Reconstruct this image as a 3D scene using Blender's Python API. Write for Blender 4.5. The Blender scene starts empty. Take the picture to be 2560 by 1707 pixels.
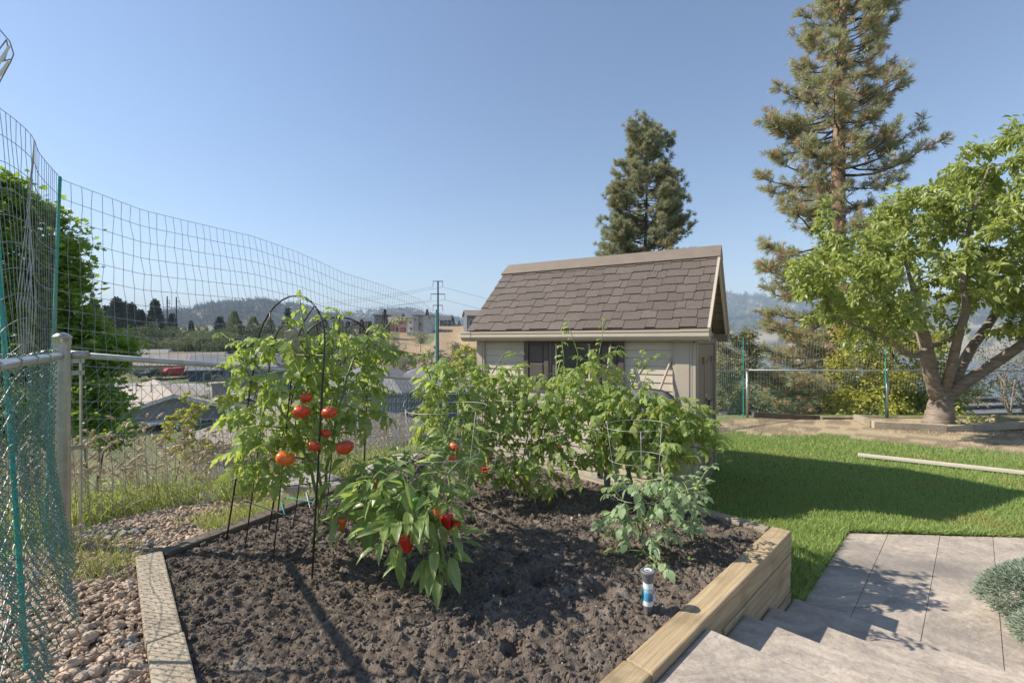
import bpy, math, random
import numpy as np
from mathutils import Vector, Matrix

random.seed(7)
rng = np.random.default_rng(11)
SC = bpy.context.scene
COL = SC.collection
E = 1.93            # eye height above the lawn
F = 1159.0          # focal length in photograph pixels
R = math.radians

# ------------------------------------------------------------ camera, sky, sun, exposure
cam_d = bpy.data.cameras.new('camera')
cam = bpy.data.objects.new('camera', cam_d)
COL.objects.link(cam)
cam.location = (0, 0, E)
cam.rotation_euler = (R(90), 0, 0)
cam_d.sensor_width = 36
cam_d.lens = 36 * F / 2560
cam_d.clip_start = 0.05
cam_d.clip_end = 60000
SC.camera = cam

SUN = Vector((-1.2, 0.1, 1.0)).normalized()          # towards the sun
world = bpy.data.worlds.new('World')
SC.world = world
world.use_nodes = True
wn = world.node_tree
for n in list(wn.nodes):
    wn.nodes.remove(n)
wo = wn.nodes.new('ShaderNodeOutputWorld')
bg = wn.nodes.new('ShaderNodeBackground')
sky = wn.nodes.new('ShaderNodeTexSky')
sky.sky_type = 'NISHITA'
sky.sun_disc = False
sky.sun_elevation = math.asin(SUN.z)
sky.sun_rotation = math.atan2(SUN.x, SUN.y)
sky.altitude = 400
sky.air_density = 1.15
sky.dust_density = 0.35
sky.ozone_density = 1.6
bg.inputs['Strength'].default_value = 0.075
tint = wn.nodes.new('ShaderNodeMixRGB'); tint.blend_type = 'MULTIPLY'; tint.inputs[0].default_value = 1; tint.inputs[2].default_value = (.97, .965, 1.0, 1)
wn.links.new(sky.outputs[0], tint.inputs[1]); wn.links.new(tint.outputs[0], bg.inputs[0])
wn.links.new(bg.outputs[0], wo.inputs[0])

sun_d = bpy.data.lights.new('sun', 'SUN')
sun_d.energy = 3.6
sun_d.angle = R(0.5)
sun_d.color = (1.0, 0.93, 0.82)
sun = bpy.data.objects.new('sun', sun_d)
COL.objects.link(sun)
sun.rotation_euler = SUN.to_track_quat('Z', 'Y').to_euler()
sun.location = SUN * 50

SC.view_settings.view_transform = 'Standard'
SC.view_settings.look = 'None'
SC.view_settings.exposure = 1.14
SC.view_settings.gamma = 1.0
SC.view_settings.use_curve_mapping = False
SC.render.engine = 'CYCLES'
SC.cycles.max_bounces = 6
SC.cycles.transparent_max_bounces = 8
SC.cycles.volume_bounces = 0

# ------------------------------------------------------------ helpers: measuring
def P(px, py, z=0.0):
    """point of the photograph on the horizontal plane z"""
    d = F * (E - z) / (py - 850.0)
    return np.array([(px - 1280) / F * d, d, z])
def Q(px, py, d):
    """point of the photograph at distance d"""
    return np.array([(px - 1280) / F * d, d, E - (py - 850.0) / F * d])

# ------------------------------------------------------------ helpers: noise
def _h(ix, iy, s):
    n = (ix.astype(np.int64) * 374761393 + iy.astype(np.int64) * 668265263 + s * 1442695041) & 0xffffffff
    n = ((n ^ (n >> 13)) * 1274126177) & 0xffffffff
    return ((n ^ (n >> 16)) & 0xffff) / 65535.0
def vn(x, y, s=0):
    x = np.asarray(x, float); y = np.asarray(y, float)
    ix = np.floor(x); iy = np.floor(y)
    fx = x - ix; fy = y - iy
    fx = fx * fx * (3 - 2 * fx); fy = fy * fy * (3 - 2 * fy)
    a = _h(ix, iy, s); b = _h(ix + 1, iy, s); c = _h(ix, iy + 1, s); d = _h(ix + 1, iy + 1, s)
    return (a * (1 - fx) + b * fx) * (1 - fy) + (c * (1 - fx) + d * fx) * fy
def fbm(x, y, o=4, s=0):
    t = 0; a = .5; n = 0
    for i in range(o):
        t = t + a * vn(np.asarray(x) * 2 ** i, np.asarray(y) * 2 ** i, s + i * 17); n += a; a *= .5
    return t / n
def sst(a, b, x):
    t = np.clip((np.asarray(x, float) - a) / (b - a), 0, 1)
    return t * t * (3 - 2 * t)

# ------------------------------------------------------------ helpers: mesh building
def unit(v):
    v = np.asarray(v, float)
    return v / max(1e-9, np.linalg.norm(v))

class MB:
    def __init__(s):
        s.v = []; s.q = []; s.t = []; s.qm = []; s.tm = []; s.c = []; s.n = 0
    def add(s, v, f, m=0, tint=0.5):
        v = np.asarray(v, float).reshape(-1, 3)
        s.v.append(v)
        s.c.append(np.broadcast_to(np.asarray(tint, float), (len(v),)))
        q = [k for k in f if len(k) == 4]; t = [k for k in f if len(k) == 3]
        if q:
            s.q.append(np.array(q) + s.n); s.qm.append(np.full(len(q), m))
        if t:
            s.t.append(np.array(t) + s.n); s.tm.append(np.full(len(t), m))
        s.n += len(v)
    def poly(s, v, m=0, tint=.5):
        n = len(v)
        s.add(v, [(0, i, i + 1) for i in range(1, n - 1)], m, tint)
    def box(s, x0, x1, y0, y1, z0, z1, m=0, tint=.5, M=None):
        v = np.array([(x, y, z) for x in (x0, x1) for y in (y0, y1) for z in (z0, z1)], float)
        if M is not None:
            v = v @ np.asarray(M)[:3, :3].T + np.asarray(M)[:3, 3] if np.asarray(M).shape == (4, 4) else v @ np.asarray(M).T
        s.add(v, [(0, 1, 3, 2), (4, 6, 7, 5), (0, 4, 5, 1), (2, 3, 7, 6), (0, 2, 6, 4), (1, 5, 7, 3)], m, tint)
    def beam(s, p0, p1, w, h, m=0, tint=.5, up=(0, 0, 1)):
        p0 = np.asarray(p0, float); p1 = np.asarray(p1, float)
        d = unit(p1 - p0); side = unit(np.cross(d, up)); u = np.cross(side, d)
        v = [p + side * a * w / 2 + u * b * h / 2 for p in (p0, p1) for a in (-1, 1) for b in (-1, 1)]
        s.add(v, [(0, 1, 3, 2), (4, 6, 7, 5), (0, 4, 5, 1), (2, 3, 7, 6), (0, 2, 6, 4), (1, 5, 7, 3)], m, tint)
    def tube(s, pts, r, n=6, m=0, tint=.5, closed=False, cap=True):
        p = np.asarray(pts, float); k = len(p)
        r = np.broadcast_to(np.asarray(r, float), (k,))
        if closed:
            tg = np.roll(p, -1, 0) - np.roll(p, 1, 0)
        else:
            tg = np.gradient(p, axis=0)
        tg /= np.maximum(1e-9, np.linalg.norm(tg, axis=1))[:, None]
        ref = np.array([0, 0, 1.0]) if abs(tg[0, 2]) < .9 else np.array([1.0, 0, 0])
        a = np.zeros_like(p); cur = unit(np.cross(tg[0], ref))
        for i in range(k):
            cur = unit(cur - tg[i] * np.dot(cur, tg[i])); a[i] = cur
        b = np.cross(tg, a)
        ang = np.arange(n) * 2 * math.pi / n
        v = p[:, None] + r[:, None, None] * (np.cos(ang)[None, :, None] * a[:, None] + np.sin(ang)[None, :, None] * b[:, None])
        f = []
        kk = k if closed else k - 1
        for i in range(kk):
            i2 = (i + 1) % k
            for j in range(n):
                j2 = (j + 1) % n
                f.append((i * n + j, i * n + j2, i2 * n + j2, i2 * n + j))
        v = v.reshape(-1, 3)
        if cap and not closed and n > 3:
            v = np.vstack([v, p[0], p[-1]])
            for j in range(n):
                j2 = (j + 1) % n
                f.append((k * n, j2, j)); f.append((k * n + 1, (k - 1) * n + j, (k - 1) * n + j2))
        s.add(v, f, m, tint)
    def lathe(s, prof, c=(0, 0, 0), n=16, m=0, tint=.5, M=None):
        ang = np.arange(n) * 2 * math.pi / n
        v = np.array([(r * math.cos(t), r * math.sin(t), z) for r, z in prof for t in ang])
        if M is not None:
            v = v @ np.asarray(M).T
        v = v + np.asarray(c)
        f = [(i * n + j, i * n + (j + 1) % n, (i + 1) * n + (j + 1) % n, (i + 1) * n + j) for i in range(len(prof) - 1) for j in range(n)]
        s.add(v, f, m, tint)
    def scatter(s, tv, tf, pos, rot, scale=1.0, m=0, tint=None):
        """many copies of a template: pos (N,3), rot (N,3,3)"""
        pos = np.asarray(pos, float); N = len(pos)
        if N == 0: return
        tv = np.asarray(tv, float); V = len(tv)
        sc = np.broadcast_to(np.asarray(scale, float), (N,))
        v = np.einsum('nij,vj->nvi', rot, tv) * sc[:, None, None] + pos[:, None]
        s.v.append(v.reshape(-1, 3))
        if tint is None: tint = rng.random(N)
        s.c.append(np.repeat(np.asarray(tint, float), V))
        off = (np.arange(N) * V + s.n)[:, None, None]
        q = [k for k in tf if len(k) == 4]; t = [k for k in tf if len(k) == 3]
        if q:
            a = (np.array(q)[None] + off).reshape(-1, 4); s.q.append(a); s.qm.append(np.full(len(a), m))
        if t:
            a = (np.array(t)[None] + off).reshape(-1, 3); s.t.append(a); s.tm.append(np.full(len(a), m))
        s.n += N * V
    def parts(s):
        """the vertices and faces as one block per size of face and material"""
        v = np.vstack(s.v); out = []
        for blocks, ms in ((s.q, s.qm), (s.t, s.tm)):
            for b_, m_ in zip(blocks, ms):
                u = np.unique(b_); mp_ = {int(k): i for i, k in enumerate(u)}
                out.append((v[u], [tuple(mp_[int(k)] for k in f) for f in b_], int(m_[0])))
        return out
    def mesh(s, name, mats, off=(0, 0, 0), smooth=False):
        me = bpy.data.meshes.new(name)
        if s.n == 0: return me
        v = np.vstack(s.v) - np.asarray(off, float)
        Q_ = np.vstack(s.q) if s.q else np.zeros((0, 4), int)
        T_ = np.vstack(s.t) if s.t else np.zeros((0, 3), int)
        me.vertices.add(len(v)); me.vertices.foreach_set('co', v.astype(np.float32).ravel())
        nl = Q_.size + T_.size
        me.loops.add(nl)
        me.loops.foreach_set('vertex_index', np.concatenate([Q_.ravel(), T_.ravel()]).astype(np.int32))
        npoly = len(Q_) + len(T_)
        me.polygons.add(npoly)
        st = np.concatenate([np.arange(len(Q_)) * 4, Q_.size + np.arange(len(T_)) * 3])
        me.polygons.foreach_set('loop_start', st.astype(np.int32))
        mi = np.concatenate([np.concatenate(s.qm) if s.qm else np.zeros(0), np.concatenate(s.tm) if s.tm else np.zeros(0)])
        me.polygons.foreach_set('material_index', mi.astype(np.int32))
        me.polygons.foreach_set('use_smooth', np.full(npoly, bool(smooth)))
        at = me.attributes.new('tint', 'FLOAT', 'POINT')
        at.data.foreach_set('value', np.concatenate(s.c).astype(np.float32))
        for m in (mats if isinstance(mats, (list, tuple)) else [mats]):
            me.materials.append(m)
        me.update(calc_edges=True)
        return me
    def build(s, name, mats, parent=None, smooth=False, bevel=0, kind=None, local=False, label=None):
        off = (0, 0, 0)
        if parent is not None and not local:
            off = parent.get('_w', (0, 0, 0)) if parent.type == 'EMPTY' else ROOTOFF.get(parent.name, (0, 0, 0))
        me = s.mesh(name, mats, off, smooth)
        o = bpy.data.objects.new(name, me)
        COL.objects.link(o)
        if parent is not None:
            o.parent = parent
            ROOTOFF[o.name] = tuple(off)
        if bevel:
            b = o.modifiers.new('bevel', 'BEVEL'); b.width = bevel; b.segments = 2; b.limit_method = 'ANGLE'
        if kind: o['kind'] = kind
        if label: o['label'] = label
        return o
ROOTOFF = {}
ROOTS = []

def thing(name, label, cat, loc=(0, 0, 0), rotz=0, group=None):
    o = bpy.data.objects.new(name, None); COL.objects.link(o)
    loc = tuple(float(a) for a in loc)
    o.location = loc; o.rotation_euler = (0, 0, rotz)
    o.empty_display_size = .2
    o['label'] = label; o['category'] = cat
    if group: o['group'] = group
    o['_w'] = loc
    ROOTS.append(o)
    return o
def tag(o, label, cat, group=None):
    o['label'] = label; o['category'] = cat
    if group: o['group'] = group
    return o
def inst(name, me, parent, loc, rot3=None, sc=1.0):
    """one more part with shared mesh; loc in world coordinates, rot3 3x3"""
    o = bpy.data.objects.new(name, me); COL.objects.link(o)
    o.parent = parent
    w = np.asarray(parent.get('_w', (0, 0, 0)) if parent.type == 'EMPTY' else ROOTOFF.get(parent.name, (0, 0, 0)))
    M = np.eye(4)
    if rot3 is not None: M[:3, :3] = np.asarray(rot3) * sc
    else: M[:3, :3] *= sc
    M[:3, 3] = np.asarray(loc) - w
    o.matrix_local = Matrix(M.tolist())
    return o

def basis(d, up=None, roll=0.0):
    """columns x=d, y, z (z close to up)"""
    d = unit(d)
    up = np.array([0, 0, 1.0]) if up is None else np.asarray(up, float)
    if abs(np.dot(d, unit(up))) > .98: up = np.array([1.0, 0.1, 0])
    y = unit(np.cross(up, d)); z = np.cross(d, y)
    c, s = math.cos(roll), math.sin(roll)
    return np.stack([d, y * c + z * s, z * c - y * s], 1)
def basisN(d, roll):
    d = d / np.maximum(1e-9, np.linalg.norm(d, axis=1))[:, None]
    up = np.tile([0, 0, 1.0], (len(d), 1)); up[np.abs(d[:, 2]) > .97] = (1, .1, 0)
    y = np.cross(up, d); y /= np.linalg.norm(y, axis=1)[:, None]
    z = np.cross(d, y)
    c = np.cos(roll)[:, None]; s = np.sin(roll)[:, None]
    return np.stack([d, y * c + z * s, z * c - y * s], 2)

# ------------------------------------------------------------ materials
def rgb(c): return (c[0], c[1], c[2], 1)
def newmat(name):
    m = bpy.data.materials.new(name); m.use_nodes = True
    nt = m.node_tree
    for n in list(nt.nodes): nt.nodes.remove(n)
    return m, nt, nt.nodes, nt.links
def mat(name, c1, c2=None, rough=.7, scale=8, det=4, metal=0, bump=0, bscale=None, spec=.5, stretch=(1, 1, 1), c3=None, c3amt=.55, rand=0, coord='Object', coat=0, trn=0):
    m, nt, N, L = newmat(name)
    out = N.new('ShaderNodeOutputMaterial'); b = N.new('ShaderNodeBsdfPrincipled')
    L.new(b.outputs[0], out.inputs[0])
    b.inputs['Roughness'].default_value = rough; b.inputs['Metallic'].default_value = metal
    b.inputs['Specular IOR Level'].default_value = spec
    b.inputs['Coat Weight'].default_value = coat
    tc = N.new('ShaderNodeTexCoord'); mp = N.new('ShaderNodeMapping'); mp.inputs['Scale'].default_value = stretch
    L.new(tc.outputs[coord], mp.inputs[0])
    nz = N.new('ShaderNodeTexNoise'); nz.inputs['Scale'].default_value = scale; nz.inputs['Detail'].default_value = det
    nz.inputs['Roughness'].default_value = .6
    if name == 'stamped_concrete': nz.inputs['Distortion'].default_value = 1.6; nz.inputs['Roughness'].default_value = .72
    L.new(mp.outputs[0], nz.inputs['Vector'])
    cr = N.new('ShaderNodeValToRGB'); cr.color_ramp.elements[0].position = .33; cr.color_ramp.elements[1].position = .67
    cr.color_ramp.elements[0].color = rgb(c1); cr.color_ramp.elements[1].color = rgb(c2 or c1)
    L.new(nz.outputs[0], cr.inputs[0]); col = cr.outputs[0]
    if c3:
        n2 = N.new('ShaderNodeTexNoise'); n2.inputs['Scale'].default_value = scale * .23; n2.inputs['Detail'].default_value = 5
        L.new(mp.outputs[0], n2.inputs['Vector'])
        r2 = N.new('ShaderNodeValToRGB'); r2.color_ramp.elements[0].position = c3amt; r2.color_ramp.elements[1].position = min(1, c3amt + .12)
        L.new(n2.outputs[0], r2.inputs[0])
        mx = N.new('ShaderNodeMixRGB'); mx.inputs[2].default_value = rgb(c3)
        L.new(r2.outputs[0], mx.inputs[0]); L.new(col, mx.inputs[1]); col = mx.outputs[0]
    if rand:
        oi = N.new('ShaderNodeObjectInfo'); at = N.new('ShaderNodeAttribute'); at.attribute_name = 'tint'
        ad = N.new('ShaderNodeMath'); ad.operation = 'ADD'
        L.new(oi.outputs['Random'], ad.inputs[0]); L.new(at.outputs['Fac'], ad.inputs[1])
        mr = N.new('ShaderNodeMapRange'); mr.inputs['From Min'].default_value = .1; mr.inputs['From Max'].default_value = 1.9
        mr.inputs['To Min'].default_value = 1 - rand; mr.inputs['To Max'].default_value = 1 + rand
        L.new(ad.outputs[0], mr.inputs[0])
        hs = N.new('ShaderNodeHueSaturation'); L.new(mr.outputs[0], hs.inputs['Value']); L.new(col, hs.inputs['Color']); col = hs.outputs[0]
    L.new(col, b.inputs['Base Color'])
    if bump:
        bp = N.new('ShaderNodeBump'); bp.inputs['Strength'].default_value = 1; bp.inputs['Distance'].default_value = bump
        n3 = N.new('ShaderNodeTexNoise'); n3.inputs['Scale'].default_value = bscale or scale * 3; n3.inputs['Detail'].default_value = 4
        L.new(mp.outputs[0], n3.inputs['Vector']); L.new(n3.outputs[0], bp.inputs['Height']); L.new(bp.outputs[0], b.inputs['Normal'])
    return m
def leafmat(name, c1, c2, tr, trans=.35, rough=.45, spec=.4, c3=None, c3at=.93):
    m, nt, N, L = newmat(name)
    out = N.new('ShaderNodeOutputMaterial'); b = N.new('ShaderNodeBsdfPrincipled')
    b.inputs['Roughness'].default_value = rough; b.inputs['Specular IOR Level'].default_value = spec
    oi = N.new('ShaderNodeObjectInfo'); at = N.new('ShaderNodeAttribute'); at.attribute_name = 'tint'
    ad = N.new('ShaderNodeMath'); ad.operation = 'ADD'; L.new(oi.outputs['Random'], ad.inputs[0]); L.new(at.outputs['Fac'], ad.inputs[1])
    fr = N.new('ShaderNodeMath'); fr.operation = 'FRACT'; L.new(ad.outputs[0], fr.inputs[0])
    cr = N.new('ShaderNodeValToRGB'); el = cr.color_ramp.elements
    el[0].color = rgb(c1); el[1].color = rgb(c2); el[1].position = .9 if c3 else 1
    if c3:
        e = cr.color_ramp.elements.new(c3at); e.color = rgb(c3)
    L.new(fr.outputs[0], cr.inputs[0])
    tc = N.new('ShaderNodeTexCoord'); nz = N.new('ShaderNodeTexNoise'); nz.inputs['Scale'].default_value = 30
    L.new(tc.outputs['Object'], nz.inputs['Vector'])
    mr = N.new('ShaderNodeMapRange'); mr.inputs['To Min'].default_value = .75; mr.inputs['To Max'].default_value = 1.25
    L.new(nz.outputs[0], mr.inputs[0])
    hs = N.new('ShaderNodeHueSaturation'); L.new(mr.outputs[0], hs.inputs['Value']); L.new(cr.outputs[0], hs.inputs['Color'])
    L.new(hs.outputs[0], b.inputs['Base Color'])
    t = N.new('ShaderNodeBsdfTranslucent')
    mt = N.new('ShaderNodeMixRGB'); mt.blend_type = 'MIX'; mt.inputs[0].default_value = .65; mt.inputs[2].default_value = rgb(tr)
    L.new(hs.outputs[0], mt.inputs[1]); L.new(mt.outputs[0], t.inputs[0])
    mx = N.new('ShaderNodeMixShader'); mx.inputs[0].default_value = trans
    L.new(b.outputs[0], mx.inputs[1]); L.new(t.outputs[0], mx.inputs[2]); L.new(mx.outputs[0], out.inputs[0])
    return m

def woodmat(name, c1, c2, dark, ang_):
    m, nt, N, L = newmat(name)
    out = N.new('ShaderNodeOutputMaterial'); b = N.new('ShaderNodeBsdfPrincipled'); L.new(b.outputs[0], out.inputs[0])
    b.inputs['Roughness'].default_value = .88; b.inputs['Specular IOR Level'].default_value = .25
    tc = N.new('ShaderNodeTexCoord'); m1 = N.new('ShaderNodeMapping'); m1.inputs['Rotation'].default_value = (0, 0, R(-ang_)); m2 = N.new('ShaderNodeMapping'); m2.inputs['Scale'].default_value = (1.6, 28, 28)
    L.new(tc.outputs['Object'], m1.inputs[0]); L.new(m1.outputs[0], m2.inputs[0])
    oi = N.new('ShaderNodeAttribute'); oi.attribute_name = 'tint'; va = N.new('ShaderNodeVectorMath'); va.operation = 'ADD'; ml = N.new('ShaderNodeMath'); ml.operation = 'MULTIPLY'; ml.inputs[1].default_value = 40
    L.new(oi.outputs['Fac'], ml.inputs[0]); L.new(m2.outputs[0], va.inputs[0]); L.new(ml.outputs[0], va.inputs[1])
    n1 = N.new('ShaderNodeTexNoise'); n1.inputs['Scale'].default_value = 1.3; n1.inputs['Detail'].default_value = 6; n1.inputs['Roughness'].default_value = .65; n1.inputs['Distortion'].default_value = .6; L.new(va.outputs[0], n1.inputs['Vector'])
    r1 = N.new('ShaderNodeValToRGB'); e = r1.color_ramp.elements; e[0].position = .3; e[1].position = .68; e[0].color = rgb(c1); e[1].color = rgb(c2); L.new(n1.outputs[0], r1.inputs[0])
    k_ = r1.color_ramp.elements.new(.22); k_.color = rgb(dark)
    n2 = N.new('ShaderNodeTexNoise'); n2.inputs['Scale'].default_value = 3.2; n2.inputs['Detail'].default_value = 5; L.new(tc.outputs['Object'], n2.inputs['Vector'])
    r2 = N.new('ShaderNodeValToRGB'); r2.color_ramp.elements[0].position = .52; r2.color_ramp.elements[1].position = .72; r2.color_ramp.elements[1].color = (.6, .6, .6, 1); L.new(n2.outputs[0], r2.inputs[0])
    mx = N.new('ShaderNodeMixRGB'); mx.inputs[2].default_value = rgb([a * .62 for a in c1]); L.new(r2.outputs[0], mx.inputs[0]); L.new(r1.outputs[0], mx.inputs[1])
    mr = N.new('ShaderNodeMapRange'); mr.inputs['To Min'].default_value = .85; mr.inputs['To Max'].default_value = 1.15; L.new(oi.outputs['Fac'], mr.inputs[0])
    hs = N.new('ShaderNodeHueSaturation'); L.new(mx.outputs[0], hs.inputs['Color']); L.new(mr.outputs[0], hs.inputs['Value']); L.new(hs.outputs[0], b.inputs['Base Color'])
    bp = N.new('ShaderNodeBump'); bp.inputs['Distance'].default_value = .006; L.new(n1.outputs[0], bp.inputs['Height']); L.new(bp.outputs[0], b.inputs['Normal'])
    return m

M = {}
M['soil'] = mat('soil', (.092, .071, .056), (.185, .148, .119), rough=.95, scale=26, det=7, bump=.010, bscale=90, spec=.2, c3=(.215, .178, .145), c3amt=.55)
M['clod'] = mat('soil_clod', (.10, .077, .06), (.21, .17, .138), rough=.95, scale=60, bump=.004, bscale=150, spec=.2, rand=.35)
M['timber'] = woodmat('weathered_timber', (.31, .22, .125), (.53, .41, .25), (.15, .11, .07), 45)
M['timber_grey'] = woodmat('grey_timber', (.29, .235, .17), (.46, .39, .295), (.13, .10, .075), -47)
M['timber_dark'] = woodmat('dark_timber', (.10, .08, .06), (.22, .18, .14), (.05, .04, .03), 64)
M['stone_step'] = mat('stamped_concrete', (.27, .225, .185), (.56, .475, .39), rough=.85, scale=1.9, det=14, stretch=(1, 1.8, 1), bump=.014, bscale=16, c3=(.23, .20, .175), c3amt=.55, rand=.07)
M['gravel'] = mat('gravel', (.43, .31, .22), (.58, .44, .32), rough=.85, scale=18, c3=(.33, .31, .28), c3amt=.55, rand=.35)
M['boulder'] = mat('pale_boulder', (.38, .34, .29), (.52, .47, .41), rough=.9, scale=6, bump=.02, bscale=14, c3=(.24, .21, .18))
M['galv'] = mat('galvanised_steel', (.42, .41, .39), (.55, .54, .52), rough=.38, metal=.75, scale=20)
M['rail'] = mat('galvanised_rail', (.45, .44, .42), (.6, .59, .57), rough=.32, metal=.8, scale=14)
M['vinyl'] = mat('green_vinyl_wire', (.03, .11, .095), (.06, .18, .155), rough=.28, scale=20, spec=.7, coat=.3)
M['wire'] = mat('welded_wire', (.20, .21, .215), (.34, .34, .34), rough=.5, metal=.3, scale=20)
M['stake'] = mat('teal_stake', (.02, .30, .235), (.04, .38, .30), rough=.5, scale=30, bump=.003, bscale=200)
M['blackwire'] = mat('black_steel', (.03, .028, .026), (.07, .055, .045), rough=.45, metal=.3, scale=12)
M['cagewire'] = mat('zinc_wire', (.36, .35, .33), (.46, .45, .43), rough=.5, metal=.3, scale=12)
M['shed_wall'] = mat('beige_resin', (.58, .495, .385), (.64, .55, .43), rough=.65, scale=2.2, det=8, bump=.0015, bscale=60, stretch=(1, 1, 2), c3=(.50, .42, .325), c3amt=.58, rand=.05)
M['shed_trim'] = mat('tan_resin', (.48, .40, .305), (.51, .43, .33), rough=.6, scale=4, bump=.001, bscale=80)
M['shed_brown'] = mat('brown_resin', (.095, .074, .06), (.12, .094, .077), rough=.55, scale=5, bump=.001, bscale=70)
M['shed_door'] = mat('taupe_resin', (.255, .19, .135), (.285, .215, .155), rough=.6, scale=5, bump=.001, bscale=60)
M['shingle'] = mat('brown_shingle', (.100, .077, .062), (.142, .113, .092), rough=.75, scale=40, det=5, bump=.003, bscale=120, stretch=(1, 1, 1), rand=.13)
M['ridge'] = mat('ridge_cap', (.185, .145, .11), (.215, .17, .13), rough=.65, scale=6)
M['glass'] = mat('window_glass', (.03, .035, .035), (.05, .055, .055), rough=.08, scale=3, spec=.9)
M['woodhandle'] = mat('worn_wood_handle', (.36, .29, .22), (.47, .40, .32), rough=.75, scale=14, stretch=(1, 1, .2))
M['blackplastic'] = mat('black_plastic', (.03, .032, .035), (.05, .052, .055), rough=.45, scale=8)
M['greyplastic'] = mat('grey_plastic', (.13, .13, .14), (.18, .18, .19), rough=.5, scale=8)
M['leaf_tom'] = leafmat('tomato_leaf', (.19, .27, .085), (.40, .48, .17), (.60, .72, .10), .50, .5, .35, (.24, .26, .06))
M['leaf_tom2'] = leafmat('small_tomato_leaf', (.24, .34, .18), (.40, .50, .28), (.5, .62, .2), .45, .5, .4)
M['leaf_pep'] = leafmat('pepper_leaf', (.19, .27, .09), (.38, .46, .17), (.52, .70, .13), .45, .38, .5, (.20, .30, .06))
M['stem_green'] = mat('green_stem', (.17, .25, .07), (.26, .32, .11), rough=.6, scale=12)
M['leaf_cherry'] = leafmat('cherry_leaf', (.22, .28, .085), (.42, .47, .16), (.60, .66, .12), .45, .4, .5)
M['leaf_maple'] = leafmat('maple_leaf', (.09, .17, .035), (.22, .33, .06), (.42, .58, .04), .48, .45, .4)
M['leaf_yellow'] = leafmat('yellow_green_leaf', (.32, .36, .07), (.52, .50, .10), (.7, .66, .1), .4, .5, .3)
M['leaf_olive'] = leafmat('olive_leaf', (.19, .21, .10), (.36, .36, .19), (.35, .36, .14), .3, .55, .3, (.30, .20, .1))
M['leaf_dry'] = leafmat('dry_leaf', (.28, .20, .13), (.40, .30, .2), (.4, .3, .15), .3, .7, .1)
M['leaf_silver'] = leafmat('silver_leaf', (.24, .30, .22), (.36, .41, .31), (.4, .45, .3), .2, .6, .3)
M['grass'] = leafmat('lawn_grass', (.22, .33, .09), (.42, .49, .18), (.48, .62, .12), .45, .5, .3)
M['weed'] = leafmat('weed_grass', (.25, .36, .08), (.45, .52, .17), (.55, .62, .14), .4, .5, .3, (.46, .36, .18), .85)
M['seed'] = leafmat('seed_head', (.55, .43, .28), (.70, .58, .42), (.5, .4, .25), .3, .8, .1)
M['straw'] = leafmat('dry_grass', (.46, .37, .22), (.62, .53, .35), (.5, .4, .2), .25, .8, .1)
M['bark_cherry'] = mat('cherry_bark', (.15, .115, .085), (.29, .23, .18), rough=.75, scale=7, stretch=(1, 1, 4), bump=.008, bscale=9, c3=(.16, .125, .10))
M['bark_pine'] = mat('pine_bark', (.17, .105, .07), (.40, .26, .175), rough=.95, scale=8, stretch=(1, 1, .35), bump=.05, bscale=9, c3=(.07, .05, .04))
M['bark_dark'] = mat('dark_bark', (.07, .055, .045), (.13, .105, .085), rough=.95, scale=8, stretch=(1, 1, .3))
M['twig_pale'] = mat('pale_twig', (.34, .26, .2), (.45, .36, .29), rough=.9, scale=9)
M['needle'] = leafmat('pine_needle', (.27, .30, .15), (.48, .47, .27), (.5, .5, .25), .42, .5, .4)
M['needle_dk'] = leafmat('dark_pine_needle', (.24, .27, .16), (.44, .44, .28), (.38, .38, .16), .38, .5, .4)
M['needle_br'] = leafmat('brown_needle', (.48, .31, .17), (.62, .44, .27), (.5, .36, .2), .3, .6, .2)
M['farleaf'] = leafmat('far_foliage', (.07, .10, .05), (.15, .18, .09), (.2, .24, .08), .25, .7, .2)
M['farleaf2'] = leafmat('far_pale_foliage', (.14, .17, .085), (.25, .27, .14), (.24, .27, .1), .25, .7, .2)
M['farcon'] = leafmat('far_conifer', (.045, .065, .045), (.10, .12, .075), (.09, .12, .05), .15, .7, .2)
M['far_bush'] = leafmat('far_bush', (.17, .19, .06), (.30, .30, .10), (.35, .35, .1), .3, .7, .2)

def fruitmat(name, c1, c2):
    return mat(name, c1, c2, rough=.28, scale=5, det=3, spec=.5, coat=.15)
M['tom_red'] = fruitmat('ripe_tomato', (.52, .03, .012), (.64, .095, .015))
M['tom_orange'] = fruitmat('orange_tomato', (.70, .10, .01), (.75, .22, .02))
M['tom_green'] = fruitmat('green_tomato', (.22, .34, .05), (.32, .44, .09))
M['pep_red'] = fruitmat('red_pepper', (.42, .008, .006), (.52, .02, .01))
M['pep_green'] = fruitmat('green_pepper', (.06, .19, .015), (.12, .28, .03))
M['flower'] = mat('yellow_flower', (.75, .55, .05), (.85, .65, .1), rough=.6)
M['twine'] = mat('teal_twine', (.05, .33, .27), (.10, .42, .35), rough=.8, scale=60, bump=.002, bscale=300)
M['white'] = mat('white_plastic', (.72, .71, .68), (.78, .77, .74), rough=.5, scale=6)
M['whitewash'] = mat('ridged_pipe', (.60, .53, .44), (.68, .60, .51), rough=.6, scale=6)
M['bluelabel'] = mat('blue_label', (.06, .28, .5), (.12, .38, .6), rough=.4, scale=30)
M['pole_dark'] = mat('utility_pole', (.05, .05, .055), (.08, .08, .085), rough=.7, scale=3)
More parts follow.
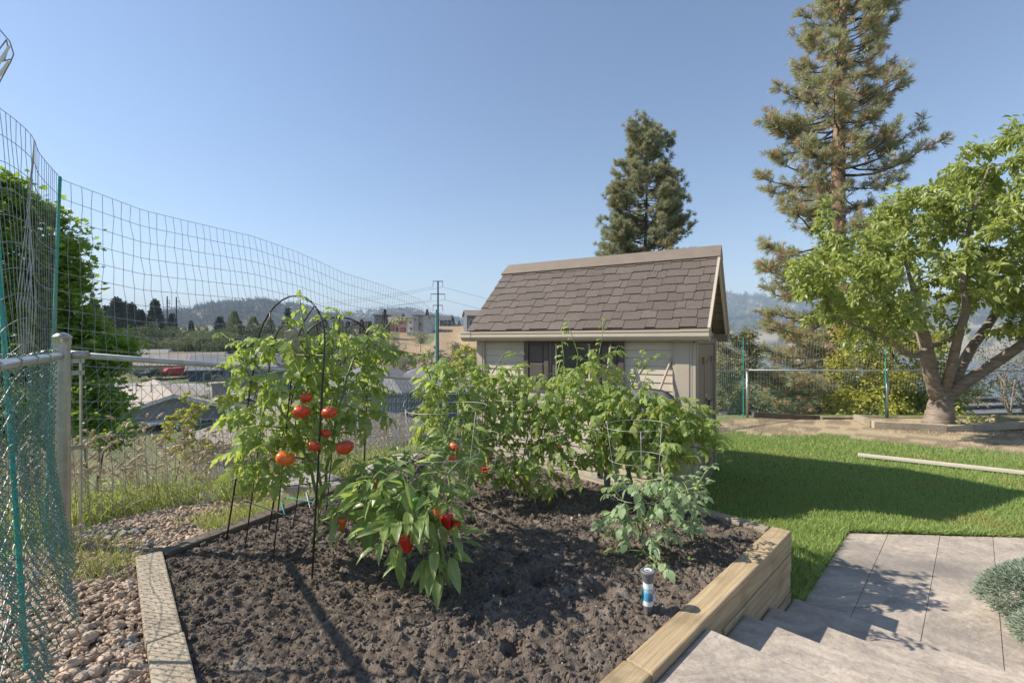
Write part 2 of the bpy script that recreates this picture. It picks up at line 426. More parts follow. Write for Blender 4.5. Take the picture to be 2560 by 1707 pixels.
# ============================================================ SETTING
CORNER = np.array([-2.95, 3.04]); FARC = np.array([-1.23, 7.6]); BK1 = np.array([5.99, 11.8])
NEARD = unit([.62, -.785])
def dline(x, y, a, b):
    """distance to the left of the directed line a->b (outside positive)"""
    d = unit(np.array(b) - np.array(a))
    return (x - a[0]) * (-d[1]) + (y - a[1]) * d[0]
def outside(x, y):
    e1 = dline(x, y, CORNER, FARC)
    e2 = dline(x, y, FARC, BK1)
    e3 = y - 11.8
    e4 = dline(x, y, CORNER + NEARD * 3, CORNER)
    return np.maximum(np.maximum(e1, e4), np.where(x > BK1[0], e3, np.where(x > -1.3, e2, -50)))
def near_z(x, y):
    left = sst(-.35, -1.0, x)
    return .56 * left * (1 - sst(2.9, 7.2, y)) + .03 * (fbm(x * .5, y * .5, 3, 5) - .5)
# far heights: rows by bearing, columns by distance
RK = np.array([14, 25, 45, 80, 110, 150, 200, 240, 300, 450, 800, 1400, 1700, 2000, 2400, 2900, 3500, 4300, 14000.])
TH = np.array([-70, -46, -41, -36, -33, -29, -25, -22, -18, -13, -8, -4, 0, 6, 12, 20, 24, 27, 33, 45, 60, 80.])
ZT = {
 -70: [-3, -7, -7, -5, -4, -2, 0, 2, 4, 8, 12, 20, 30, 40, 60, 90, 120, 120, 60],
 -46: [-3, -7, -7, -5, -4, -3, 0, 2, 3, 4, 5, 5, 10, 20, 30, 60, 60, 60, 60],
 -41: [-3, -7, -7, -5, -4, -3, 0, 2, 3, 4, 5, 5, 30, 50, 60, 80, 80, 60, 60],
 -36: [-3, -7, -7, -5, -4, -3, -1, 1, 2, 2, 2, 40, 100, 130, 90, 90, 90, 60, 60],
 -33: [-3, -7, -7, -5, -4, -3, -2, 0, 0, 0, 0, 50, 130, 165, 100, 90, 90, 60, 60],
 -29: [-3, -7, -8, -6, -5, -4, -3, -1, -1, -1, 0, 60, 150, 198, 120, 90, 90, 60, 60],
 -25: [-3, -7, -8, -7, -6, -4, -3, -1, -1, -1, 0, 60, 135, 180, 140, 120, 90, 60, 60],
 -22: [-3, -7, -9, -8, -7, -5, -2, 3, 3, 0, 0, 40, 100, 135, 160, 200, 120, 60, 60],
 -18: [-3, -7, -9, -9, -8, -5, 1, 8, 9, 2, 0, 20, 50, 90, 180, 300, 200, 60, 60],
 -13: [-3, -7, -9, -9, -8, -4, 1, 8.5, 10, 4, 0, 0, 20, 60, 190, 335, 250, 60, 60],
 -8: [-3, -7, -9, -9, -7, -1, 4.5, 10, 11, 6, 0, 0, 10, 40, 150, 255, 260, 60, 60],
 -4: [-3, -7, -9, -8, -5, 2, 8.5, 10.5, 11, 8, 0, 0, 10, 30, 120, 215, 250, 100, 60],
 0: [-3, -7, -9, -10, -6, 2, 10, 12, 12, 8, 0, 0, 10, 30, 120, 225, 260, 100, 60],
 6: [-3, -7, -10, -14, -14, -10, -6, -6, -8, -20, -40, -50, -30, 0, 100, 220, 400, 300, 100],
 12: [-3, -7, -11, -18, -22, -28, -34, -38, -44, -52, -52, -52, -48, 10, 100, 220, 550, 400, 100],
 20: [-2.5, -6, -12, -20, -26, -32, -38, -42, -46, -54, -54, -54, -50, 20, 120, 230, 640, 500, 200],
 24: [-2.2, -6, -12, -20, -26, -32, -38, -42, -46, -54, -54, -54, -50, 25, 150, 230, 720, 560, 200],
 27: [-2.0, -6, -12, -20, -26, -32, -38, -42, -46, -54, -54, -54, -50, 25, 170, 250, 640, 560, 200],
 33: [-1.8, -6, -12, -20, -26, -32, -38, -42, -46, -54, -54, -54, -50, 20, 150, 240, 520, 480, 200],
 45: [-1.5, -5, -12, -20, -26, -32, -38, -42, -46, -54, -54, -54, -50, 30, 160, 260, 460, 500, 200],
 60: [-1.5, -5, -12, -20, -26, -32, -38, -42, -46, -54, -54, -54, -50, 30, 150, 260, 450, 500, 200],
 80: [-1.5, -5, -12, -20, -26, -32, -38, -42, -46, -54, -54, -54, -50, 30, 150, 260, 450, 500, 200]}
ZTAB = np.array([ZT[int(t)] for t in TH], float)
ZTAB[:, 11:] *= np.where(ZTAB[:, 11:] > 0, np.array([.7, .76, .74, .6, .56, .49, .4, .3]), 1)
def far_z(x, y):
    r = np.hypot(x, y); th = np.degrees(np.arctan2(x, y))
    lr = np.log(np.clip(r, RK[0], RK[-1])); lk = np.log(RK)
    i = np.clip(np.searchsorted(TH, th) - 1, 0, len(TH) - 2); f = np.clip((th - TH[i]) / (TH[i + 1] - TH[i]), 0, 1)
    f = f * f * (3 - 2 * f)
    j = np.clip(np.searchsorted(lk, lr) - 1, 0, len(lk) - 2); g = np.clip((lr - lk[j]) / (lk[j + 1] - lk[j]), 0, 1)
    z = (ZTAB[i, j] * (1 - f) * (1 - g) + ZTAB[i + 1, j] * f * (1 - g) + ZTAB[i, j + 1] * (1 - f) * g + ZTAB[i + 1, j + 1] * f * g)
    amp = np.clip((r - 60) * .02, 0, 2) + np.clip((r - 1300) * .022, 0, 40)
    amp = np.where((z < -44) & (r < 2000), 0, amp)
    return z + amp * (fbm(x / (r * .16 + 10), y / (r * .16 + 10), 5, 9) - .5) * .8
def ground_z(x, y):
    x = np.asarray(x, float); y = np.asarray(y, float)
    e = outside(x, y)
    w = sst(.6, 9, e)
    base = near_z(x, y) - np.clip(e - .3, 0, 3) * .12
    z = base * (1 - w) + far_z(x, y) * w
    return z

# bed outline (outer edge of its timbers)
BA = np.array([-2.33, 2.87]); BB = np.array([-1.02, 5.62]); BC = np.array([-.22, 5.78]); BD = np.array([1.97, 3.27]); BE = np.array([-.52, .78])
BED = [BA, BB, BC, BD, BE]
def in_poly(x, y, poly):
    c = np.zeros(np.shape(x), bool); n = len(poly)
    for i in range(n):
        a = poly[i]; b = poly[(i + 1) % n]
        cond = ((a[1] > y) != (b[1] > y)) & (x < (b[0] - a[0]) * (y - a[1]) / (b[1] - a[1] + 1e-12) + a[0])
        c ^= cond
    return c
def edge_dist(x, y, poly):
    d = np.full(np.shape(x), 1e9); n = len(poly)
    for i in range(n):
        a = poly[i]; b = poly[(i + 1) % n]; ab = b - a
        t = np.clip(((x - a[0]) * ab[0] + (y - a[1]) * ab[1]) / (ab @ ab), 0, 1)
        d = np.minimum(d, np.hypot(x - a[0] - t * ab[0], y - a[1] - t * ab[1]))
    return d
S2 = math.sqrt(.5)
def ab(a, b, z=0.0): return np.array([(a + b) * S2, (a - b) * S2, z])   # a away along the steps, b to the right
PATIO_BACK = [np.array([3.437, 4.708]), np.array([5.04, 4.566]), np.array([9.5, 4.3])]
def in_patio(x, y):
    a = (x + y) * S2; b = (x - y) * S2
    back = np.interp(x, [p[0] for p in PATIO_BACK], [p[1] for p in PATIO_BACK])
    return (b > -.91) & (y < back) & (a > 1.0)
def in_shed(x, y):
    lx = (x + .516) * .867 - (y - 6.86) * .497; ly = (x + .516) * .497 + (y - 6.86) * .867
    return (lx > -.02) & (lx < 3.02) & (ly > -.02) & (ly < 2.15)
def lawn_edge(x):
    return np.interp(x, [3.0, 4.4, 6.5, 8.3, 9.6, 14], [9.9, 9.85, 9.5, 8.35, 7.6, 7.3])
def lawn_mask(x, y):
    """1 where lawn grows"""
    e = outside(x, y)
    n = (fbm(x * 1.3, y * 1.3, 4, 3) - .5) * 1.3
    m = (y + n < lawn_edge(x)) & (e < -.1) & ~in_poly(x, y, BED) & ~in_patio(x, y) & ~in_shed(x, y)
    return m & ((x > -.6) | (y > 6.3))

# ---- the ground: one sheet from under the camera to the horizon
ang = np.concatenate([np.arange(-180, -75, 3.0), np.arange(-75, 75, .3), np.arange(75, 180, 3.0)])
rr = [.5]
while rr[-1] < 14000: rr.append(rr[-1] * (1.028 if rr[-1] < 20 else 1.045))
rr = np.array(rr)
A_, R_ = np.meshgrid(np.radians(ang), rr)
gx = R_ * np.sin(A_); gy = R_ * np.cos(A_)
gz = ground_z(gx, gy)
ipt = in_patio(gx, gy) | (((gx - gy) * S2 > -.97) & (gy < 3.4) & (gx < 8))
gz = np.where(ipt, np.minimum(gz, -.12), gz)
inb = in_poly(gx, gy, BED)
gz = np.where(inb & (edge_dist(gx, gy, BED) > .04), np.minimum(gz, -.05), gz)
nA = len(ang); nR = len(rr)
V = np.stack([gx, gy, gz], 2).reshape(-1, 3)
ii, jj = np.meshgrid(np.arange(nR - 1), np.arange(nA), indexing='ij')
j2 = (jj + 1) % nA
Fq = np.stack([ii * nA + jj, (ii + 1) * nA + jj, (ii + 1) * nA + j2, ii * nA + j2], 2).reshape(-1, 4)
# true ground colours by region
x = V[:, 0]; y = V[:, 1]; r = np.hypot(x, y); th = np.degrees(np.arctan2(x, y)); e = outside(x, y)
def C(*c): return np.array(c)
n1 = fbm(x * .35, y * .35, 5, 21)[:, None]; n2 = fbm(x * 3, y * 3, 4, 22)[:, None]
nf = fbm(x / (r * .03 + 1), y / (r * .03 + 1), 5, 23)[:, None]
col = C(.27, .205, .14) * (.8 + .4 * n2) * np.ones((len(x), 1))
col = np.where(n2 > .52, C(.42, .335, .22), col)
lm = lawn_mask(x, y)[:, None]
col = np.where(lm, C(.10, .15, .04) * (.8 + .4 * n2), col)
leftz = ((x < -.6) & (y < 7) & (e < 0))[:, None]
col = np.where(leftz, C(.24, .18, .125) * (.8 + .4 * n2), col)
out1 = (e > 0)[:, None]
col = np.where(out1, C(.17, .22, .07) * (.7 + .6 * n2), col)
valley = C(.20, .18, .10) * (1 - nf) * 1.3 + C(.07, .10, .04) * nf
w = sst(6, 20, r)[:, None] * out1
col = col * (1 - w) + valley * w
hill = C(.33, .24, .145) * (.75 + .5 * nf)
hill = np.where(nf > .62, C(.14, .14, .07), hill)
w = (sst(85, 115, r) * (1 - sst(700, 1200, r)) * sst(-25, -21, th) * (1 - sst(2, 6, th)))[:, None]
col = col * (1 - w) + hill * w
forest = np.where(nf > .57, C(.22, .19, .11), C(.035, .05, .03))
w = (sst(900, 1500, r) * (1 - sst(6, 12, th)))[:, None]
col = col * (1 - w) + forest * w
nn = fbm(x / 90, y / 90, 5, 31)[:, None]
shore = np.where(nn > .55, C(.30, .26, .18), C(.06, .08, .045))
w = (sst(1650, 1800, r) * sst(6, 12, th))[:, None]
col = col * (1 - w) + shore * w
mb = MB(); mb.v = [V]; mb.c = [np.full(len(V), .5)]; mb.n = len(V); mb.q = [Fq]; mb.qm = [np.zeros(len(Fq))]
m, nt, N, L = newmat('ground')
out = N.new('ShaderNodeOutputMaterial'); b = N.new('ShaderNodeBsdfPrincipled'); b.inputs['Roughness'].default_value = .95; b.inputs['Specular IOR Level'].default_value = .15
at = N.new('ShaderNodeAttribute'); at.attribute_name = 'gcol'
tc = N.new('ShaderNodeTexCoord'); nz = N.new('ShaderNodeTexNoise'); nz.inputs['Scale'].default_value = 14; nz.inputs['Detail'].default_value = 8; nz.inputs['Roughness'].default_value = .7
L.new(tc.outputs['Object'], nz.inputs['Vector'])
mr = N.new('ShaderNodeMapRange'); mr.inputs['From Min'].default_value = .3; mr.inputs['From Max'].default_value = .7; mr.inputs['To Min'].default_value = .7; mr.inputs['To Max'].default_value = 1.3
L.new(nz.outputs[0], mr.inputs[0])
hs = N.new('ShaderNodeHueSaturation'); L.new(at.outputs['Color'], hs.inputs['Color']); L.new(mr.outputs[0], hs.inputs['Value'])
bp = N.new('ShaderNodeBump'); bp.inputs['Distance'].default_value = .02; L.new(nz.outputs[0], bp.inputs['Height']); L.new(bp.outputs[0], b.inputs['Normal'])
L.new(hs.outputs[0], b.inputs['Base Color']); L.new(b.outputs[0], out.inputs[0])
M['ground'] = m
g = mb.build('ground', m, smooth=True, kind='structure')
ca = g.data.attributes.new('gcol', 'FLOAT_COLOR', 'POINT')
ca.data.foreach_set('color', np.hstack([col, np.ones((len(col), 1))]).astype(np.float32).ravel())

# ---- lake
mw, nt, N, L = newmat('lake_water')
out = N.new('ShaderNodeOutputMaterial'); b = N.new('ShaderNodeBsdfPrincipled'); b.inputs['Base Color'].default_value = (.02, .06, .10, 1); b.inputs['Roughness'].default_value = .18
tc = N.new('ShaderNodeTexCoord'); nz = N.new('ShaderNodeTexNoise'); nz.inputs['Scale'].default_value = .08; nz.inputs['Detail'].default_value = 6
bp = N.new('ShaderNodeBump'); bp.inputs['Distance'].default_value = 1.5; L.new(tc.outputs['Object'], nz.inputs['Vector']); L.new(nz.outputs[0], bp.inputs['Height']); L.new(bp.outputs[0], b.inputs['Normal'])
L.new(b.outputs[0], out.inputs[0])
mb = MB(); lk = [(math.sin(R(t)) * 420, math.cos(R(t)) * 420) for t in range(4, 88, 6)] + [(math.sin(R(t)) * 2100, math.cos(R(t)) * 2100) for t in range(88, 3, -6)]
n = len(lk) // 2
mb.add([(a, c, -49.0) for a, c in lk], [(i, i + 1, len(lk) - 2 - i, len(lk) - 1 - i) for i in range(n - 1)])
mb.build('lake_water', mw, kind='structure')

# ---- haze
mh, nt, N, L = newmat('haze_air')
out = N.new('ShaderNodeOutputMaterial'); v = N.new('ShaderNodeVolumePrincipled')
v.inputs['Color'].default_value = (.66, .80, 1, 1); v.inputs['Density'].default_value = 0.00022; v.inputs['Anisotropy'].default_value = 0.0
L.new(v.outputs[0], out.inputs['Volume'])
mb = MB(); mb.box(-14500, 14500, -14500, 14500, -140, 440)
hz = mb.build('haze', mh, kind='stuff'); hz.display_type = 'WIRE'

# ---- soil of the bed, with clods and planting holes
def inset(poly, d):
    out = []; n = len(poly)
    for i in range(n):
        p0 = poly[i - 1]; p = poly[i]; p1 = poly[(i + 1) % n]
        a = unit(p - p0); b = unit(p1 - p)
        na = np.array([a[1], -a[0]]); nb = np.array([b[1], -b[0]])
        s = unit(na + nb); out.append(p + s * d / max(.35, s @ na))
    return out
SOILP = inset(BED, .10)
HOLES = [(P(1188, 1305, .57), .055, .11), (P(1240, 1328, .57), .035, .05), (P(1355, 1445, .57), .085, .10), (P(1255, 1470, .57), .07, .05), (P(1285, 1625, .57), .045, .06),
         (P(1505, 1470, .57), .07, .05), (P(1410, 1240, .57), .05, .04), (P(1180, 1560, .57), .05, .03), (P(1400, 1560, .57), .06, .03), (P(1310, 1395, .57), .09, .05)]
xs = np.arange(-2.4, 2.1, .0125); ys = np.arange(.7, 5.9, .0125)
X, Y = np.meshgrid(xs, ys)
def soil_h(X, Y):
    h = .548 + .05 * (fbm(X * 1.6, Y * 1.6, 3, 40) - .5)
    wx = X + .05 * (fbm(X * 7, Y * 7, 2, 41) - .5); wy = Y + .05 * (fbm(X * 7, Y * 7, 2, 42) - .5)
    h = h + .028 * (np.abs(fbm(wx * 9, wy * 9, 3, 43) - .5) * 2) + .024 * np.abs(vn(wx * 24, wy * 24, 44) - .5) * 2 + .014 * vn(wx * 55, wy * 55, 45)
    for c, rad, dep in HOLES:
        d = np.hypot(X - c[0], (Y - c[1])) / rad * (1 + .35 * (fbm(X * 12, Y * 12, 2, 46) - .5))
        h = h - dep * np.exp(-(d ** 4)) + .018 * np.exp(-((d - 1.6) ** 2) * 4)
    return h
H = soil_h(X, Y)
ins = in_poly(X, Y, inset(BED, .06))
H = np.where(edge_dist(X, Y, SOILP) < .02, np.minimum(H, .57), H)
idx = -np.ones(X.shape, int); idx[ins] = np.arange(ins.sum())
a = idx[:-1, :-1]; b = idx[:-1, 1:]; c = idx[1:, 1:]; d = idx[1:, :-1]
ok = (a >= 0) & (b >= 0) & (c >= 0) & (d >= 0)
mb = MB(); mb.v = [np.stack([X[ins], Y[ins], H[ins]], 1)]; mb.n = len(mb.v[0]); mb.c = [np.full(mb.n, .5)]
mb.q = [np.stack([a[ok], b[ok], c[ok], d[ok]], 1)]; mb.qm = [np.zeros(ok.sum())]
mb.build('garden_soil', M['soil'], smooth=True, kind='structure')
# rock templates
def ico(sub=0):
    t = (1 + 5 ** .5) / 2
    v = [(-1, t, 0), (1, t, 0), (-1, -t, 0), (1, -t, 0), (0, -1, t), (0, 1, t), (0, -1, -t), (0, 1, -t), (t, 0, -1), (t, 0, 1), (-t, 0, -1), (-t, 0, 1)]
    f = [(0, 11, 5), (0, 5, 1), (0, 1, 7), (0, 7, 10), (0, 10, 11), (1, 5, 9), (5, 11, 4), (11, 10, 2), (10, 7, 6), (7, 1, 8), (3, 9, 4), (3, 4, 2), (3, 2, 6), (3, 6, 8), (3, 8, 9), (4, 9, 5), (2, 4, 11), (6, 2, 10), (8, 6, 7), (9, 8, 1)]
    v = [unit(a) for a in v]
    for _ in range(sub):
        nf = []; cache = {}
        def mid(a, b):
            k = (min(a, b), max(a, b))
            if k not in cache: v.append(unit(v[a] + v[b])); cache[k] = len(v) - 1
            return cache[k]
        for a, b, c in f:
            x, y, z = mid(a, b), mid(b, c), mid(c, a); nf += [(a, x, z), (b, y, x), (c, z, y), (x, y, z)]
        f = nf
    return np.array(v), f
def rock(seed, flat=.6, sub=0, j=.35):
    g = np.random.default_rng(seed); v, f = ico(sub)
    v = v * (1 + g.uniform(-j, j * .5, (len(v), 1))) * np.array([1, .8, flat]) * g.uniform(.8, 1.2, 3)
    return v, f
def rots(N, flat=True):
    d = rng.normal(size=(N, 3)); d[:, 2] *= .25 if flat else 1
    return basisN(d, rng.uniform(-.4, .4, N) if flat else rng.uniform(0, 6.28, N))
mb = MB()
pts = rng.uniform([-2.3, .8], [1.9, 5.7], (34000, 2))
pts = pts[in_poly(pts[:, 0], pts[:, 1], inset(BED, .13))]
pts = pts[rng.random(len(pts)) < np.clip(1.6 - pts[:, 1] * .22, .25, 1)]
hz_ = soil_h(pts[:, 0], pts[:, 1])
for k in range(6):
    s = slice(k, None, 6); p = pts[s]; N_ = len(p)
    tv, tf = rock(k + 50, .8)
    mb.scatter(tv, tf, np.column_stack([p, hz_[s] + .002]), rots(N_, False), rng.gamma(1.6, .0036, N_) + .0035)
mb.build('soil_clods', M['clod'], kind='stuff')

# ---- steps and patio: every slab a piece
steps = thing('garden_steps', 'four stamped concrete steps going down beside the timber bed wall', 'steps', ab(2.2, 0, 0))
TRE = [(.9, 2.244, .56), (2.2, 2.767, .41), (2.72, 3.246, .26), (3.2, 3.763, .11)]
for k, (a0, a1, z) in enumerate(TRE):
    mb = MB()
    for j in range(1):
        nseg = 60
        for q in range(1):
            v = []
            p = [ab(a0, -.917), ab(a1, -.917), ab(a1, 4.2), ab(a0, 4.2)]
            top = [(*c[:2], z) for c in p]; bot = [(*c[:2], z - (.155 if k < 3 else .3)) for c in p]
            mb.add(top + bot, [(0, 3, 2, 1), (4, 5, 6, 7), (0, 1, 5, 4), (1, 2, 6, 5), (2, 3, 7, 6), (3, 0, 4, 7)], tint=.3 + .12 * k)
    mb.build('step_slab', M['stone_step'], steps, bevel=.02)
cm0 = mat('joint_mortar', (.15, .13, .11), (.2, .17, .15))
patio = MB()
patio.poly([ab(3.6, -.90, -.004), ab(3.6, 6, -.004), (9.5, 4.29, -.004), (5.04, 4.55, -.004), (3.44, 4.69, -.004)][::-1])
pt = patio.build('patio', cm0, kind='structure')
ROOTOFF[pt.name] = (0, 0, 0)
def clip(poly, nrm, c):
    out = []
    for i in range(len(poly)):
        a = poly[i]; b = poly[(i + 1) % len(poly)]; da = nrm @ a - c; db = nrm @ b - c
        if da <= 0: out.append(a)
        if da * db < 0: out.append(a + (b - a) * da / (da - db))
    return out
bs = [-.905, -.62, -.25, .12, .50, .9, 1.35, 1.8, 2.3, 2.8, 3.4, 4.0]
for k in range(len(bs) - 1):
    a = 3.765 + [0.9, .42, 1.3, .55, 1.0, .3, .8, .5, 1.1, .6, .7][k]; a0 = 3.765; w = .002
    if k in (0,): a = 9.9
    while a0 < 9.0:
        a1 = min(a, 9.5)
        q = [np.array(ab(*t)[:2]) for t in ((a0 + w, bs[k] + w), (a0 + w, bs[k + 1] - w), (a1 - w, bs[k + 1] - w), (a1 - w, bs[k] + w))]
        if a0 == 3.765: q[0] = ab(a0 - .25, bs[k] + w)[:2]; q[1] = ab(a0 - .25, bs[k + 1] - w)[:2]
        for i in range(2):
            p0 = PATIO_BACK[i]; p1 = PATIO_BACK[i + 1]; dd = unit(p1 - p0); nr = np.array([-dd[1], dd[0]])
            q = clip(q, nr, nr @ p0)
            if len(q) < 3: break
        if len(q) >= 3:
            mb = MB(); n = len(q); z = .004 * random.random()
            top = [(*c, z) for c in q]; bot = [(*c, -.028) for c in q]
            mb.poly(top); mb.add(top + bot, [(i, i + n, (i + 1) % n + n, (i + 1) % n) for i in range(n)])
            o = mb.build('paving_slab', M['stone_step'], pt)
        a0 = a1; a = a + random.choice([.9, 1.1, 1.3, .7])

# ---- raised bed: timbers
bed = thing('raised_bed', 'raised garden bed of weathered timbers holding dark soil', 'raised bed', (*((BA + BD) / 2), 0))
def timbers(p0, p1, side, z0, z1, n, m, w=.13, ends=(0, 0), name='timber'):
    p0 = np.asarray(p0, float); p1 = np.asarray(p1, float); d = unit(p1 - p0); Lg = np.linalg.norm(p1 - p0)
    nrm = np.array([d[1], -d[0]]) * side
    cuts = np.linspace(0, Lg, n + 1)
    if n > 1: cuts[1:-1] += np.random.default_rng(int(z0 * 1000) + n).uniform(-.25, .25, n - 1)
    for i in range(n):
        a = p0 + d * (cuts[i] + .003); b = p0 + d * (cuts[i + 1] - .003)
        jit = random.uniform(-.004, .004)
        c0 = (a + nrm * (w / 2 + jit)); c1 = (b + nrm * (w / 2 + jit))
        mb = MB(); zc = (z0 + z1) / 2
        mb.beam((*c0, zc), (*c1, zc), w, z1 - z0 - .006, tint=random.random())
        mb.build(name, m, bed, bevel=.008)
T = M['timber']; TG = M['timber_grey']
inner = 1
# right wall, down to the lawn, four courses
timbers(BD, BE, 1, .45, .60, 2, T, .125)
timbers(BD, BE, 1, .31, .445, 3, T, .12); timbers(BD, BE, 1, .17, .305, 2, T, .12); timbers(BD, BE, 1, .02, .165, 3, T, .12)
dBC = unit(BC - BD)
for z0, z1, n in ((.46, .592, 1), (.31, .455, 2), (.17, .305, 2), (.0, .165, 2)):
    timbers(BC, BD - (BD - BC) / np.linalg.norm(BD - BC) * .13, 1, z0, z1, n, TG, .10)
for z0, z1 in ((.47, .60), (.33, .465), (.16, .325), (.0, .155)):
    timbers(BB, BC, 1, z0, z1, 1, TG, .11)
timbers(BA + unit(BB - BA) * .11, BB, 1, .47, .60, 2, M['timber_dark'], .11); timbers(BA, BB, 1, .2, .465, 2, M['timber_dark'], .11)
timbers(BE + unit(BA - BE) * .12, BA, 1, .45, .605, 2, TG, .135)
# ============================================================ LAWN, GRAVEL, WEEDS
def blade(w=.5, bend=.35, n=2):
    v = []; f = []
    for i in range(n):
        t = i / n; v += [(-w / 2 * (1 - t * .4), bend * t * t, t), (w / 2 * (1 - t * .4), bend * t * t, t)]
    v.append((0, bend, 1))
    for i in range(n - 1): f.append((2 * i, 2 * i + 1, 2 * i + 3, 2 * i + 2))
    f.append((2 * n - 2, 2 * n - 1, 2 * n))
    return np.array(v), f
def up_rots(N, lean=.25):
    az = rng.uniform(0, 2 * math.pi, N); c = np.cos(az); s = np.sin(az); lx = rng.normal(0, lean, N); ly = rng.normal(0, lean, N)
    z = np.stack([lx, ly, np.ones(N)], 1); z /= np.linalg.norm(z, axis=1)[:, None]
    x = np.stack([c, s, np.zeros(N)], 1); x = x - z * (x * z).sum(1)[:, None]; x /= np.linalg.norm(x, axis=1)[:, None]
    return np.stack([x, np.cross(z, x), z], 2)
def blades(mb, pts, h, w, lean=.3, bend=.4, m=0, zf=None, n=2, mfun=None):
    z = (zf or ground_z)(pts[:, 0], pts[:, 1]); N = len(pts)
    h = np.broadcast_to(h, (N,)) * rng.uniform(.6, 1.25, N)
    tv, tf = blade(w, bend, n)
    if mfun is None: mb.scatter(tv, tf, np.column_stack([pts, z - .005]), up_rots(N, lean), h, m); return
    sel = mfun(pts[:, 0], pts[:, 1]); rr_ = up_rots(N, lean); pz = np.column_stack([pts, z - .005])
    for s_, mm in ((~sel, 0), (sel, 1)): mb.scatter(tv, tf, pz[s_], rr_[s_], h[s_], mm)
# lawn: denser near the camera
mb = MB()
N = 400000
y_ = 1 / rng.uniform(1 / 10.5, 1 / 3.4, N); x_ = y_ * rng.uniform(-.1, 1.6, N)
pts = np.column_stack([x_, y_]); pts = pts[lawn_mask(pts[:, 0], pts[:, 1])]
near_fence = sst(1.2, .0, lawn_edge(pts[:, 0]) - pts[:, 1])
pts = pts[rng.random(len(pts)) > near_fence * .75]
nn_ = fbm(pts[:, 0] * 1.1, pts[:, 1] * 1.1, 3, 77)
blades(mb, pts, .026 + .026 * nn_ + .002 * pts[:, 1], .15, .5, .5, mfun=lambda x, y: (rng.random(len(x)) < .10 + .75 * sst(.60, .72, fbm(x * 1.6, y * 1.6, 5, 78))))
mb.build('lawn_grass', [M['grass'], M['weed']], kind='stuff')
# longer tufts at the bed corner and the patio edge
mb = MB()
p = []
for c, n, s in (((2.45, 3.85), 1500, .22), ((2.15, 3.45), 900, .12), ((2.75, 4.3), 1300, .2), ((3.1, 4.75), 700, .2)):
    p.append(rng.normal(c, s, (n, 2)))
t = rng.random(2600); q = np.column_stack([3.4 + t * 5, np.interp(3.4 + t * 5, [3.437, 5.04, 9.5], [4.708, 4.566, 4.3]) + np.abs(rng.normal(0, .05, 2600))]); p.append(q)
p = np.vstack(p); p = p[~in_patio(p[:, 0], p[:, 1]) & ~in_poly(p[:, 0], p[:, 1], BED)]
blades(mb, p, .085, .09, .5, .6)
mb.build('long_grass', M['grass'], kind='stuff')
# straw on the dry strip
mb = MB()
p = rng.uniform([3.2, 7.2], [15, 11.9], (26000, 2)); p = p[(p[:, 1] > lawn_edge(p[:, 0]) - .9 + rng.normal(0, .3, len(p))) & (fbm(p[:, 0] * 1.2, p[:, 1] * 1.2, 3, 81) > .46)]
blades(mb, p, .05, .12, 1.4, .6)
mb.build('dry_straw', M['straw'], kind='stuff')

for k, (px, py, w_) in enumerate(((2022, 1277, 'in the shade of the shed'), (1875, 1204, 'beside the shed door'), (2330, 1187, 'in the sun near the ridged pipe'), (2240, 1160, 'just below the ridged pipe'))):
    c = P(px, py, .045); mb = MB(); mb.add([c, c + [.03, .015, .012], c + [.07, 0, .0], c + [.03, -.02, .01]], [(0, 3, 2, 1)]); o = mb.build('fallen_leaf', M['leaf_dry']); tag(o, 'small dry brown leaf fallen on the lawn ' + w_, 'leaf', 'dry leaves on the lawn')
# gravel between the near fence and the bed
mb = MB()
p = rng.uniform([-3.1, .9], [-1.0, 5.2], (24000, 2))
def gravel_ok(x, y): return ~in_poly(x, y, BED) & (x < -.6)
p = p[gravel_ok(p[:, 0], p[:, 1]) & (p[:, 0] < -1.0)]
e = outside(p[:, 0], p[:, 1]); p = p[(e < .4) & ((p[:, 1] < 4.2) | (rng.random(len(p)) < .3))]
z = ground_z(p[:, 0], p[:, 1])
for k in range(8):
    s = slice(k, None, 8); q = p[s]
    tv, tf = rock(k + 5, .62, 0, .42)
    mb.scatter(tv, tf, np.column_stack([q, z[s] + rng.uniform(0, .018, len(q))]), rots(len(q)), rng.gamma(4, .0031, len(q)) + .006)
mb.build('gravel', M['gravel'], kind='stuff')
# larger stones you can tell apart lie among the gravel
spots = [P(205, 1690, .58), P(238, 1675, .58), P(180, 1655, .58), P(262, 1640, .58), P(225, 1588, .58), P(300, 1690, .58), P(178, 1580, .58), P(290, 1560, .58)]
names_ = ['grey', 'pale buff', 'rounded tan', 'rust coloured', 'flat beige', 'speckled', 'small cream', 'angular tan']
wh = ['lowest in the gravel by the wire fence', 'beside the grey stone near the bottom edge', 'close to the green fence wire near the bottom', 'near the left timber of the bed, low down',
      'midway across the gravel strip', 'touching the foot of the left bed timber', 'half under the loose fence wire', 'against the bed timber further up']
for k, s in enumerate(spots):
    mb = MB(); tv, tf = rock(k + 90, .6, 1, .16)
    mb.scatter(tv, tf, [s + [0, 0, .0]], rots(1), [.034 + .006 * (k % 3)])
    o = mb.build('stone', M['gravel']); tag(o, names_[k] + ' stone ' + wh[k], 'stone', 'larger stones lying in the gravel')

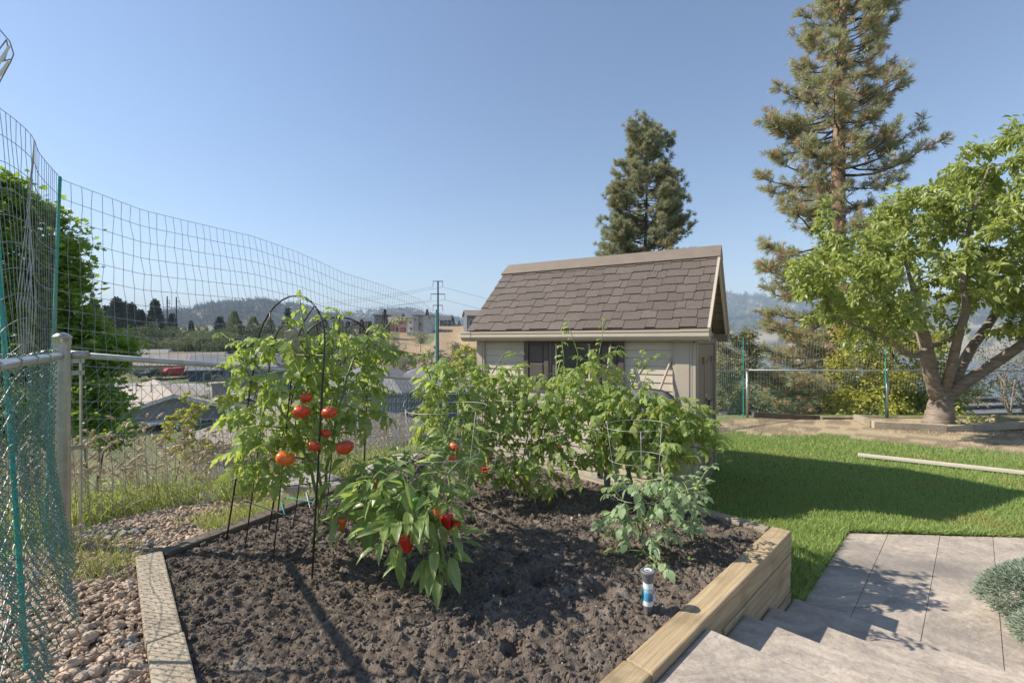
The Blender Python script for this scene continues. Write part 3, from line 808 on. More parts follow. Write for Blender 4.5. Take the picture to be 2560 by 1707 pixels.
# boulders outside the fence
def boulder(loc, s, seed, label):
    v, f = ico(3)
    nrm = fbm(v[:, 0] * 2 + seed, v[:, 1] * 2 + v[:, 2] * 3, 4, seed)[:, None]
    v = v * (.75 + .5 * nrm) * np.array(s) + loc
    mb = MB(); mb.add(v, f); o = mb.build('boulder', M['boulder'], smooth=True); tag(o, label, 'boulder', 'pale boulders behind the chain link fence')
boulder((-2.25, 4.9, .25), (.62, .36, .30), 3, 'wide pale boulder in the weeds behind the green chain link fence')
boulder((-1.35, 5.95, .22), (.5, .33, .26), 8, 'pale boulder half hidden behind the fence nearest the tall tomato plant')
boulder((-3.1, 4.55, .22), (.35, .3, .2), 12, 'small pale boulder among weeds right of the corner post')

# weeds outside the fence
mb = MB()
def strip(n, s0, s1, e0, e1, spread=1):
    s = rng.uniform(s0, s1, n); e = rng.uniform(e0, e1, n); d = unit(FARC - CORNER); nr = np.array([-d[1], d[0]])
    return CORNER + s[:, None] * d + e[:, None] * nr
p = np.vstack([strip(15000, -.6, 5.2, .4, 2.3), strip(2600, 1.3, 5, .02, .4)])
cl = fbm(p[:, 0] * 2, p[:, 1] * 2, 3, 61)
p = p[cl > .30]
blades(mb, p, .14 + .28 * fbm(p[:, 0], p[:, 1], 2, 62), .03, .4, .45, n=4)
# grass inside, along the bed
d_ = unit(BB - BA)
q = BA + rng.uniform(.5, 3.2, 5200)[:, None] * d_ + np.array([-d_[1], d_[0]]) * np.abs(rng.normal(.0, .22, 5200))[:, None]
q = q[(outside(q[:, 0], q[:, 1]) < 0) & ~in_poly(q[:, 0], q[:, 1], BED)]
blades(mb, q, .11, .05, .5, .5, n=3)
q = rng.normal(P(240, 1420, .56)[:2], (.16, .12), (420, 2)); q = np.vstack([q, rng.normal((-2.85, 3.05), (.15, .12), (350, 2)), rng.normal((-2.5, 2.75), (.12, .1), (200, 2))])
q = q[~in_poly(q[:, 0], q[:, 1], BED)]
blades(mb, q, .09, .045, .6, .6, n=3)
mb.build('weeds', M['weed'], kind='stuff')
mb = MB()
q = np.array([strip(1, .2, 5, .4, 1.8)[0] for _ in range(170)]); zq = ground_z(q[:, 0], q[:, 1])
for i in range(len(q)):
    nlf = rng.integers(8, 16); hgt = rng.uniform(.12, .42); pp_ = np.column_stack([q[i, 0] + rng.normal(0, .03, nlf), q[i, 1] + rng.normal(0, .03, nlf), zq[i] + rng.uniform(.02, hgt, nlf)])
    dd_ = rng.normal(0, 1, (nlf, 3)); dd_[:, 2] = .25
    mb.scatter([(0, 0, 0), (.03, .013, .004), (.075, 0, -.008), (.03, -.013, .004)], [(0, 3, 2, 1)], pp_, basisN(dd_, rng.normal(0, .4, nlf)), rng.uniform(.6, 1.3, nlf))
mb.build('broadleaf_weeds', M['grass'], kind='stuff')
# foxtail seed heads
mb = MB()
p = strip(1000, -.5, 5.0, .3, 2.2); z = ground_z(p[:, 0], p[:, 1]); hh = rng.uniform(.35, .85, len(p)) * (.7 + .5 * fbm(p[:, 0] * 1.5, p[:, 1] * 1.5, 2, 64))
for i in range(len(p)):
    a = rng.uniform(0, 6.28); lx, ly = math.cos(a), math.sin(a); l = rng.uniform(.05, .2); h = hh[i]
    b0 = np.array([p[i, 0], p[i, 1], z[i]])
    pts_ = [b0, b0 + [lx * l * .4, ly * l * .4, h * .6], b0 + [lx * l, ly * l, h]]
    mb.tube(pts_, [.0022, .0018, .0015], 3, 0, rng.random(), cap=False)
    hd = pts_[2]; dr = unit([lx * .8, ly * .8, rng.uniform(.1, 1.0)])
    hp = [hd, hd + dr * .03, hd + dr * .06 + [0, 0, -.004], hd + dr * .09 + [0, 0, -.014]]
    mb.tube(hp, [.005, .012, .010, .002], 5, 0, rng.random(), cap=False)
mb.build('foxtail_seed_heads', M['seed'], kind='stuff')

# ============================================================ FENCES
def chain_mesh(Ffun, W, Hh, cw, ch, rad=.0016, depth=.006, sides=3, sub=1):
    """interlocked zigzag wires; Ffun(u, v, w) -> point, u along, v up, w out of the mesh"""
    mb = MB(); nw = int(W / cw); nr_ = int(Hh / ch)
    for i in range(nw):
        pts = []
        for j in range(nr_ + 1):
            side = (i + j) % 2
            u = (i + side) * cw; v = Hh - j * ch
            if sub > 1:
                s = 1 if side else -1
                pts.append(Ffun(u - s * cw * .12, v + ch * .12, s * depth * .2)); pts.append(Ffun(u + s * .001, v, s * depth)); pts.append(Ffun(u - s * cw * .12, v - ch * .12, s * depth * 1.2))
            else:
                pts.append(Ffun(u, v, (depth if side else -depth)))
        mb.tube(pts, rad, sides, 0, rng.random(), cap=False)
    return mb
dL = unit(FARC - CORNER); nL = np.array([dL[1], -dL[0]])          # inwards
LL = np.linalg.norm(FARC - CORNER)
def gz1(x, y): return float(ground_z(np.array([x]), np.array([y]))[0])
RZ0 = E - 35 / F * 3.04; RZ1 = E - 98 / F * 7.6
def railz(s): return RZ0 + (RZ1 - RZ0) * s / LL
def post(mb, x, y, z0, z1, r, n=14, cap=True):
    mb.tube([(x, y, z0), (x, y, z1)], r, n)
def dome(mb, x, y, z, r):
    mb.lathe([(r * 1.08, -.045), (r * 1.10, -.002), (r * 1.2, 0), (r * 1.2, .004), (r * 1.0, .014), (r * .7, .026), (r * .3, .033), (.0005, .034)], (x, y, z), 14)

fl = thing('chain_link_fence', 'long green chain link fence running back from the steel corner post', 'fence', (*CORNER, .5))
mb = MB(); post(mb, *CORNER, .4, 1.955, .043); cp = mb.build('corner_post', M['galv'], fl, smooth=False)
mb = MB(); dome(mb, *CORNER, 1.955, .043); mb.build('post_cap', M['galv'], fl, smooth=True)
for zz in (1.80, 1.72, 1.22, .68):
    mb = MB(); mb.tube([(*CORNER, zz - .018), (*CORNER, zz + .018)], .047, 14)
    c = CORNER + dL * .06; mb.box(-.05, .06, -.004, .004, -.015, .015, M=np.block([[np.array([[dL[0], -dL[1], 0], [dL[1], dL[0], 0], [0, 0, 1]]), np.array([[c[0]], [c[1]], [zz]])], [0, 0, 0, 1]]))
    mb.build('tension_band', M['galv'], fl)
mb = MB(); c = CORNER + dL * .10
mb.beam((*c, .58), (*c, 1.82), .02, .008, up=(dL[0], dL[1], 0)); mb.build('tension_bar', M['galv'], fl)
mb = MB(); mb.tube([(*(CORNER + dL * .045), RZ0 + .004), (*(CORNER + dL * LL), RZ1)], .021, 12); mb.build('top_rail', M['rail'], fl, smooth=True)
mb = MB(); c0 = CORNER + dL * .08; mb.tube([(*(CORNER + dL * .045), RZ0 + .004), (*(CORNER + dL * .14), RZ0)], .026, 12); mb.build('rail_end_cup', M['galv'], fl, smooth=True)
for s in (1.0, 2.2, 3.3):
    mb = MB(); a = CORNER + dL * s
    t = np.linspace(0, 6.28, 12)
    mb.tube([(a[0] + nL[0] * .024 * math.cos(q) + dL[0] * .002 * q, a[1] + nL[1] * .024 * math.cos(q) + dL[1] * .002 * q, railz(s) + .024 * math.sin(q)) for q in t], .0022, 4)
    mb.build('tie_wire', M['galv'], fl)
mb = MB(); post(mb, *FARC, -.05, RZ1 + .08, .036); mb.build('far_post', M['galv'], fl)
mb = MB(); dome(mb, *FARC, RZ1 + .08, .036); mb.build('post_cap', M['galv'], fl, smooth=True)
Hf = 1.24
def fL(u, v, w):
    a = CORNER + dL * (.10 + u) - nL * (.026 + w)
    k = .012 * math.sin(u * 3.1 + v * 2) * (1 - v / Hf)
    return (a[0] - nL[0] * k, a[1] - nL[1] * k, railz(u + .1) - Hf + v)
chain_mesh(fL, LL - .12, Hf, .048, .050, .0022, .004).build('chain_link', M['vinyl'], fl, kind='stuff')

fn = thing('chain_link_fence', 'near chain link fence with loose bulging green wire left of the steel corner post', 'fence', (*(CORNER + NEARD * 1.0), .5))
nN = np.array([-NEARD[1], NEARD[0]])       # towards the gravel (+x)
mb = MB(); mb.tube([(*(CORNER + NEARD * .045), RZ0), (*(CORNER + NEARD * 3.0), RZ0 + .005)], .0215, 14); mb.build('top_rail', M['rail'], fn, smooth=True)
mb = MB(); a = CORNER + NEARD * 3.0; post(mb, *a, .3, 1.9, .03); mb.build('line_post', M['galv'], fn)
for s in (.12, .62, 1.0, 1.38, 1.75):
    mb = MB(); a = CORNER + NEARD * s
    mb.tube([(a[0] + nN[0] * .0255 * math.cos(q) + NEARD[0] * .004 * q, a[1] + nN[1] * .0255 * math.cos(q) + NEARD[1] * .004 * q, RZ0 + .0255 * math.sin(q)) for q in np.linspace(0, 6.6, 14)], .0028, 5)
    mb.build('tie_wire', M['galv'], fn)
Hn = 1.37
def fN(u, v, w):
    t = 1 - v / Hn
    bulge = -.03 + .19 * t ** 1.6 * sst(.0, .7, u) + .015 * math.sin(u * 9 + t * 5) * t + .008 * math.sin(u * 17 - t * 7)
    back = .02 * math.exp(-((t - 1) * 6) ** 2) * math.sin(u * 7)
    a = CORNER + NEARD * (.05 + u) + nN * (bulge + back + w * 1.5)
    return (a[0], a[1], RZ0 + .03 - Hn + v + .006 * math.sin(u * 6))
chain_mesh(fN, 2.7, Hn, .035, .034, .0019, .008, 4, sub=3).build('chain_link', M['vinyl'], fn, kind='stuff')

# ---- welded wire extension on the long side and round the near corner
def ray_s(px):                      # distance along the long fence seen at this column
    k = (px - 1280) / F
    return (CORNER[0] - k * CORNER[1]) / (k * dL[1] - dL[0])
tp = [(150, 440), (370, 520), (640, 585), (745, 625), (860, 680), (1000, 722), (1060, 745), (1090, 772)]
ts = []; tz = []
for px, py in tp:
    s = ray_s(px); d = CORNER[1] + dL[1] * s; ts.append(s); tz.append(E + (850 - py) / F * d)
def ext_top(s): return float(np.interp(s, ts, tz))
ex = thing('wire_mesh_extension', 'tall welded wire mesh rising above the long fence, wavy along its top', 'wire mesh', (*CORNER, 1.8))
ROWS = 20
def extpt(s, k):
    """k-th row down from the top"""
    top = ext_top(max(0, s)) - .02 * max(0, -s); z = top - k * .122
    lat = .04 * math.sin(s * 1.7 + k * .25) * (1 if k < 10 else .4) + .03
    w = .05
    if s < 0:
        a = CORNER + NEARD * (-s) - nN * (.03 + .10 * math.sin(-s * 3.2))
        z += .10 * sst(0, 1.3, -s) * 1.0 - .05 * math.sin(-s * 3)
    else:
        a = CORNER + dL * s - nL * (lat)
    g = .57 if s < 0 else gz1(a[0], a[1])
    return np.array([a[0], a[1], max(z, g + .01)])
ss_ = []
s = 0.0
while s < LL + .02: ss_.append(s); s += .062
mb = MB(); mv = MB()
for k in range(ROWS):
    mb.tube([extpt(q, k) for q in ss_], .0021, 3, cap=False)
for q in ss_:
    jx = rng.normal(0, .006, ROWS); jx[0] = 0
    kk = int(rng.integers(2, 12)) if rng.random() < .35 else None
    if kk: jx[kk] += rng.choice([-1, 1]) * .016
    mv.tube([extpt(min(max(q + jx[k] + .012 * k * math.sin(q), 0), LL), k) for k in range(ROWS)], .0018, 3, cap=False)
mb.build('line_wire', M['wire'], ex, kind='stuff'); mv.build('stay_wire', M['wire'], ex, kind='stuff')

exn = thing('wire_mesh_extension', 'welded wire mesh flaring upward above the near fence at the left', 'wire mesh', (*(CORNER + NEARD), 1.8))
# top line measured at three columns
npx = [(150, 440, 3.02), (118, 405, 2.72), (95, 375, 2.56), (85, 342, 2.46), (60, 315, 2.38), (30, 290, 2.26), (0, 268, 2.15), (-60, 240, 1.98), (-200, 190, 1.6), (-400, 120, 1.3)]
ntop = np.array([Q(*a) for a in npx])
cum = np.concatenate([[0], np.cumsum(np.linalg.norm(np.diff(ntop[:, :2], axis=0), axis=1))])
def nearpt(u, k):
    p = np.array([np.interp(u, cum, ntop[:, i]) for i in range(3)])
    q = CORNER + NEARD * u - nN * .03
    t = min(1, k / 10)
    xy = p[:2] * (1 - t) + q * t
    return np.array([xy[0], xy[1], max(p[2] - k * .122, .56)])
mb = MB(); mv = MB(); us = np.arange(0, cum[-1], .055)
for k in range(ROWS + 2): mb.tube([nearpt(u, k) for u in us], .0019, 3, cap=False)
for u in us: mv.tube([nearpt(min(max(u + rng.normal(0, .006), 0), cum[-1]), k) for k in range(ROWS + 2)], .0014, 3, cap=False)
mb.build('line_wire', M['wire'], exn, kind='stuff'); mv.build('stay_wire', M['wire'], exn, kind='stuff')
# bunched pale wires where the roll overlaps
bw = thing('bunched_wire', 'bunch of pale overlapping wires hanging down behind the near fence rail', 'wire', tuple(Q(85, 345, 2.46)))
for k in range(7):
    mb = MB(); a = Q(85, 345 + 8 * k, 2.46)
    mb.tube([a, Q(82, 400, 2.5) + rng.normal(0, .004, 3), Q(74 - k, 520, 2.5) + rng.normal(0, .008, 3), Q(56 + 4 * k, 640, 2.48) + rng.normal(0, .012, 3), Q(42 + 8 * k, 760, 2.45), Q(50 + 5 * k, 900, 2.45)], .0018, 4, cap=False)
    mb.build('wire_strand', M['cagewire'], bw)
lp = thing('bent_wire_end', 'bent loose end of wire mesh poking into the top left of the view', 'wire', tuple(Q(10, 130, 1.8)))
for a in ([(-60, 20), (-5, 66), (24, 100), (34, 132), (28, 148), (2, 196), (-30, 260)], [(-40, 150), (0, 118), (16, 96)], [(-40, 190), (0, 152), (26, 145)], [(16, 96), (20, 118), (10, 150)], [(-5, 66), (-20, 150), (-40, 230)], [(22, 110), (4, 142), (-20, 170)]):
    mb = MB(); mb.tube([Q(x, y, 1.8) for x, y in a], .0022, 5); mb.build('wire_strand', M['wire'], lp)
for a in ([(24, 112), (6, 142), (-4, 162)], [(22, 150), (4, 178), (-6, 196)]):
    mb = MB(); mb.tube([Q(x, y, 1.79) for x, y in a], [.004, .006, .002], 5); mb.build('tape_scrap', M['white'], lp)

# ---- garden stakes
def stake(p0, p1, r, label):
    mb = MB(); p0 = np.asarray(p0, float); p1 = np.asarray(p1, float)
    n = int(np.linalg.norm(p1 - p0) / .016); t = np.linspace(0, 1, n)
    rad = np.where(np.arange(n) % 2 == 0, r, r * .86)
    root = thing('garden_stake', label, 'stake', tuple(p0), group='teal stakes tied to the fences')
    mb.tube([p0 + (p1 - p0) * q for q in t], rad, 8); mb.build('stake_shaft', M['stake'], root)
    mb = MB(); d = unit(p1 - p0); mb.tube([p1, p1 + d * .008, p1 + d * .014], [r * 1.05, r * .8, .001], 8); mb.build('stake_tip', M['stake'], root)
stake(Q(112, 900, 3.06) * [1, 1, 0] + [0, 0, .55], Q(150, 442, 3.0), .0095, 'ribbed teal stake standing beside the steel corner post')
stake((-2.02, 1.93, .55), Q(-10, 540, 2.08), .0105, 'ribbed teal stake leaning behind the near green chain link wire')
stake((FARC[0], FARC[1] - .08, 0.0), Q(1091, 772, 7.5), .016, 'teal stake at the far end of the long fence left of the shed')

# ---- back fence
fb = thing('chain_link_fence', 'low chain link fence across the back of the lawn', 'fence', (9.5, 11.8, 0))
BR = 1.20
pa = [np.array([*FARC, RZ1]), np.array([*BK1, BR]), np.array([24, 11.8, BR - .06])]
for i in range(2):
    mb = MB(); mb.tube([pa[i], pa[i + 1]], .021, 8); mb.build('top_rail', M['rail'], fb, smooth=True)
posts = [(5.99, 11.8), (9.55, 11.8), (13.2, 11.8), (16.8, 11.8), (1.2, 9.01), (3.6, 10.41)]
for x_, y_ in posts:
    mb = MB(); post(mb, x_, y_, -.05, BR, .032, 10); mb.build('line_post', M['galv'], fb, smooth=True)
    mb = MB(); mb.lathe([(.034, -.02), (.036, .0), (.03, .02), (.014, .035), (.0005, .04)], (x_, y_, BR), 10); mb.build('post_cap', M['galv'], fb, smooth=True)
k = unit(pa[1][:2] - pa[0][:2]); Lb = np.linalg.norm(pa[1][:2] - pa[0][:2])
chain_mesh(lambda u, v, w: (pa[0][0] + k[0] * u - k[1] * (w + .02), pa[0][1] + k[1] * u + k[0] * (w + .02), RZ1 + (BR - RZ1) * u / Lb - 1.17 + v), Lb, 1.17, .0365, .0365, .0018, .004).build('chain_link', M['vinyl'], fb, kind='stuff')
chain_mesh(lambda u, v, w: (BK1[0] + u, 11.78 + w, .03 + v), 12, 1.17, .0365, .0365, .0018, .004).build('chain_link', M['vinyl'], fb, kind='stuff')
eb = thing('wire_mesh_extension', 'sagging welded wire mesh above the low back fence of the lawn', 'wire mesh', (9.5, 11.8, 1.2))
def backpt(s, kk, lim=None):
    if s < Lb:
        a = pa[0][:2] + k * s; top = 2.42 + (1.98 - 2.42) * min(1, s / 5.5) ** .6; g = 0
    else:
        a = np.array([BK1[0] + s - Lb, 11.8]); top = 1.98 - .05 * math.sin((s - Lb) * 1.76) ** 2
    return np.array([a[0] + .01 * math.sin(kk + s * 2), a[1] + .05 + .02 * math.sin(kk * .7 + s * 3), max(top - kk * .115, .02)])
mb = MB(); mv = MB(); ss_ = np.arange(0, Lb + 13, .08)
for kk in range(12): mb.tube([backpt(q, kk) for q in ss_], .0015, 3, cap=False)
for q in ss_: mv.tube([backpt(q + rng.normal(0, .008), kk) for kk in range(12)], .0015, 3, cap=False)
mb.build('line_wire', M['cagewire'], eb, kind='stuff'); mv.build('stay_wire', M['cagewire'], eb, kind='stuff')
stake((5.86, 11.74, 0), (5.86, 11.74, 1.99), .014, 'thin teal stake on the back fence at the post nearest the shed')
stake((9.46, 11.74, 0), (9.46, 11.74, 1.97), .014, 'thin teal stake on the back fence left of the cherry trunk')
stake((13.1, 11.74, 0), (13.1, 11.74, 1.95), .014, 'thin teal stake on the back fence right of the cherry trunk')
# ============================================================ GARDEN SHED
SH = thing('garden_shed', 'beige resin garden shed with brown shingle roof and dark shutters', 'shed', (-.516, 6.86, 0), R(-29.8))
SW, SD = 3.0, 2.13
def lb(name, boxes, m, parent=None, bevel=.003, label=None, smooth=False):
    mb = MB()
    for b in boxes: mb.box(*b, tint=random.random())
    return mb.build(name, m, parent or SH, bevel=bevel, local=True, label=label)
shed_floor = lb('floor', [(.02, 2.98, .02, 2.11, 0, .06)], M['shed_brown'])
front = lb('wall', [(.03, 2.97, .04, .08, .06, 2.06)], M['shed_wall'], bevel=0)
# siding boards, each a piece, leaving the window opening
bh = .098; z = .06; me_cache = {}
k = 0
while z < 2.0:
    z1 = min(z + bh, 2.04)
    spans = [(.13, 2.78)]
    if z1 > 1.36 and z < 1.93: spans = [(.13, 1.19), (1.81, 2.78)]
    for a, b in spans:
        mb = MB(); mb.add([(a, .021, z + .005), (b, .021, z + .005), (b, .030, z1 - .002), (a, .030, z1 - .002), (a, .045, z + .004), (b, .045, z + .004), (b, .045, z1 - .002), (a, .045, z1 - .002)],
               [(0, 1, 2, 3), (0, 4, 5, 1), (3, 2, 6, 7), (0, 3, 7, 4), (1, 5, 6, 2)], tint=random.random())
        mb.build('siding_board', M['shed_wall'], front, local=True)
    z += bh
lb('wall', [(.03, 2.97, 2.05, 2.09, .06, 2.06)], M['shed_wall'], bevel=0)
lb('wall', [(.04, .08, .08, 2.05, .06, 2.06)], M['shed_wall'], bevel=0)
for x0, x1 in ((-.005, .13), (2.78, 3.0)):
    lb('corner_post', [(x0, x1, -.005, .04, 0, 2.06), (x0 + .03, x1 - .03, -.012, -.0045, .02, 2.04)], M['shed_trim'])
    lb('corner_post', [(x0, x1, 2.09, 2.135, 0, 2.06)], M['shed_trim'])
# window with frame, glass and sill
win = lb('window', [(1.19, 1.81, .012, .05, 1.90, 1.955), (1.19, 1.81, .012, .05, 1.36, 1.42), (1.19, 1.25, .012, .05, 1.42, 1.90), (1.75, 1.81, .012, .05, 1.42, 1.90)], M['shed_brown'])
lb('window_frame', [(1.25, 1.275, .02, .045, 1.42, 1.90), (1.725, 1.75, .02, .045, 1.42, 1.90), (1.275, 1.725, .02, .045, 1.42, 1.445)], M['shed_wall'], win)
lb('glass', [(1.275, 1.725, .034, .038, 1.445, 1.90)], M['glass'], win, bevel=0)
lb('window_sill', [(1.17, 1.83, -.015, .03, 1.335, 1.36)], M['shed_wall'], win)
for x0, x1 in ((.79, 1.17), (1.83, 2.20)):
    sh = lb('shutter', [(x0, x0 + .07, -.012, .016, 1.29, 1.965), (x1 - .07, x1, -.012, .016, 1.29, 1.965), (x0 + .07, x1 - .07, -.012, .016, 1.29, 1.38), (x0 + .07, x1 - .07, -.012, .016, 1.90, 1.965), (x0 + .07, x1 - .07, .005, .016, 1.38, 1.90)], M['shed_brown'])
    for za, zb in ((1.40, 1.63), (1.65, 1.88)):
        lb('shutter_panel', [(x0 + .09, x1 - .09, -.006, .0049, za, zb)], M['shed_brown'], sh, bevel=.006)
for xx in (.10, 2.80):
    mb = MB(); mb.tube([(xx, -.012, 1.99), (xx, -.018, 1.99)], .009, 8); mb.build('screw', M['shed_brown'], SH, local=True)
# gable wall with the double door
gx0 = SW
gab = MB()
RT = 3.13; EV = 2.02
gab.add([(2.93, .04, EV), (2.93, 2.09, EV), (2.93, 1.065, RT - .18), (2.97, .04, EV), (2.97, 2.09, EV), (2.97, 1.065, RT - .18)], [(3, 4, 5), (0, 2, 1)])
gab = gab.build('gable', M['shed_wall'], SH, local=True)
zz = EV
while zz < RT - .3:
    hw = (RT - .2 - zz) / (RT - .2 - EV) * 1.03; hw2 = (RT - .2 - zz - .09) / (RT - .2 - EV) * 1.03
    mb = MB(); mb.add([(2.985, 1.065 - hw, zz), (2.985, 1.065 + hw, zz), (2.975, 1.065 + hw2, zz + .09), (2.975, 1.065 - hw2, zz + .09)], [(0, 1, 2, 3)])
    mb.build('siding_board', M['shed_wall'], gab, local=True); zz += .095
gab2 = MB(); gab2.add([(.04, .04, EV), (.04, 2.09, EV), (.04, 1.065, RT - .18), (.08, .04, EV), (.08, 2.09, EV), (.08, 1.065, RT - .18)], [(3, 4, 5), (0, 2, 1)])
gab2.build('gable', M['shed_wall'], SH, local=True)
lb('door_frame', [(2.96, 3.03, .04, .20, 0, 1.96), (2.96, 3.03, 1.93, 2.09, 0, 1.96), (2.96, 3.03, .20, 1.93, 1.90, 1.98), (2.96, 3.035, .20, 1.93, 0, .06)], M['shed_door'])
for b_ in ((3.03, 3.045, .10, .14, 0, 1.98), (3.03, 3.045, 1.99, 2.03, 0, 1.98), (3.003, 3.04, -.004, .038, 0, 1.92)): lb('door_trim', [b_], M['shed_trim'])
for y0, y1, hs in ((.205, 1.062, 1), (1.068, 1.925, 0)):
    st = .10
    d = lb('door', [(2.965, 2.985, y0, y1, .065, 1.895), (2.985, 3.012, y0, y0 + st, .065, 1.895), (2.985, 3.012, y1 - st, y1, .065, 1.895),
                    (2.985, 3.012, y0 + st, y1 - st, .065, .20), (2.985, 3.012, y0 + st, y1 - st, .92, 1.05), (2.985, 3.012, y0 + st, y1 - st, 1.72, 1.895)], M['shed_door'])
    n = 4; w = (y1 - y0 - 2 * st) / n
    for za, zb in ((.21, .91), (1.06, 1.71)):
        for q in range(n):
            drop = .05 * abs(q - 1.5) if zb > 1.5 else 0
            lb('door_board', [(2.985, 3.004, y0 + st + q * w + .012, y0 + st + (q + 1) * w - .012, za + .01, zb - .01 - drop)], M['shed_door'], d, bevel=.006)
    for zz in (.35, 1.0, 1.65):
        yy = y0 if hs else y1
        lb('hinge', [(3.012, 3.02, yy - .02, yy + .05, zz, zz + .06)], M['shed_brown'], d)
hd = MB(); hd.tube([(3.02, 1.04, .93), (3.06, 1.04, .95), (3.06, 1.04, 1.13), (3.02, 1.04, 1.15)], .012, 8); hd.build('door_handle', M['blackplastic'], SH, local=True)
lb('hasp', [(3.012, 3.025, 1.0, 1.13, 1.18, 1.23)], M['galv'])
pd = MB(); pd.box(3.025, 3.05, 1.045, 1.085, 1.10, 1.15); pd.tube([(3.037, 1.05, 1.15), (3.037, 1.053, 1.18), (3.037, 1.065, 1.19), (3.037, 1.077, 1.18), (3.037, 1.08, 1.15)], .004, 6); pd.build('padlock', M['galv'], SH, local=True, bevel=.003)
# roof
X0, X1 = -.10, 3.20; YR = 1.065; ZR = 3.155; YE = -.11; ZE = 2.085
sl = unit([0, YE - YR, ZE - ZR]); SLn = math.hypot(YE - YR, ZE - ZR); nrm = np.array([0, -sl[2] * -1, 0]); nrm = unit(np.cross([1, 0, 0], sl)); nrm = nrm if nrm[2] > 0 else -nrm
roof = MB()
for sg in (1, -1):
    def rp(xx, t, h):
        q = np.array([xx, YR, ZR]) + sl * t + nrm * h
        if sg < 0: q[1] = 2 * YR - q[1]
        return q
    v = [rp(X0 + .02, 0, -.03), rp(X1 - .02, 0, -.03), rp(X1 - .02, SLn, -.03), rp(X0 + .02, SLn, -.03), rp(X0 + .02, 0, 0), rp(X1 - .02, 0, 0), rp(X1 - .02, SLn, 0), rp(X0 + .02, SLn, 0)]
    roof.add(v, [(0, 1, 2, 3), (4, 7, 6, 5), (0, 4, 5, 1), (2, 6, 7, 3), (1, 5, 6, 2), (0, 3, 7, 4)])
roof = roof.build('roof', M['shed_brown'], SH, local=True)
g2 = np.random.default_rng(5); rows = 9; ex_ = (SLn - .06) / rows
seams = [X0 + 1.13, X0 + 2.22]
tile_me = {}
def tile(w, t0, t1, h0, h1, x0, sg):
    mb = MB()
    def rp(xx, t, h):
        q = np.array([xx, YR, ZR]) + sl * t + nrm * h
        if sg < 0: q[1] = 2 * YR - q[1]
        return q
    v = [rp(x0 + .0025, t0, h0), rp(x0 + w - .0025, t0, h0), rp(x0 + w - .0025, t1, h1), rp(x0 + .0025, t1, h1), rp(x0 + .0025, t1, h1 - .012), rp(x0 + w - .0025, t1, h1 - .012), rp(x0 + .0025, t0, h0 - .004), rp(x0 + w - .0025, t0, h0 - .004)]
    mb.add(v, [(0, 3, 2, 1), (3, 4, 5, 2), (0, 6, 4, 3), (1, 2, 5, 7), (0, 1, 7, 6)], tint=g2.random())
    mb.build('shingle', M['shingle'], roof, local=True)
for sg in (1,):
    for r_ in range(rows):
        x0 = X0
        first = True; flip = g2.random() < .5
        while x0 < X1 - .01:
            w = float(g2.choice([.12, .19, .24, .27])) if not first else float(g2.uniform(.08, .22)); first = False
            for s_ in seams:
                sx = s_ - .012 * r_
                if x0 < sx < x0 + w + .05: w = sx - x0 + (.0 if w > .05 else 0)
            w = max(.05, min(w, X1 - x0))
            if X1 - x0 - w < .06: w = X1 - x0
            ext = .0 if flip else .022; flip = not flip
            t0 = .05 + r_ * ex_ ; t1 = min(t0 + ex_ + .004 + ext, SLn + .012)
            tile(w, t0 - .01, t1, .004 + (0 if flip else .003), .016 + (0 if flip else .003), x0, sg)
            x0 += w
for r_ in range(rows):     # back slope: one long course per row
    t0 = .05 + r_ * ex_; tile(X1 - X0, t0, t0 + ex_ + .01, .004, .02, X0, -1)
# ridge cap
mb = MB(); c = []
for xx in (X0 - .03, X1 + .015):
    ins_ = .045 if xx < 0 else 0
    c.append([np.array([xx, YR, ZR]) - np.array([0, sl[1], -sl[2]]) * 0])
def cap(xx, t, h, sg):
    q = np.array([xx, YR, ZR]) + sl * t + nrm * h
    if sg < 0: q[1] = 2 * YR - q[1]
    return q
for sg in (1, -1):
    a0 = cap(X0 - .03, .20, .036, sg); a1 = cap(X1 + .012, .20, .036, sg); t0 = np.array([X0 + .02, YR, ZR + .065]); t1 = np.array([X1 + .012, YR, ZR + .065])
    b0 = cap(X0 - .03, .20, .012, sg); b1 = cap(X1 + .012, .20, .012, sg)
    mb.add([a0, a1, t1, t0, b0, b1], [(0, 1, 2, 3), (4, 5, 1, 0)])
    e1 = cap(X1 + .012, 0, -.02, sg); mb.add([a1, b1, t1, e1], [(0, 1, 3, 2)])
    e0 = cap(X0 - .03, 0, -.02, sg); mb.add([a0, b0, t0, e0], [(0, 2, 3, 1)])
mb.build('ridge_cap', M['ridge'], roof, local=True)
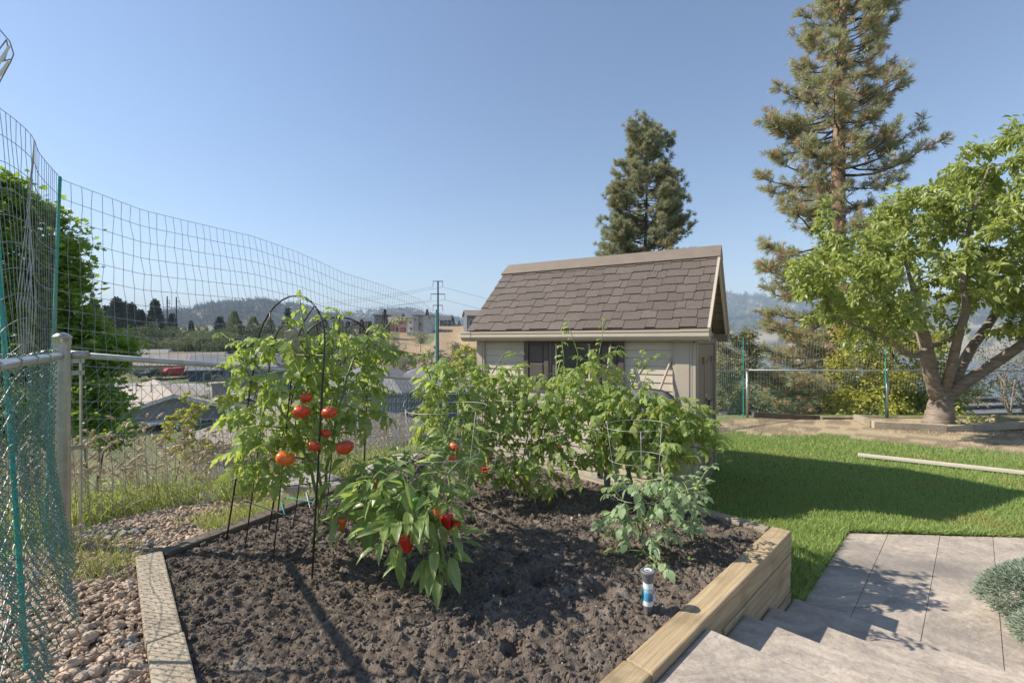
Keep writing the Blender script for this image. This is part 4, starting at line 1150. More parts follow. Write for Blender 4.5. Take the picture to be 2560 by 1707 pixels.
# rake boards, soffit panels on the gable side
for sg in (1, -1):
    mb = MB(); mb.add([cap(X1 - .02, .0, -.03, sg), cap(X1 - .02, SLn + .02, -.03, sg), cap(X1 + .01, SLn + .02, -.03, sg), cap(X1 + .01, 0, -.03, sg), cap(X1 - .02, 0, .02, sg), cap(X1 - .02, SLn + .02, .02, sg), cap(X1 + .01, SLn + .02, .02, sg), cap(X1 + .01, 0, .02, sg)],
              [(0, 1, 2, 3), (4, 7, 6, 5), (0, 4, 5, 1), (2, 6, 7, 3), (1, 5, 6, 2), (0, 3, 7, 4)])
    mb.build('rake_board', M['shed_trim'], roof, local=True)
    mb = MB(); mb.add([cap(X1 - .045, .0, -.10, sg), cap(X1 - .045, SLn + .02, -.10, sg), cap(X1 - .022, SLn + .02, -.10, sg), cap(X1 - .022, 0, -.10, sg), cap(X1 - .045, 0, -.03, sg), cap(X1 - .045, SLn + .02, -.03, sg), cap(X1 - .022, SLn + .02, -.03, sg), cap(X1 - .022, 0, -.03, sg)],
              [(0, 1, 2, 3), (4, 7, 6, 5), (0, 4, 5, 1), (2, 6, 7, 3), (1, 5, 6, 2), (0, 3, 7, 4)])
    mb.build('rake_board', M['shed_wall'], roof, local=True)
    for q in range(9):
        ta = .06 + q * .18; tb = ta + .165
        mb = MB(); mb.add([cap(2.98, ta, -.045, sg), cap(3.15, ta, -.045, sg), cap(3.15, tb, -.045, sg), cap(2.98, tb, -.045, sg), cap(2.98, ta, -.03, sg), cap(3.15, ta, -.03, sg), cap(3.15, tb, -.03, sg), cap(2.98, tb, -.03, sg)],
                          [(0, 1, 2, 3), (0, 4, 5, 1), (2, 6, 7, 3), (1, 5, 6, 2), (0, 3, 7, 4)])
        mb.build('soffit_panel', M['shed_door'], roof, local=True)
    ya, yb = (-.2, -.02) if sg > 0 else (2.15, 2.27)
    lb('eave_block', [(2.98, 3.19, ya, yb, 1.925, 2.05)] if sg < 0 else [(3.0, 3.19, -.06, -.02, 1.93, 2.05)], M['shed_door'], roof)
# gutter: rounded trough along the front eave
mb = MB(); prof = [(y + .145, z) for y, z in [(-.20, 1.935), (-.27, 1.938), (-.305, 1.955), (-.322, 1.99), (-.318, 2.03), (-.325, 2.04), (-.325, 2.06), (-.31, 2.064), (-.30, 2.05), (-.28, 2.045), (-.20, 2.05), (-.19, 1.94)]]
def gut(x0, x1, k=1.0, name='gutter'):
    mb = MB(); n = len(prof); cy, cz = -.105, 2.0
    v = [(xx, cy + (y - cy) * k, cz + (z - cz) * k) for xx in (x0, x1) for y, z in prof]
    mb.add(v, [(i, (i + 1) % n, n + (i + 1) % n, n + i) for i in range(n)])
    for o in (0, n):
        c = [v[o + i] for i in range(n)]; mb.add([(c[0][0], cy, cz)] + c, [(0, i + 1, (i + 1) % n + 1) for i in range(n)])
    mb.build(name, M['shed_trim'], SH, local=True)
gut(X0 + .02, X1 - .27); gut(X0 - .07, X0 + .10, 1.06, 'gutter_end'); gut(X1 - .30, X1 - .0, 1.07, 'gutter_end')
lb('fascia', [(X0 + .03, X1 - .02, -.045, -.025, 1.95, 2.07)], M['shed_trim'])

def shp(x, y, z):      # shed-local to world
    c, s = math.cos(R(-29.8)), math.sin(R(-29.8))
    return np.array([-.516 + x * c - y * s, 6.86 + x * s + y * c, z])

# ============================================================ TOOLS BY THE SHED
def handle_tool(p0, p1, label, shade):
    root = thing('garden_tool', label, 'tool', tuple(p0), group='long handled tools leaning on the shed')
    p0 = np.asarray(p0); p1 = np.asarray(p1); n = 14; t = np.linspace(0, 1, n); d = unit(p1 - p0)
    rad = .017 + .003 * np.cos(t * 5); rad[-2] *= .9; rad[-1] = .008
    mb = MB(); mb.tube([p0 + (p1 - p0) * q + np.array([0, 0, 0]) + .006 * math.sin(q * 6) * np.array([1, 0, 0]) for q in t], rad, 10); mb.build('wooden_handle', M['woodhandle'], root, smooth=True)
    mb = MB(); mb.tube([p0 + d * .02, p0 + d * .22], [.024, .019], 8); mb.build('socket', M['blackplastic'], root, smooth=True)
    B = basis(d, (0.5, .87, 0)); v = []
    rows_ = [(0.03, .02), (0, .10), (-.10, .115), (-.22, .10), (-.30, .03)]
    for a, w in rows_:
        for q in (-1, -.5, 0, .5, 1): v.append(p0 + B @ np.array([a, q * w, .02 * q * q]))
    f = [(i * 5 + j, i * 5 + j + 1, i * 5 + j + 6, i * 5 + j + 5) for i in range(4) for j in range(4)]
    mb = MB(); mb.add(v, f); o = mb.build('blade', M['greyplastic'], root, smooth=True); sd = o.modifiers.new('thick', 'SOLIDIFY'); sd.thickness = .003
handle_tool(shp(2.02, -.42, .32), shp(2.06, -.09, 1.90), 'upright wooden tool handle in front of the right shutter', 0)
a_ = shp(2.35, -.48, .32); b_ = Q(1689, 870, 5.52)
handle_tool(a_, b_, 'slanted wooden tool handle near the right corner of the shed', 1)

# wheelbarrow stood on end against the shed
wb = thing('wheelbarrow', 'dark wheelbarrow stood on end against the shed behind the plants', 'wheelbarrow', tuple(shp(2.55, -.45, 0)))
tub = MB(); nu, nv = 20, 7; v = []
for i in range(nv):
    t = i / (nv - 1); dep = .30 * (1 - t) ** .8; sc_ = .72 + .28 * (t ** .5)
    for j in range(nu):
        a = j / nu * 2 * math.pi
        cx = math.copysign(abs(math.cos(a)) ** .6, math.cos(a)) * .37 * sc_; cz = math.copysign(abs(math.sin(a)) ** .6, math.sin(a)) * .50 * sc_
        v.append(shp(2.52 + cx, -.14 - dep, .86 + cz))
f = [(i * nu + j, i * nu + (j + 1) % nu, (i + 1) * nu + (j + 1) % nu, (i + 1) * nu + j) for i in range(nv - 1) for j in range(nu)]
c_ = len(v); v.append(shp(2.52, -.44, .86)); f += [(c_, j, (j + 1) % nu) for j in range(nu)]
tub.add(v, f); o = tub.build('tub', M['greyplastic'], wb, smooth=True); sd = o.modifiers.new('thick', 'SOLIDIFY'); sd.thickness = .006
mb = MB(); mb.tube([shp(2.52 + math.copysign(abs(math.cos(a)) ** .6, math.cos(a)) * .375, -.135, .86 + math.copysign(abs(math.sin(a)) ** .6, math.sin(a)) * .505) for a in np.linspace(0, 2 * math.pi, 30)[:-1]], .013, 8, closed=True); mb.build('rim', M['blackplastic'], wb, smooth=True)
for sx in (-1, 1):
    mb = MB(); mb.beam(shp(2.52 + sx * .30, -.52, .02), shp(2.52 + sx * .2, -.46, 1.28), .036, .04); mb.build('handle', M['woodhandle'], wb, bevel=.006)
    mb = MB(); mb.tube([shp(2.52 + sx * .2, -.48, .50), shp(2.52 + sx * .24, -.72, .52), shp(2.52 + sx * .24, -.74, .86), shp(2.52 + sx * .2, -.47, .98)], .013, 8); mb.build('leg', M['galv'], wb, smooth=True)
wl = MB(); wl.lathe([(.11, -.03), (.165, -.04), (.185, -.02), (.188, 0), (.185, .02), (.165, .04), (.11, .03), (.11, -.03)], tuple(shp(2.52, -.42, 1.16)), 24, M=basis((math.cos(R(-29.8)), math.sin(R(-29.8)), 0))[:, [1, 2, 0]]); tyre = wl.build('tyre', M['blackplastic'], wb, smooth=True)
wl = MB(); wl.lathe([(.02, -.04), (.11, -.025), (.11, .025), (.02, .04)], tuple(shp(2.52, -.42, 1.16)), 16, M=basis((math.cos(R(-29.8)), math.sin(R(-29.8)), 0))[:, [1, 2, 0]]); wl.build('hub', M['white'], wb, smooth=True)

# ============================================================ THINGS ON THE LAWN
pp = thing('ridged_pipe', 'long pale ridged downspout lying on the lawn', 'pipe', tuple(P(2350, 1155, .05)))
a = P(2145, 1133, .05); d = unit(P(2560, 1178, .05) - a); b = a + d * 5.6
sd_ = np.array([d[1], -d[0], 0])
mb = MB(); mb.beam(a, b, .075, .045); mb.build('pipe_body', M['whitewash'], pp, bevel=.006)
for k in (-2, -1, 0, 1, 2):
    mb = MB(); mb.beam(a + sd_ * k * .015 + [0, 0, .0235], b + sd_ * k * .015 + [0, 0, .0235], .006, .006); mb.build('rib', M['whitewash'], pp)
tr = thing('tree_edging', 'squared timbers boxing in the foot of the cherry tree', 'timber edging', tuple(P(2300, 1050, .05)))
def lay(p0, p1, w, h, root, m, name='timber'):
    mb = MB(); mb.beam(p0, p1, w, h, tint=random.random()); mb.build(name, m, root, bevel=.01)
CT = np.array([10.0, 10.9])
lay((8.05, 10.35, .08), (9.3, 9.95, .07), .15, .16, tr, M['timber_grey']); lay((9.28, 9.98, .05), (11.6, 10.25, .10), .15, .15, tr, M['timber_grey']); lay((8.1, 10.4, .08), (8.4, 11.3, .08), .14, .15, tr, M['timber_grey']); lay((11.55, 10.3, .08), (11.7, 11.3, .08), .14, .15, tr, M['timber_grey'])
db = thing('dark_board', 'dark weathered board lying at the foot of the back fence', 'board', (7, 11.5, .06))
lay((6.05, 11.62, .10), (7.6, 11.45, .03), .05, .14, db, M['timber_dark'], 'board')
db2 = thing('dark_board', 'thin dark edging board further right along the back fence', 'board', (8, 11.5, .03))
lay((7.7, 11.5, .02), (8.6, 11.5, .0), .04, .07, db2, M['timber_dark'], 'board')

# ============================================================ THINGS IN THE BED
def sz(x, y): return float(soil_h(np.array([x]), np.array([y]))[0])
def PS(px, py): 
    p = P(px, py, .57); p[2] = sz(p[0], p[1]); return p
st = PS(1620, 1526)
ms = thing('pest_repeller_stake', 'grey capped stake with blue label standing in the bed soil', 'garden stake', tuple(st))
b0 = st; H_ = .215
mb = MB(); mb.lathe([(.0005, -.05), (.012, -.02), (.021, .03), (.024, .045)], b0, 16); mb.build('spike', M['greyplastic'], ms, smooth=True)
mb = MB(); mb.lathe([(.0255, .045), (.026, .06), (.0245, .15), (.024, .165)], b0, 20); mb.build('tube', M['white'], ms, smooth=True)
mb = MB(); mb.lathe([(.0258, .068), (.0262, .07), (.0255, .128), (.025, .13)], b0, 20); lab = mb.build('label', M['bluelabel'], ms, smooth=True)
mb = MB(); v = []
for a_ in np.linspace(-2.6, -.9, 8): v += [b0 + [.0262 * math.cos(a_), .0262 * math.sin(a_), .112], b0 + [.0260 * math.cos(a_), .0260 * math.sin(a_), .128]]
mb.add(v, [(2 * i, 2 * i + 2, 2 * i + 3, 2 * i + 1) for i in range(7)]); mb.build('label_band', mat('pale_blue', (.35, .5, .55), (.42, .56, .6)), lab)
mb = MB()
for q in (-.3, 0, .3): a_ = -1.35 + q; mb.box(-.002, .002, -.0005, .0005, .075, .112 - abs(q) * .05, M=np.block([[basis((-math.sin(a_), math.cos(a_), 0)), (b0 + [.0268 * math.cos(a_), .0268 * math.sin(a_), 0])[:, None]], [0, 0, 0, 1]]))
mb.build('label_drawing', M['timber_dark'], lab)
mb = MB(); mb.lathe([(.0265, .160), (.0275, .165), (.0285, .19), (.036, .205), (.037, .213), (.034, .216), (.020, .2165), (.0195, .212), (.0005, .212)], b0, 24); mb.build('cap', M['greyplastic'], ms, smooth=True)
mb = MB(); mb.lathe([(.0125, .213), (.0185, .2185), (.0195, .2172)], b0, 20); mb.build('cap_ring', M['white'], ms, smooth=True)
mb = MB(); mb.add([b0 + [-.026, -.005, .13], b0 + [-.036, -.01, .10], b0 + [-.034, -.005, .06], b0 + [-.025, -.01, .05], b0 + [-.024, 0, .09]], [(0, 1, 4), (1, 2, 4), (2, 3, 4)]); mb.build('green_tab', M['stake'], ms)
mb = MB(); mb.add([b0 + [.026, -.005, .10], b0 + [.037, -.01, .072], b0 + [.026, -.01, .065]], [(0, 1, 2)]); mb.add([b0 + [-.026, -.005, .15], b0 + [-.037, -.01, .138], b0 + [-.025, -.01, .132]], [(0, 1, 2)]); mb.build('torn_label_edge', M['white'], ms)
# teal twine, white twine
tw = thing('teal_twine', 'loose length of teal twine lying by the foot of the tall tomato plant', 'twine', tuple(PS(740, 1270)))
mb = MB(); mb.tube([PS(712, 1290) + [0, 0, .02], PS(703, 1265) + [0, 0, .05], PS(715, 1252) + [0, 0, .06], PS(760, 1262) + [0, 0, .06], PS(795, 1272) + [0, 0, .05], PS(830, 1258) + [0, 0, .07], PS(868, 1235) + [0, 0, .08]], .0055, 6); mb.build('strand', M['twine'], tw, smooth=True)
mb = MB(); mb.tube([PS(800, 1262) + [0, 0, .03], PS(812, 1268) + [0, 0, .04], PS(850, 1262) + [0, 0, .04], PS(880, 1240) + [0, 0, .03]], .005, 6); mb.build('strand', M['twine'], tw, smooth=True)
rw = thing('white_cord', 'thin white cord looping over the soil beside the teal twine', 'cord', tuple(PS(790, 1240)))
mb = MB(); mb.tube([PS(775, 1275) + [0, 0, .03], PS(765, 1240) + [0, 0, .06], PS(800, 1215) + [0, 0, .08], PS(850, 1205) + [0, 0, .08]], .003, 5); mb.build('strand', M['white'], rw)
# dried leaves on the soil
def dryleaf(p, s, label):
    mb = MB(); 
    for k in range(5):
        a = k * 1.26; c = np.array([math.cos(a), math.sin(a), 0]); sd = np.array([-c[1], c[0], 0])
        mb.add([p, p + c * s * .5 + sd * s * .25 + [0, 0, s * .3], p + c * s + [0, 0, s * .15], p + c * s * .5 - sd * s * .25 + [0, 0, s * .35]], [(0, 1, 2, 3)])
    o = mb.build('dried_leaf', M['leaf_dry']); tag(o, label, 'leaf', 'dried leaves on the soil')
dryleaf(PS(632, 1372), .05, 'orange brown crumpled leaf on soil near the black cage feet')
dryleaf(PS(877, 1462), .03, 'pale crumpled leaf on soil in the long diagonal shadow')
dryleaf(PS(845, 1545), .028, 'small curled tan leaf on open soil at the middle front')
tg = thing('plant_tag', 'white plant tag with a red fruit picture by the small tomato plant', 'plant tag', tuple(PS(1608, 1352)))
q = PS(1608, 1352); mb = MB(); mb.box(q[0] - .016, q[0] + .016, q[1], q[1] + .002, q[2] - .02, q[2] + .07); mb.build('tag_card', M['white'], tg)
mb = MB(); mb.lathe([(.0005, 0), (.009, .0006), (.0095, 0)], q + [0, -.0015, .035], 12, M=np.array([[1, 0, 0], [0, 0, -1], [0, 1, 0]])); mb.build('tag_picture', M['tom_red'], tg)
# split log at the back of the bed
lg = thing('cut_log', 'short pale cut log lying at the back left of the bed', 'log', tuple(PS(1175, 1120)))
a = P(1150, 1118, .64); b = P(1205, 1128, .63); n_ = 12
mb = MB(); mb.tube([a, (a + b) / 2 + [0, 0, .01], b], [.05, .055, .05], 12); mb.build('log_wood', M['timber_grey'], lg, smooth=False)
mb = MB(); dd = unit(b - a); mb.tube([b, b + dd * .004], .046, 12); mb.build('cut_face', M['timber'], lg)
# grey board standing in the tall tomato plant
gb = thing('grey_board', 'short weathered grey board tied upright to the black support in the tall tomato plant', 'board', tuple(Q(735, 880, 2.80)))
mb = MB(); mb.beam(Q(737, 880, 2.80), Q(727, 822, 2.80), .075, .014, up=(0, 1, 0)); mb.build('board', M['timber_grey'], gb, bevel=.003)
# stones on the soil
for k, (px, py, s, lbl) in enumerate([(1430, 1295, .016, 'small pinkish stone on the soil between the back tomato plants'), (1449, 1290, .014, 'small tan stone beside the pinkish one on the soil'), (610, 1442, .026, 'dark lump of stone on the soil near the front left bed timber'), (1495, 1300, .014, 'small grey stone on soil left of the small tomato cage'), (1750, 1282, .02, 'tan stone against the bed timber by the shed corner'), (1760, 1285, .02, 'rust coloured stone against the bed timber by the shed corner'), (1547, 1540, .02, 'grey stone on soil left of the blue labelled stake'), (915, 1385, .022, 'pink stone at the foot of the left pepper plant')]):
    v, f = rock(k + 300, .7, 1, .16); mb = MB(); mb.scatter(v, f, [PS(px, py) + [0, 0, s * .5]], rots(1), [s]); o = mb.build('stone', M['gravel'] if k not in (2, 6) else M['soil']); tag(o, lbl, 'stone', 'stones on the bed soil')

mb = MB(); p = rng.uniform([-2.1, 1.0], [1.7, 5.0], (420, 2)); p = p[in_poly(p[:, 0], p[:, 1], inset(BED, .15))]
dd_ = rng.normal(0, 1, (len(p), 3)); dd_[:, 2] *= .12
mb.scatter([(0, -.0012, 0), (0, .0012, 0), (.04, .001, .004), (.04, -.001, .004)], [(0, 1, 2, 3)], np.column_stack([p, soil_h(p[:, 0], p[:, 1]) + .006]), basisN(dd_, rng.normal(0, .3, len(p))), rng.uniform(.4, 1.5, len(p))); mb.build('straw_bits', M['straw'], kind='stuff')
# ============================================================ CAGES
def ring(c, r, z, n=28, tilt=0): return [np.array([c[0] + r * math.cos(t), c[1] + r * math.sin(t), z + tilt * math.cos(t)]) for t in np.linspace(0, 2 * math.pi, n + 1)[:-1]]
def cone_cage(c, rings, zb, label, rad=.0017, legs=3, rot=0, lean=(0, 0), grp='wire tomato cages'):
    root = thing('tomato_cage', label, 'plant cage', (c[0], c[1], zb), group=grp)
    cx = lambda z: (c[0] + lean[0] * (z - zb), c[1] + lean[1] * (z - zb))
    for z, r in rings:
        mb = MB(); mb.tube(ring(cx(z), r, z, tilt=r * .05), rad, 5, closed=True); mb.build('ring', M['cagewire'], root, smooth=True)
    rs = sorted(rings)
    for k in range(legs):
        t = rot + k * 2 * math.pi / legs; pts = []
        foot = rs[0][1] * .8; pts.append((c[0] + foot * math.cos(t), c[1] + foot * math.sin(t), zb - .05))
        for z, r in rs: q = cx(z); pts.append((q[0] + (r + .002) * math.cos(t), q[1] + (r + .002) * math.sin(t), z))
        mb = MB(); mb.tube(pts, rad, 5); mb.build('leg', M['cagewire'], root, smooth=True)
pA = PS(1108, 1462)
cone_cage((-.40, 2.70), [(1.545, .235), (1.28, .20), (1.03, .16), (.80, .125)], .56, 'conical wire cage round the front pepper plant', rot=-.7, lean=(.02, .0))
cone_cage((-.98, 3.02), [(1.56, .235), (1.27, .20), (1.0, .16)], .56, 'conical wire cage with its wide top ring right of the tall tomato plant', rot=.5, lean=(.05, 0))
cone_cage((.86, 3.12), [(1.36, .215), (1.14, .19), (.89, .155), (.66, .13)], .56, 'conical wire cage round the small tomato plant by the right bed timber', rot=-1.7, lean=(-.02, .04))
cone_cage((.08, 4.0), [(1.45, .25), (1.05, .2), (.63, .15)], .56, 'conical wire cage low among the middle back tomato plants', rot=.2)
cone_cage((-.42, 4.05), [(1.50, .25), (1.2, .2), (.8, .16)], .56, 'conical wire cage in the tomato plant left of the shed window', rot=1.2)
cone_cage((-.30, 3.35), [(1.25, .2), (1.0, .17)], .56, 'conical wire cage round the rear pepper plant with orange fruit', rot=2.0)

def obelisk(fa, fb_, ztop, depth, label, lean=.10, glass=False):
    """two joined arched panels of black steel"""
    fa = np.asarray(fa); fb_ = np.asarray(fb_); c = (fa + fb_) / 2; u = unit(fb_ - fa); Wd = np.linalg.norm(fb_ - fa); nrm_ = np.array([-u[1], u[0], 0]); nrm_ = nrm_ if nrm_[1] > 0 else -nrm_
    root = thing('plant_obelisk', label, 'plant cage', tuple(c), group='black steel arched plant supports')
    zb = c[2]
    def pt(s, z, dn=0):
        k = 1 - .30 * (z - zb) / (ztop - zb)
        return c * [1, 1, 0] + u * s * Wd / 2 * k + nrm_ * dn + np.array([lean, .02, 0]) * (z - zb) + [0, 0, z]
    zs = ztop - Wd * .30
    def arch(s, zt, zsp, dn=0, z0=None):
        p = [pt(-s, z, dn) for z in np.linspace(z0 or zb - .03, zsp, 5)]
        p += [pt(-s * math.cos(a), zsp + (zt - zsp) * math.sin(a), dn) for a in np.linspace(.2, math.pi - .2, 12)]
        p += [pt(s, z, dn) for z in np.linspace(zsp, z0 or zb - .03, 5)]
        return p
    for nm, pts, r_ in [('outer_arch', arch(1, ztop, zs), .006), ('inner_leg', [pt(-.5, z) for z in np.linspace(zb - .03, zs, 6)] + [pt(-.56, zs + .06), pt(-.68, zs + .14), pt(-math.cos(.75), zs + (ztop - zs) * math.sin(.75))], .0045),
                        ('inner_leg', [pt(.18, z) for z in np.linspace(zb - .03, zs - .1, 6)] + [pt(.24, zs + .02), pt(.40, zs + .13), pt(math.cos(.85), zs + (ztop - zs) * math.sin(.85))], .0045)]:
        mb = MB(); mb.tube(pts, r_, 7); mb.build(nm, M['blackwire'], root, smooth=True)
    mb = MB(); mb.tube([pt(-.16 + .30 * math.cos(a), zs - .02 + .13 * math.sin(a)) for a in np.linspace(0, 6.28, 22)[:-1]], .0045, 6, closed=True); mb.build('oval_hoop', M['blackwire'], root, smooth=True)
    for z in (zb + .30, zb + .66, zs - .08):
        mb = MB(); mb.tube([pt(-1, z), pt(1, z)], .0042, 6); mb.build('cross_bar', M['blackwire'], root)
    if glass:
        for s, z in ((-.45, ztop - .05), (.55, zs + .02)):
            mb = MB(); q = pt(s, z); mb.tube([q + [.026 * math.cos(a), 0, .026 * math.sin(a)] for a in np.linspace(0, 6.28, 16)[:-1]], .004, 6, closed=True); g_ = mb.build('disc_frame', M['blackwire'], root)
            mb = MB(); mb.lathe([(.0005, -.002), (.023, 0), (.0005, .002)], q, 16, M=np.array([[1, 0, 0], [0, 0, -1], [0, 1, 0]])); mb.build('glass_disc', M['leaf_silver'], g_)
obelisk(PS(566, 1344), PS(780, 1445), E + 120 / F * 2.82, 0, 'black steel arched support at the front of the tall tomato plant')
obelisk(PS(672, 1322), PS(905, 1290), E + 62 / F * 3.4, 0, 'black steel arched support with glass discs behind the tall tomato plant', glass=True)
# ============================================================ PLANTS
def leaflet(L_, W_, lobes=3, fold=.25, droop=.25, n=6, seed=0, curl=0.0, serr=.18):
    g = np.random.default_rng(seed); v = []; f = []
    for i in range(n + 1):
        t = i / n; w = W_ * .5 * math.sin(math.pi * min(1, (t * .92 + .06)) ** .8) ** .85
        if i == n: w = 0
        s = 1 + (serr if i % 2 else -serr) + g.uniform(-.06, .06)
        w *= s; xx = L_ * t + (L_ * .03 if i % 2 else 0) * (i < n); z = -droop * L_ * t * t; up = fold * w - curl * w
        v += [(xx * .985, w, z + up), (xx, 0, z), (xx * .985, -w, z + up)]
    for i in range(n): 
        a = 3 * i
        f += [(a, a + 1, a + 4, a + 3), (a + 1, a + 2, a + 5, a + 4)]
    return np.array(v), f
def rz(a): c, s = math.cos(a), math.sin(a); return np.array([[c, -s, 0], [s, c, 0], [0, 0, 1]])
def ry(a): c, s = math.cos(a), math.sin(a); return np.array([[c, 0, s], [0, 1, 0], [-s, 0, c]])
def rx(a): c, s = math.cos(a), math.sin(a); return np.array([[1, 0, 0], [0, c, -s], [0, s, c]])
LEAFSRC = {}
def compound(L_, seed, pairs=3, size=.36, m='leaf_tom', round_=False, droop=.5):
    """a tomato leaf: drooping midrib, lobed leaflets in pairs, a bigger one at the tip"""
    g = np.random.default_rng(seed); mb = MB()
    def rib(t): return np.array([L_ * t * (1 - .12 * t), .03 * L_ * math.sin(t * 3 + seed), -droop * .5 * L_ * t * t + .10 * L_ * t])
    mb.tube([rib(t) for t in np.linspace(0, .8, 6)], [.0022, .002, .0018, .0015, .0012, .001], 4, 1, cap=False)
    def addl(p, ang, s, pitch):
        ar = .62 if round_ else .5
        v, f = leaflet(s, s * ar * g.uniform(.85, 1.15), 3, g.uniform(-.15, .35), g.uniform(.15, .5), 6, int(g.integers(1e6)), 0, .06 if round_ else .22)
        v = v @ (rz(ang) @ ry(pitch) @ rx(g.uniform(-.45, .45))).T + p
        mb.add(v, f, 0, .5)
    for k in range(pairs):
        t = .26 + .5 * k / max(1, pairs - 1) * .95; s = L_ * size * (.75 + .35 * k / pairs) * g.uniform(.85, 1.1)
        for sg in (1, -1): addl(rib(t), sg * g.uniform(.95, 1.35), s, g.uniform(.05, .55) + droop * .4)
        if k < pairs - 1 and not round_:
            for sg in (1, -1): addl(rib(t + .12), sg * 1.4, s * .32, .3)
    addl(rib(.8), g.uniform(-.2, .2), L_ * size * 1.25, .35 + droop * .5)
    me = mb.mesh('leaf', [M[m], M['stem_green']], smooth=True); LEAFSRC[me.name] = mb.parts(); return me
TL = [compound(.24, s, 3, .38, droop=.5 + .12 * s) for s in range(6)] + [compound(.17, s + 10, 3, .36, droop=.4) for s in range(3)]
TLs = [compound(.15, s + 20, 3, .40, droop=.4 + .1 * s) for s in range(5)]
TL2 = [compound(.155, s + 30, 3, .33, 'leaf_tom2', True, .25) for s in range(4)]
def pepleaf(seed, L_=.13):
    g = np.random.default_rng(seed); mb = MB()
    pet = L_ * .35
    mb.tube([(0, 0, 0), (pet * .5, 0, pet * .12), (pet, 0, 0)], .0016, 4, 1, cap=False)
    n = 8; v = []; f = []; dr = g.uniform(.08, .42); fo = g.uniform(.1, .6); wv = g.uniform(.05, .12)
    for i in range(n + 1):
        t = i / n; w = L_ * .19 * (math.sin(math.pi * t ** .66) ** .9 if 0 < i < n else (.02 if i == 0 else 0))
        xx = pet + L_ * (t - .12 * t * t * dr); z = -dr * L_ * t * t
        for q in (1, .5, 0, -.5, -1):
            v.append((xx, q * w, z + abs(q) * fo * w + (wv * w * math.sin(i * 2.1 + q * 2) if abs(q) == 1 else 0) + (.04 * L_ * .1 if abs(q) == .5 else 0)))
    for i in range(n):
        for q in range(4): a = i * 5 + q; f.append((a, a + 1, a + 6, a + 5))
    mb.add(v, f, 0)
    me = mb.mesh('leaf', [M['leaf_pep'], M['stem_green']], smooth=True); LEAFSRC[me.name] = mb.parts(); return me
PL = [pepleaf(s, .13 + .012 * (s % 3)) for s in range(6)]
PLs = [pepleaf(s + 10, .07) for s in range(3)]

class Skel:
    def __init__(s): s.p = []; s.t = []
    def add(s, pts):
        for i, q in enumerate(pts): s.p.append(np.asarray(q, float)); s.t.append(i)
    def nearest(s, x, bias=.35):
        A = np.array(s.p); d = np.linalg.norm(A - x, axis=1) + bias * np.maximum(0, A[:, 2] - x[2])
        return A[int(np.argmin(d))]
def ell(px, py, d, rx_, ry_, rd=None):
    """an ellipsoid of foliage measured in the photograph: centre, radii in metres"""
    c = Q(px, py, d); k = d / F
    return c, np.array([rx_ * k, (rd if rd else rx_ * .8) * k, ry_ * k])
def sample(ells, n, shell=.45):
    vol = np.array([np.prod(e[1]) ** .8 for e in ells]); vol /= vol.sum(); out = []; axis = []
    for i in rng.choice(len(ells), n, p=vol):
        c, r = ells[i]; d = unit(rng.normal(size=3)); out.append(c + d * r * rng.uniform(shell, 1) ** .6); axis.append(d)
    return np.array(out), np.array(axis)
def curve(a, b, sag=.1, n=6):
    mid = (a + b) / 2 + np.array([0, 0, sag * np.linalg.norm(b - a)]) + rng.normal(0, .06, 3) * np.linalg.norm(b - a)
    t = np.linspace(0, 1, n)[:, None]
    return (1 - t) ** 2 * a + 2 * t * (1 - t) * mid + t * t * b
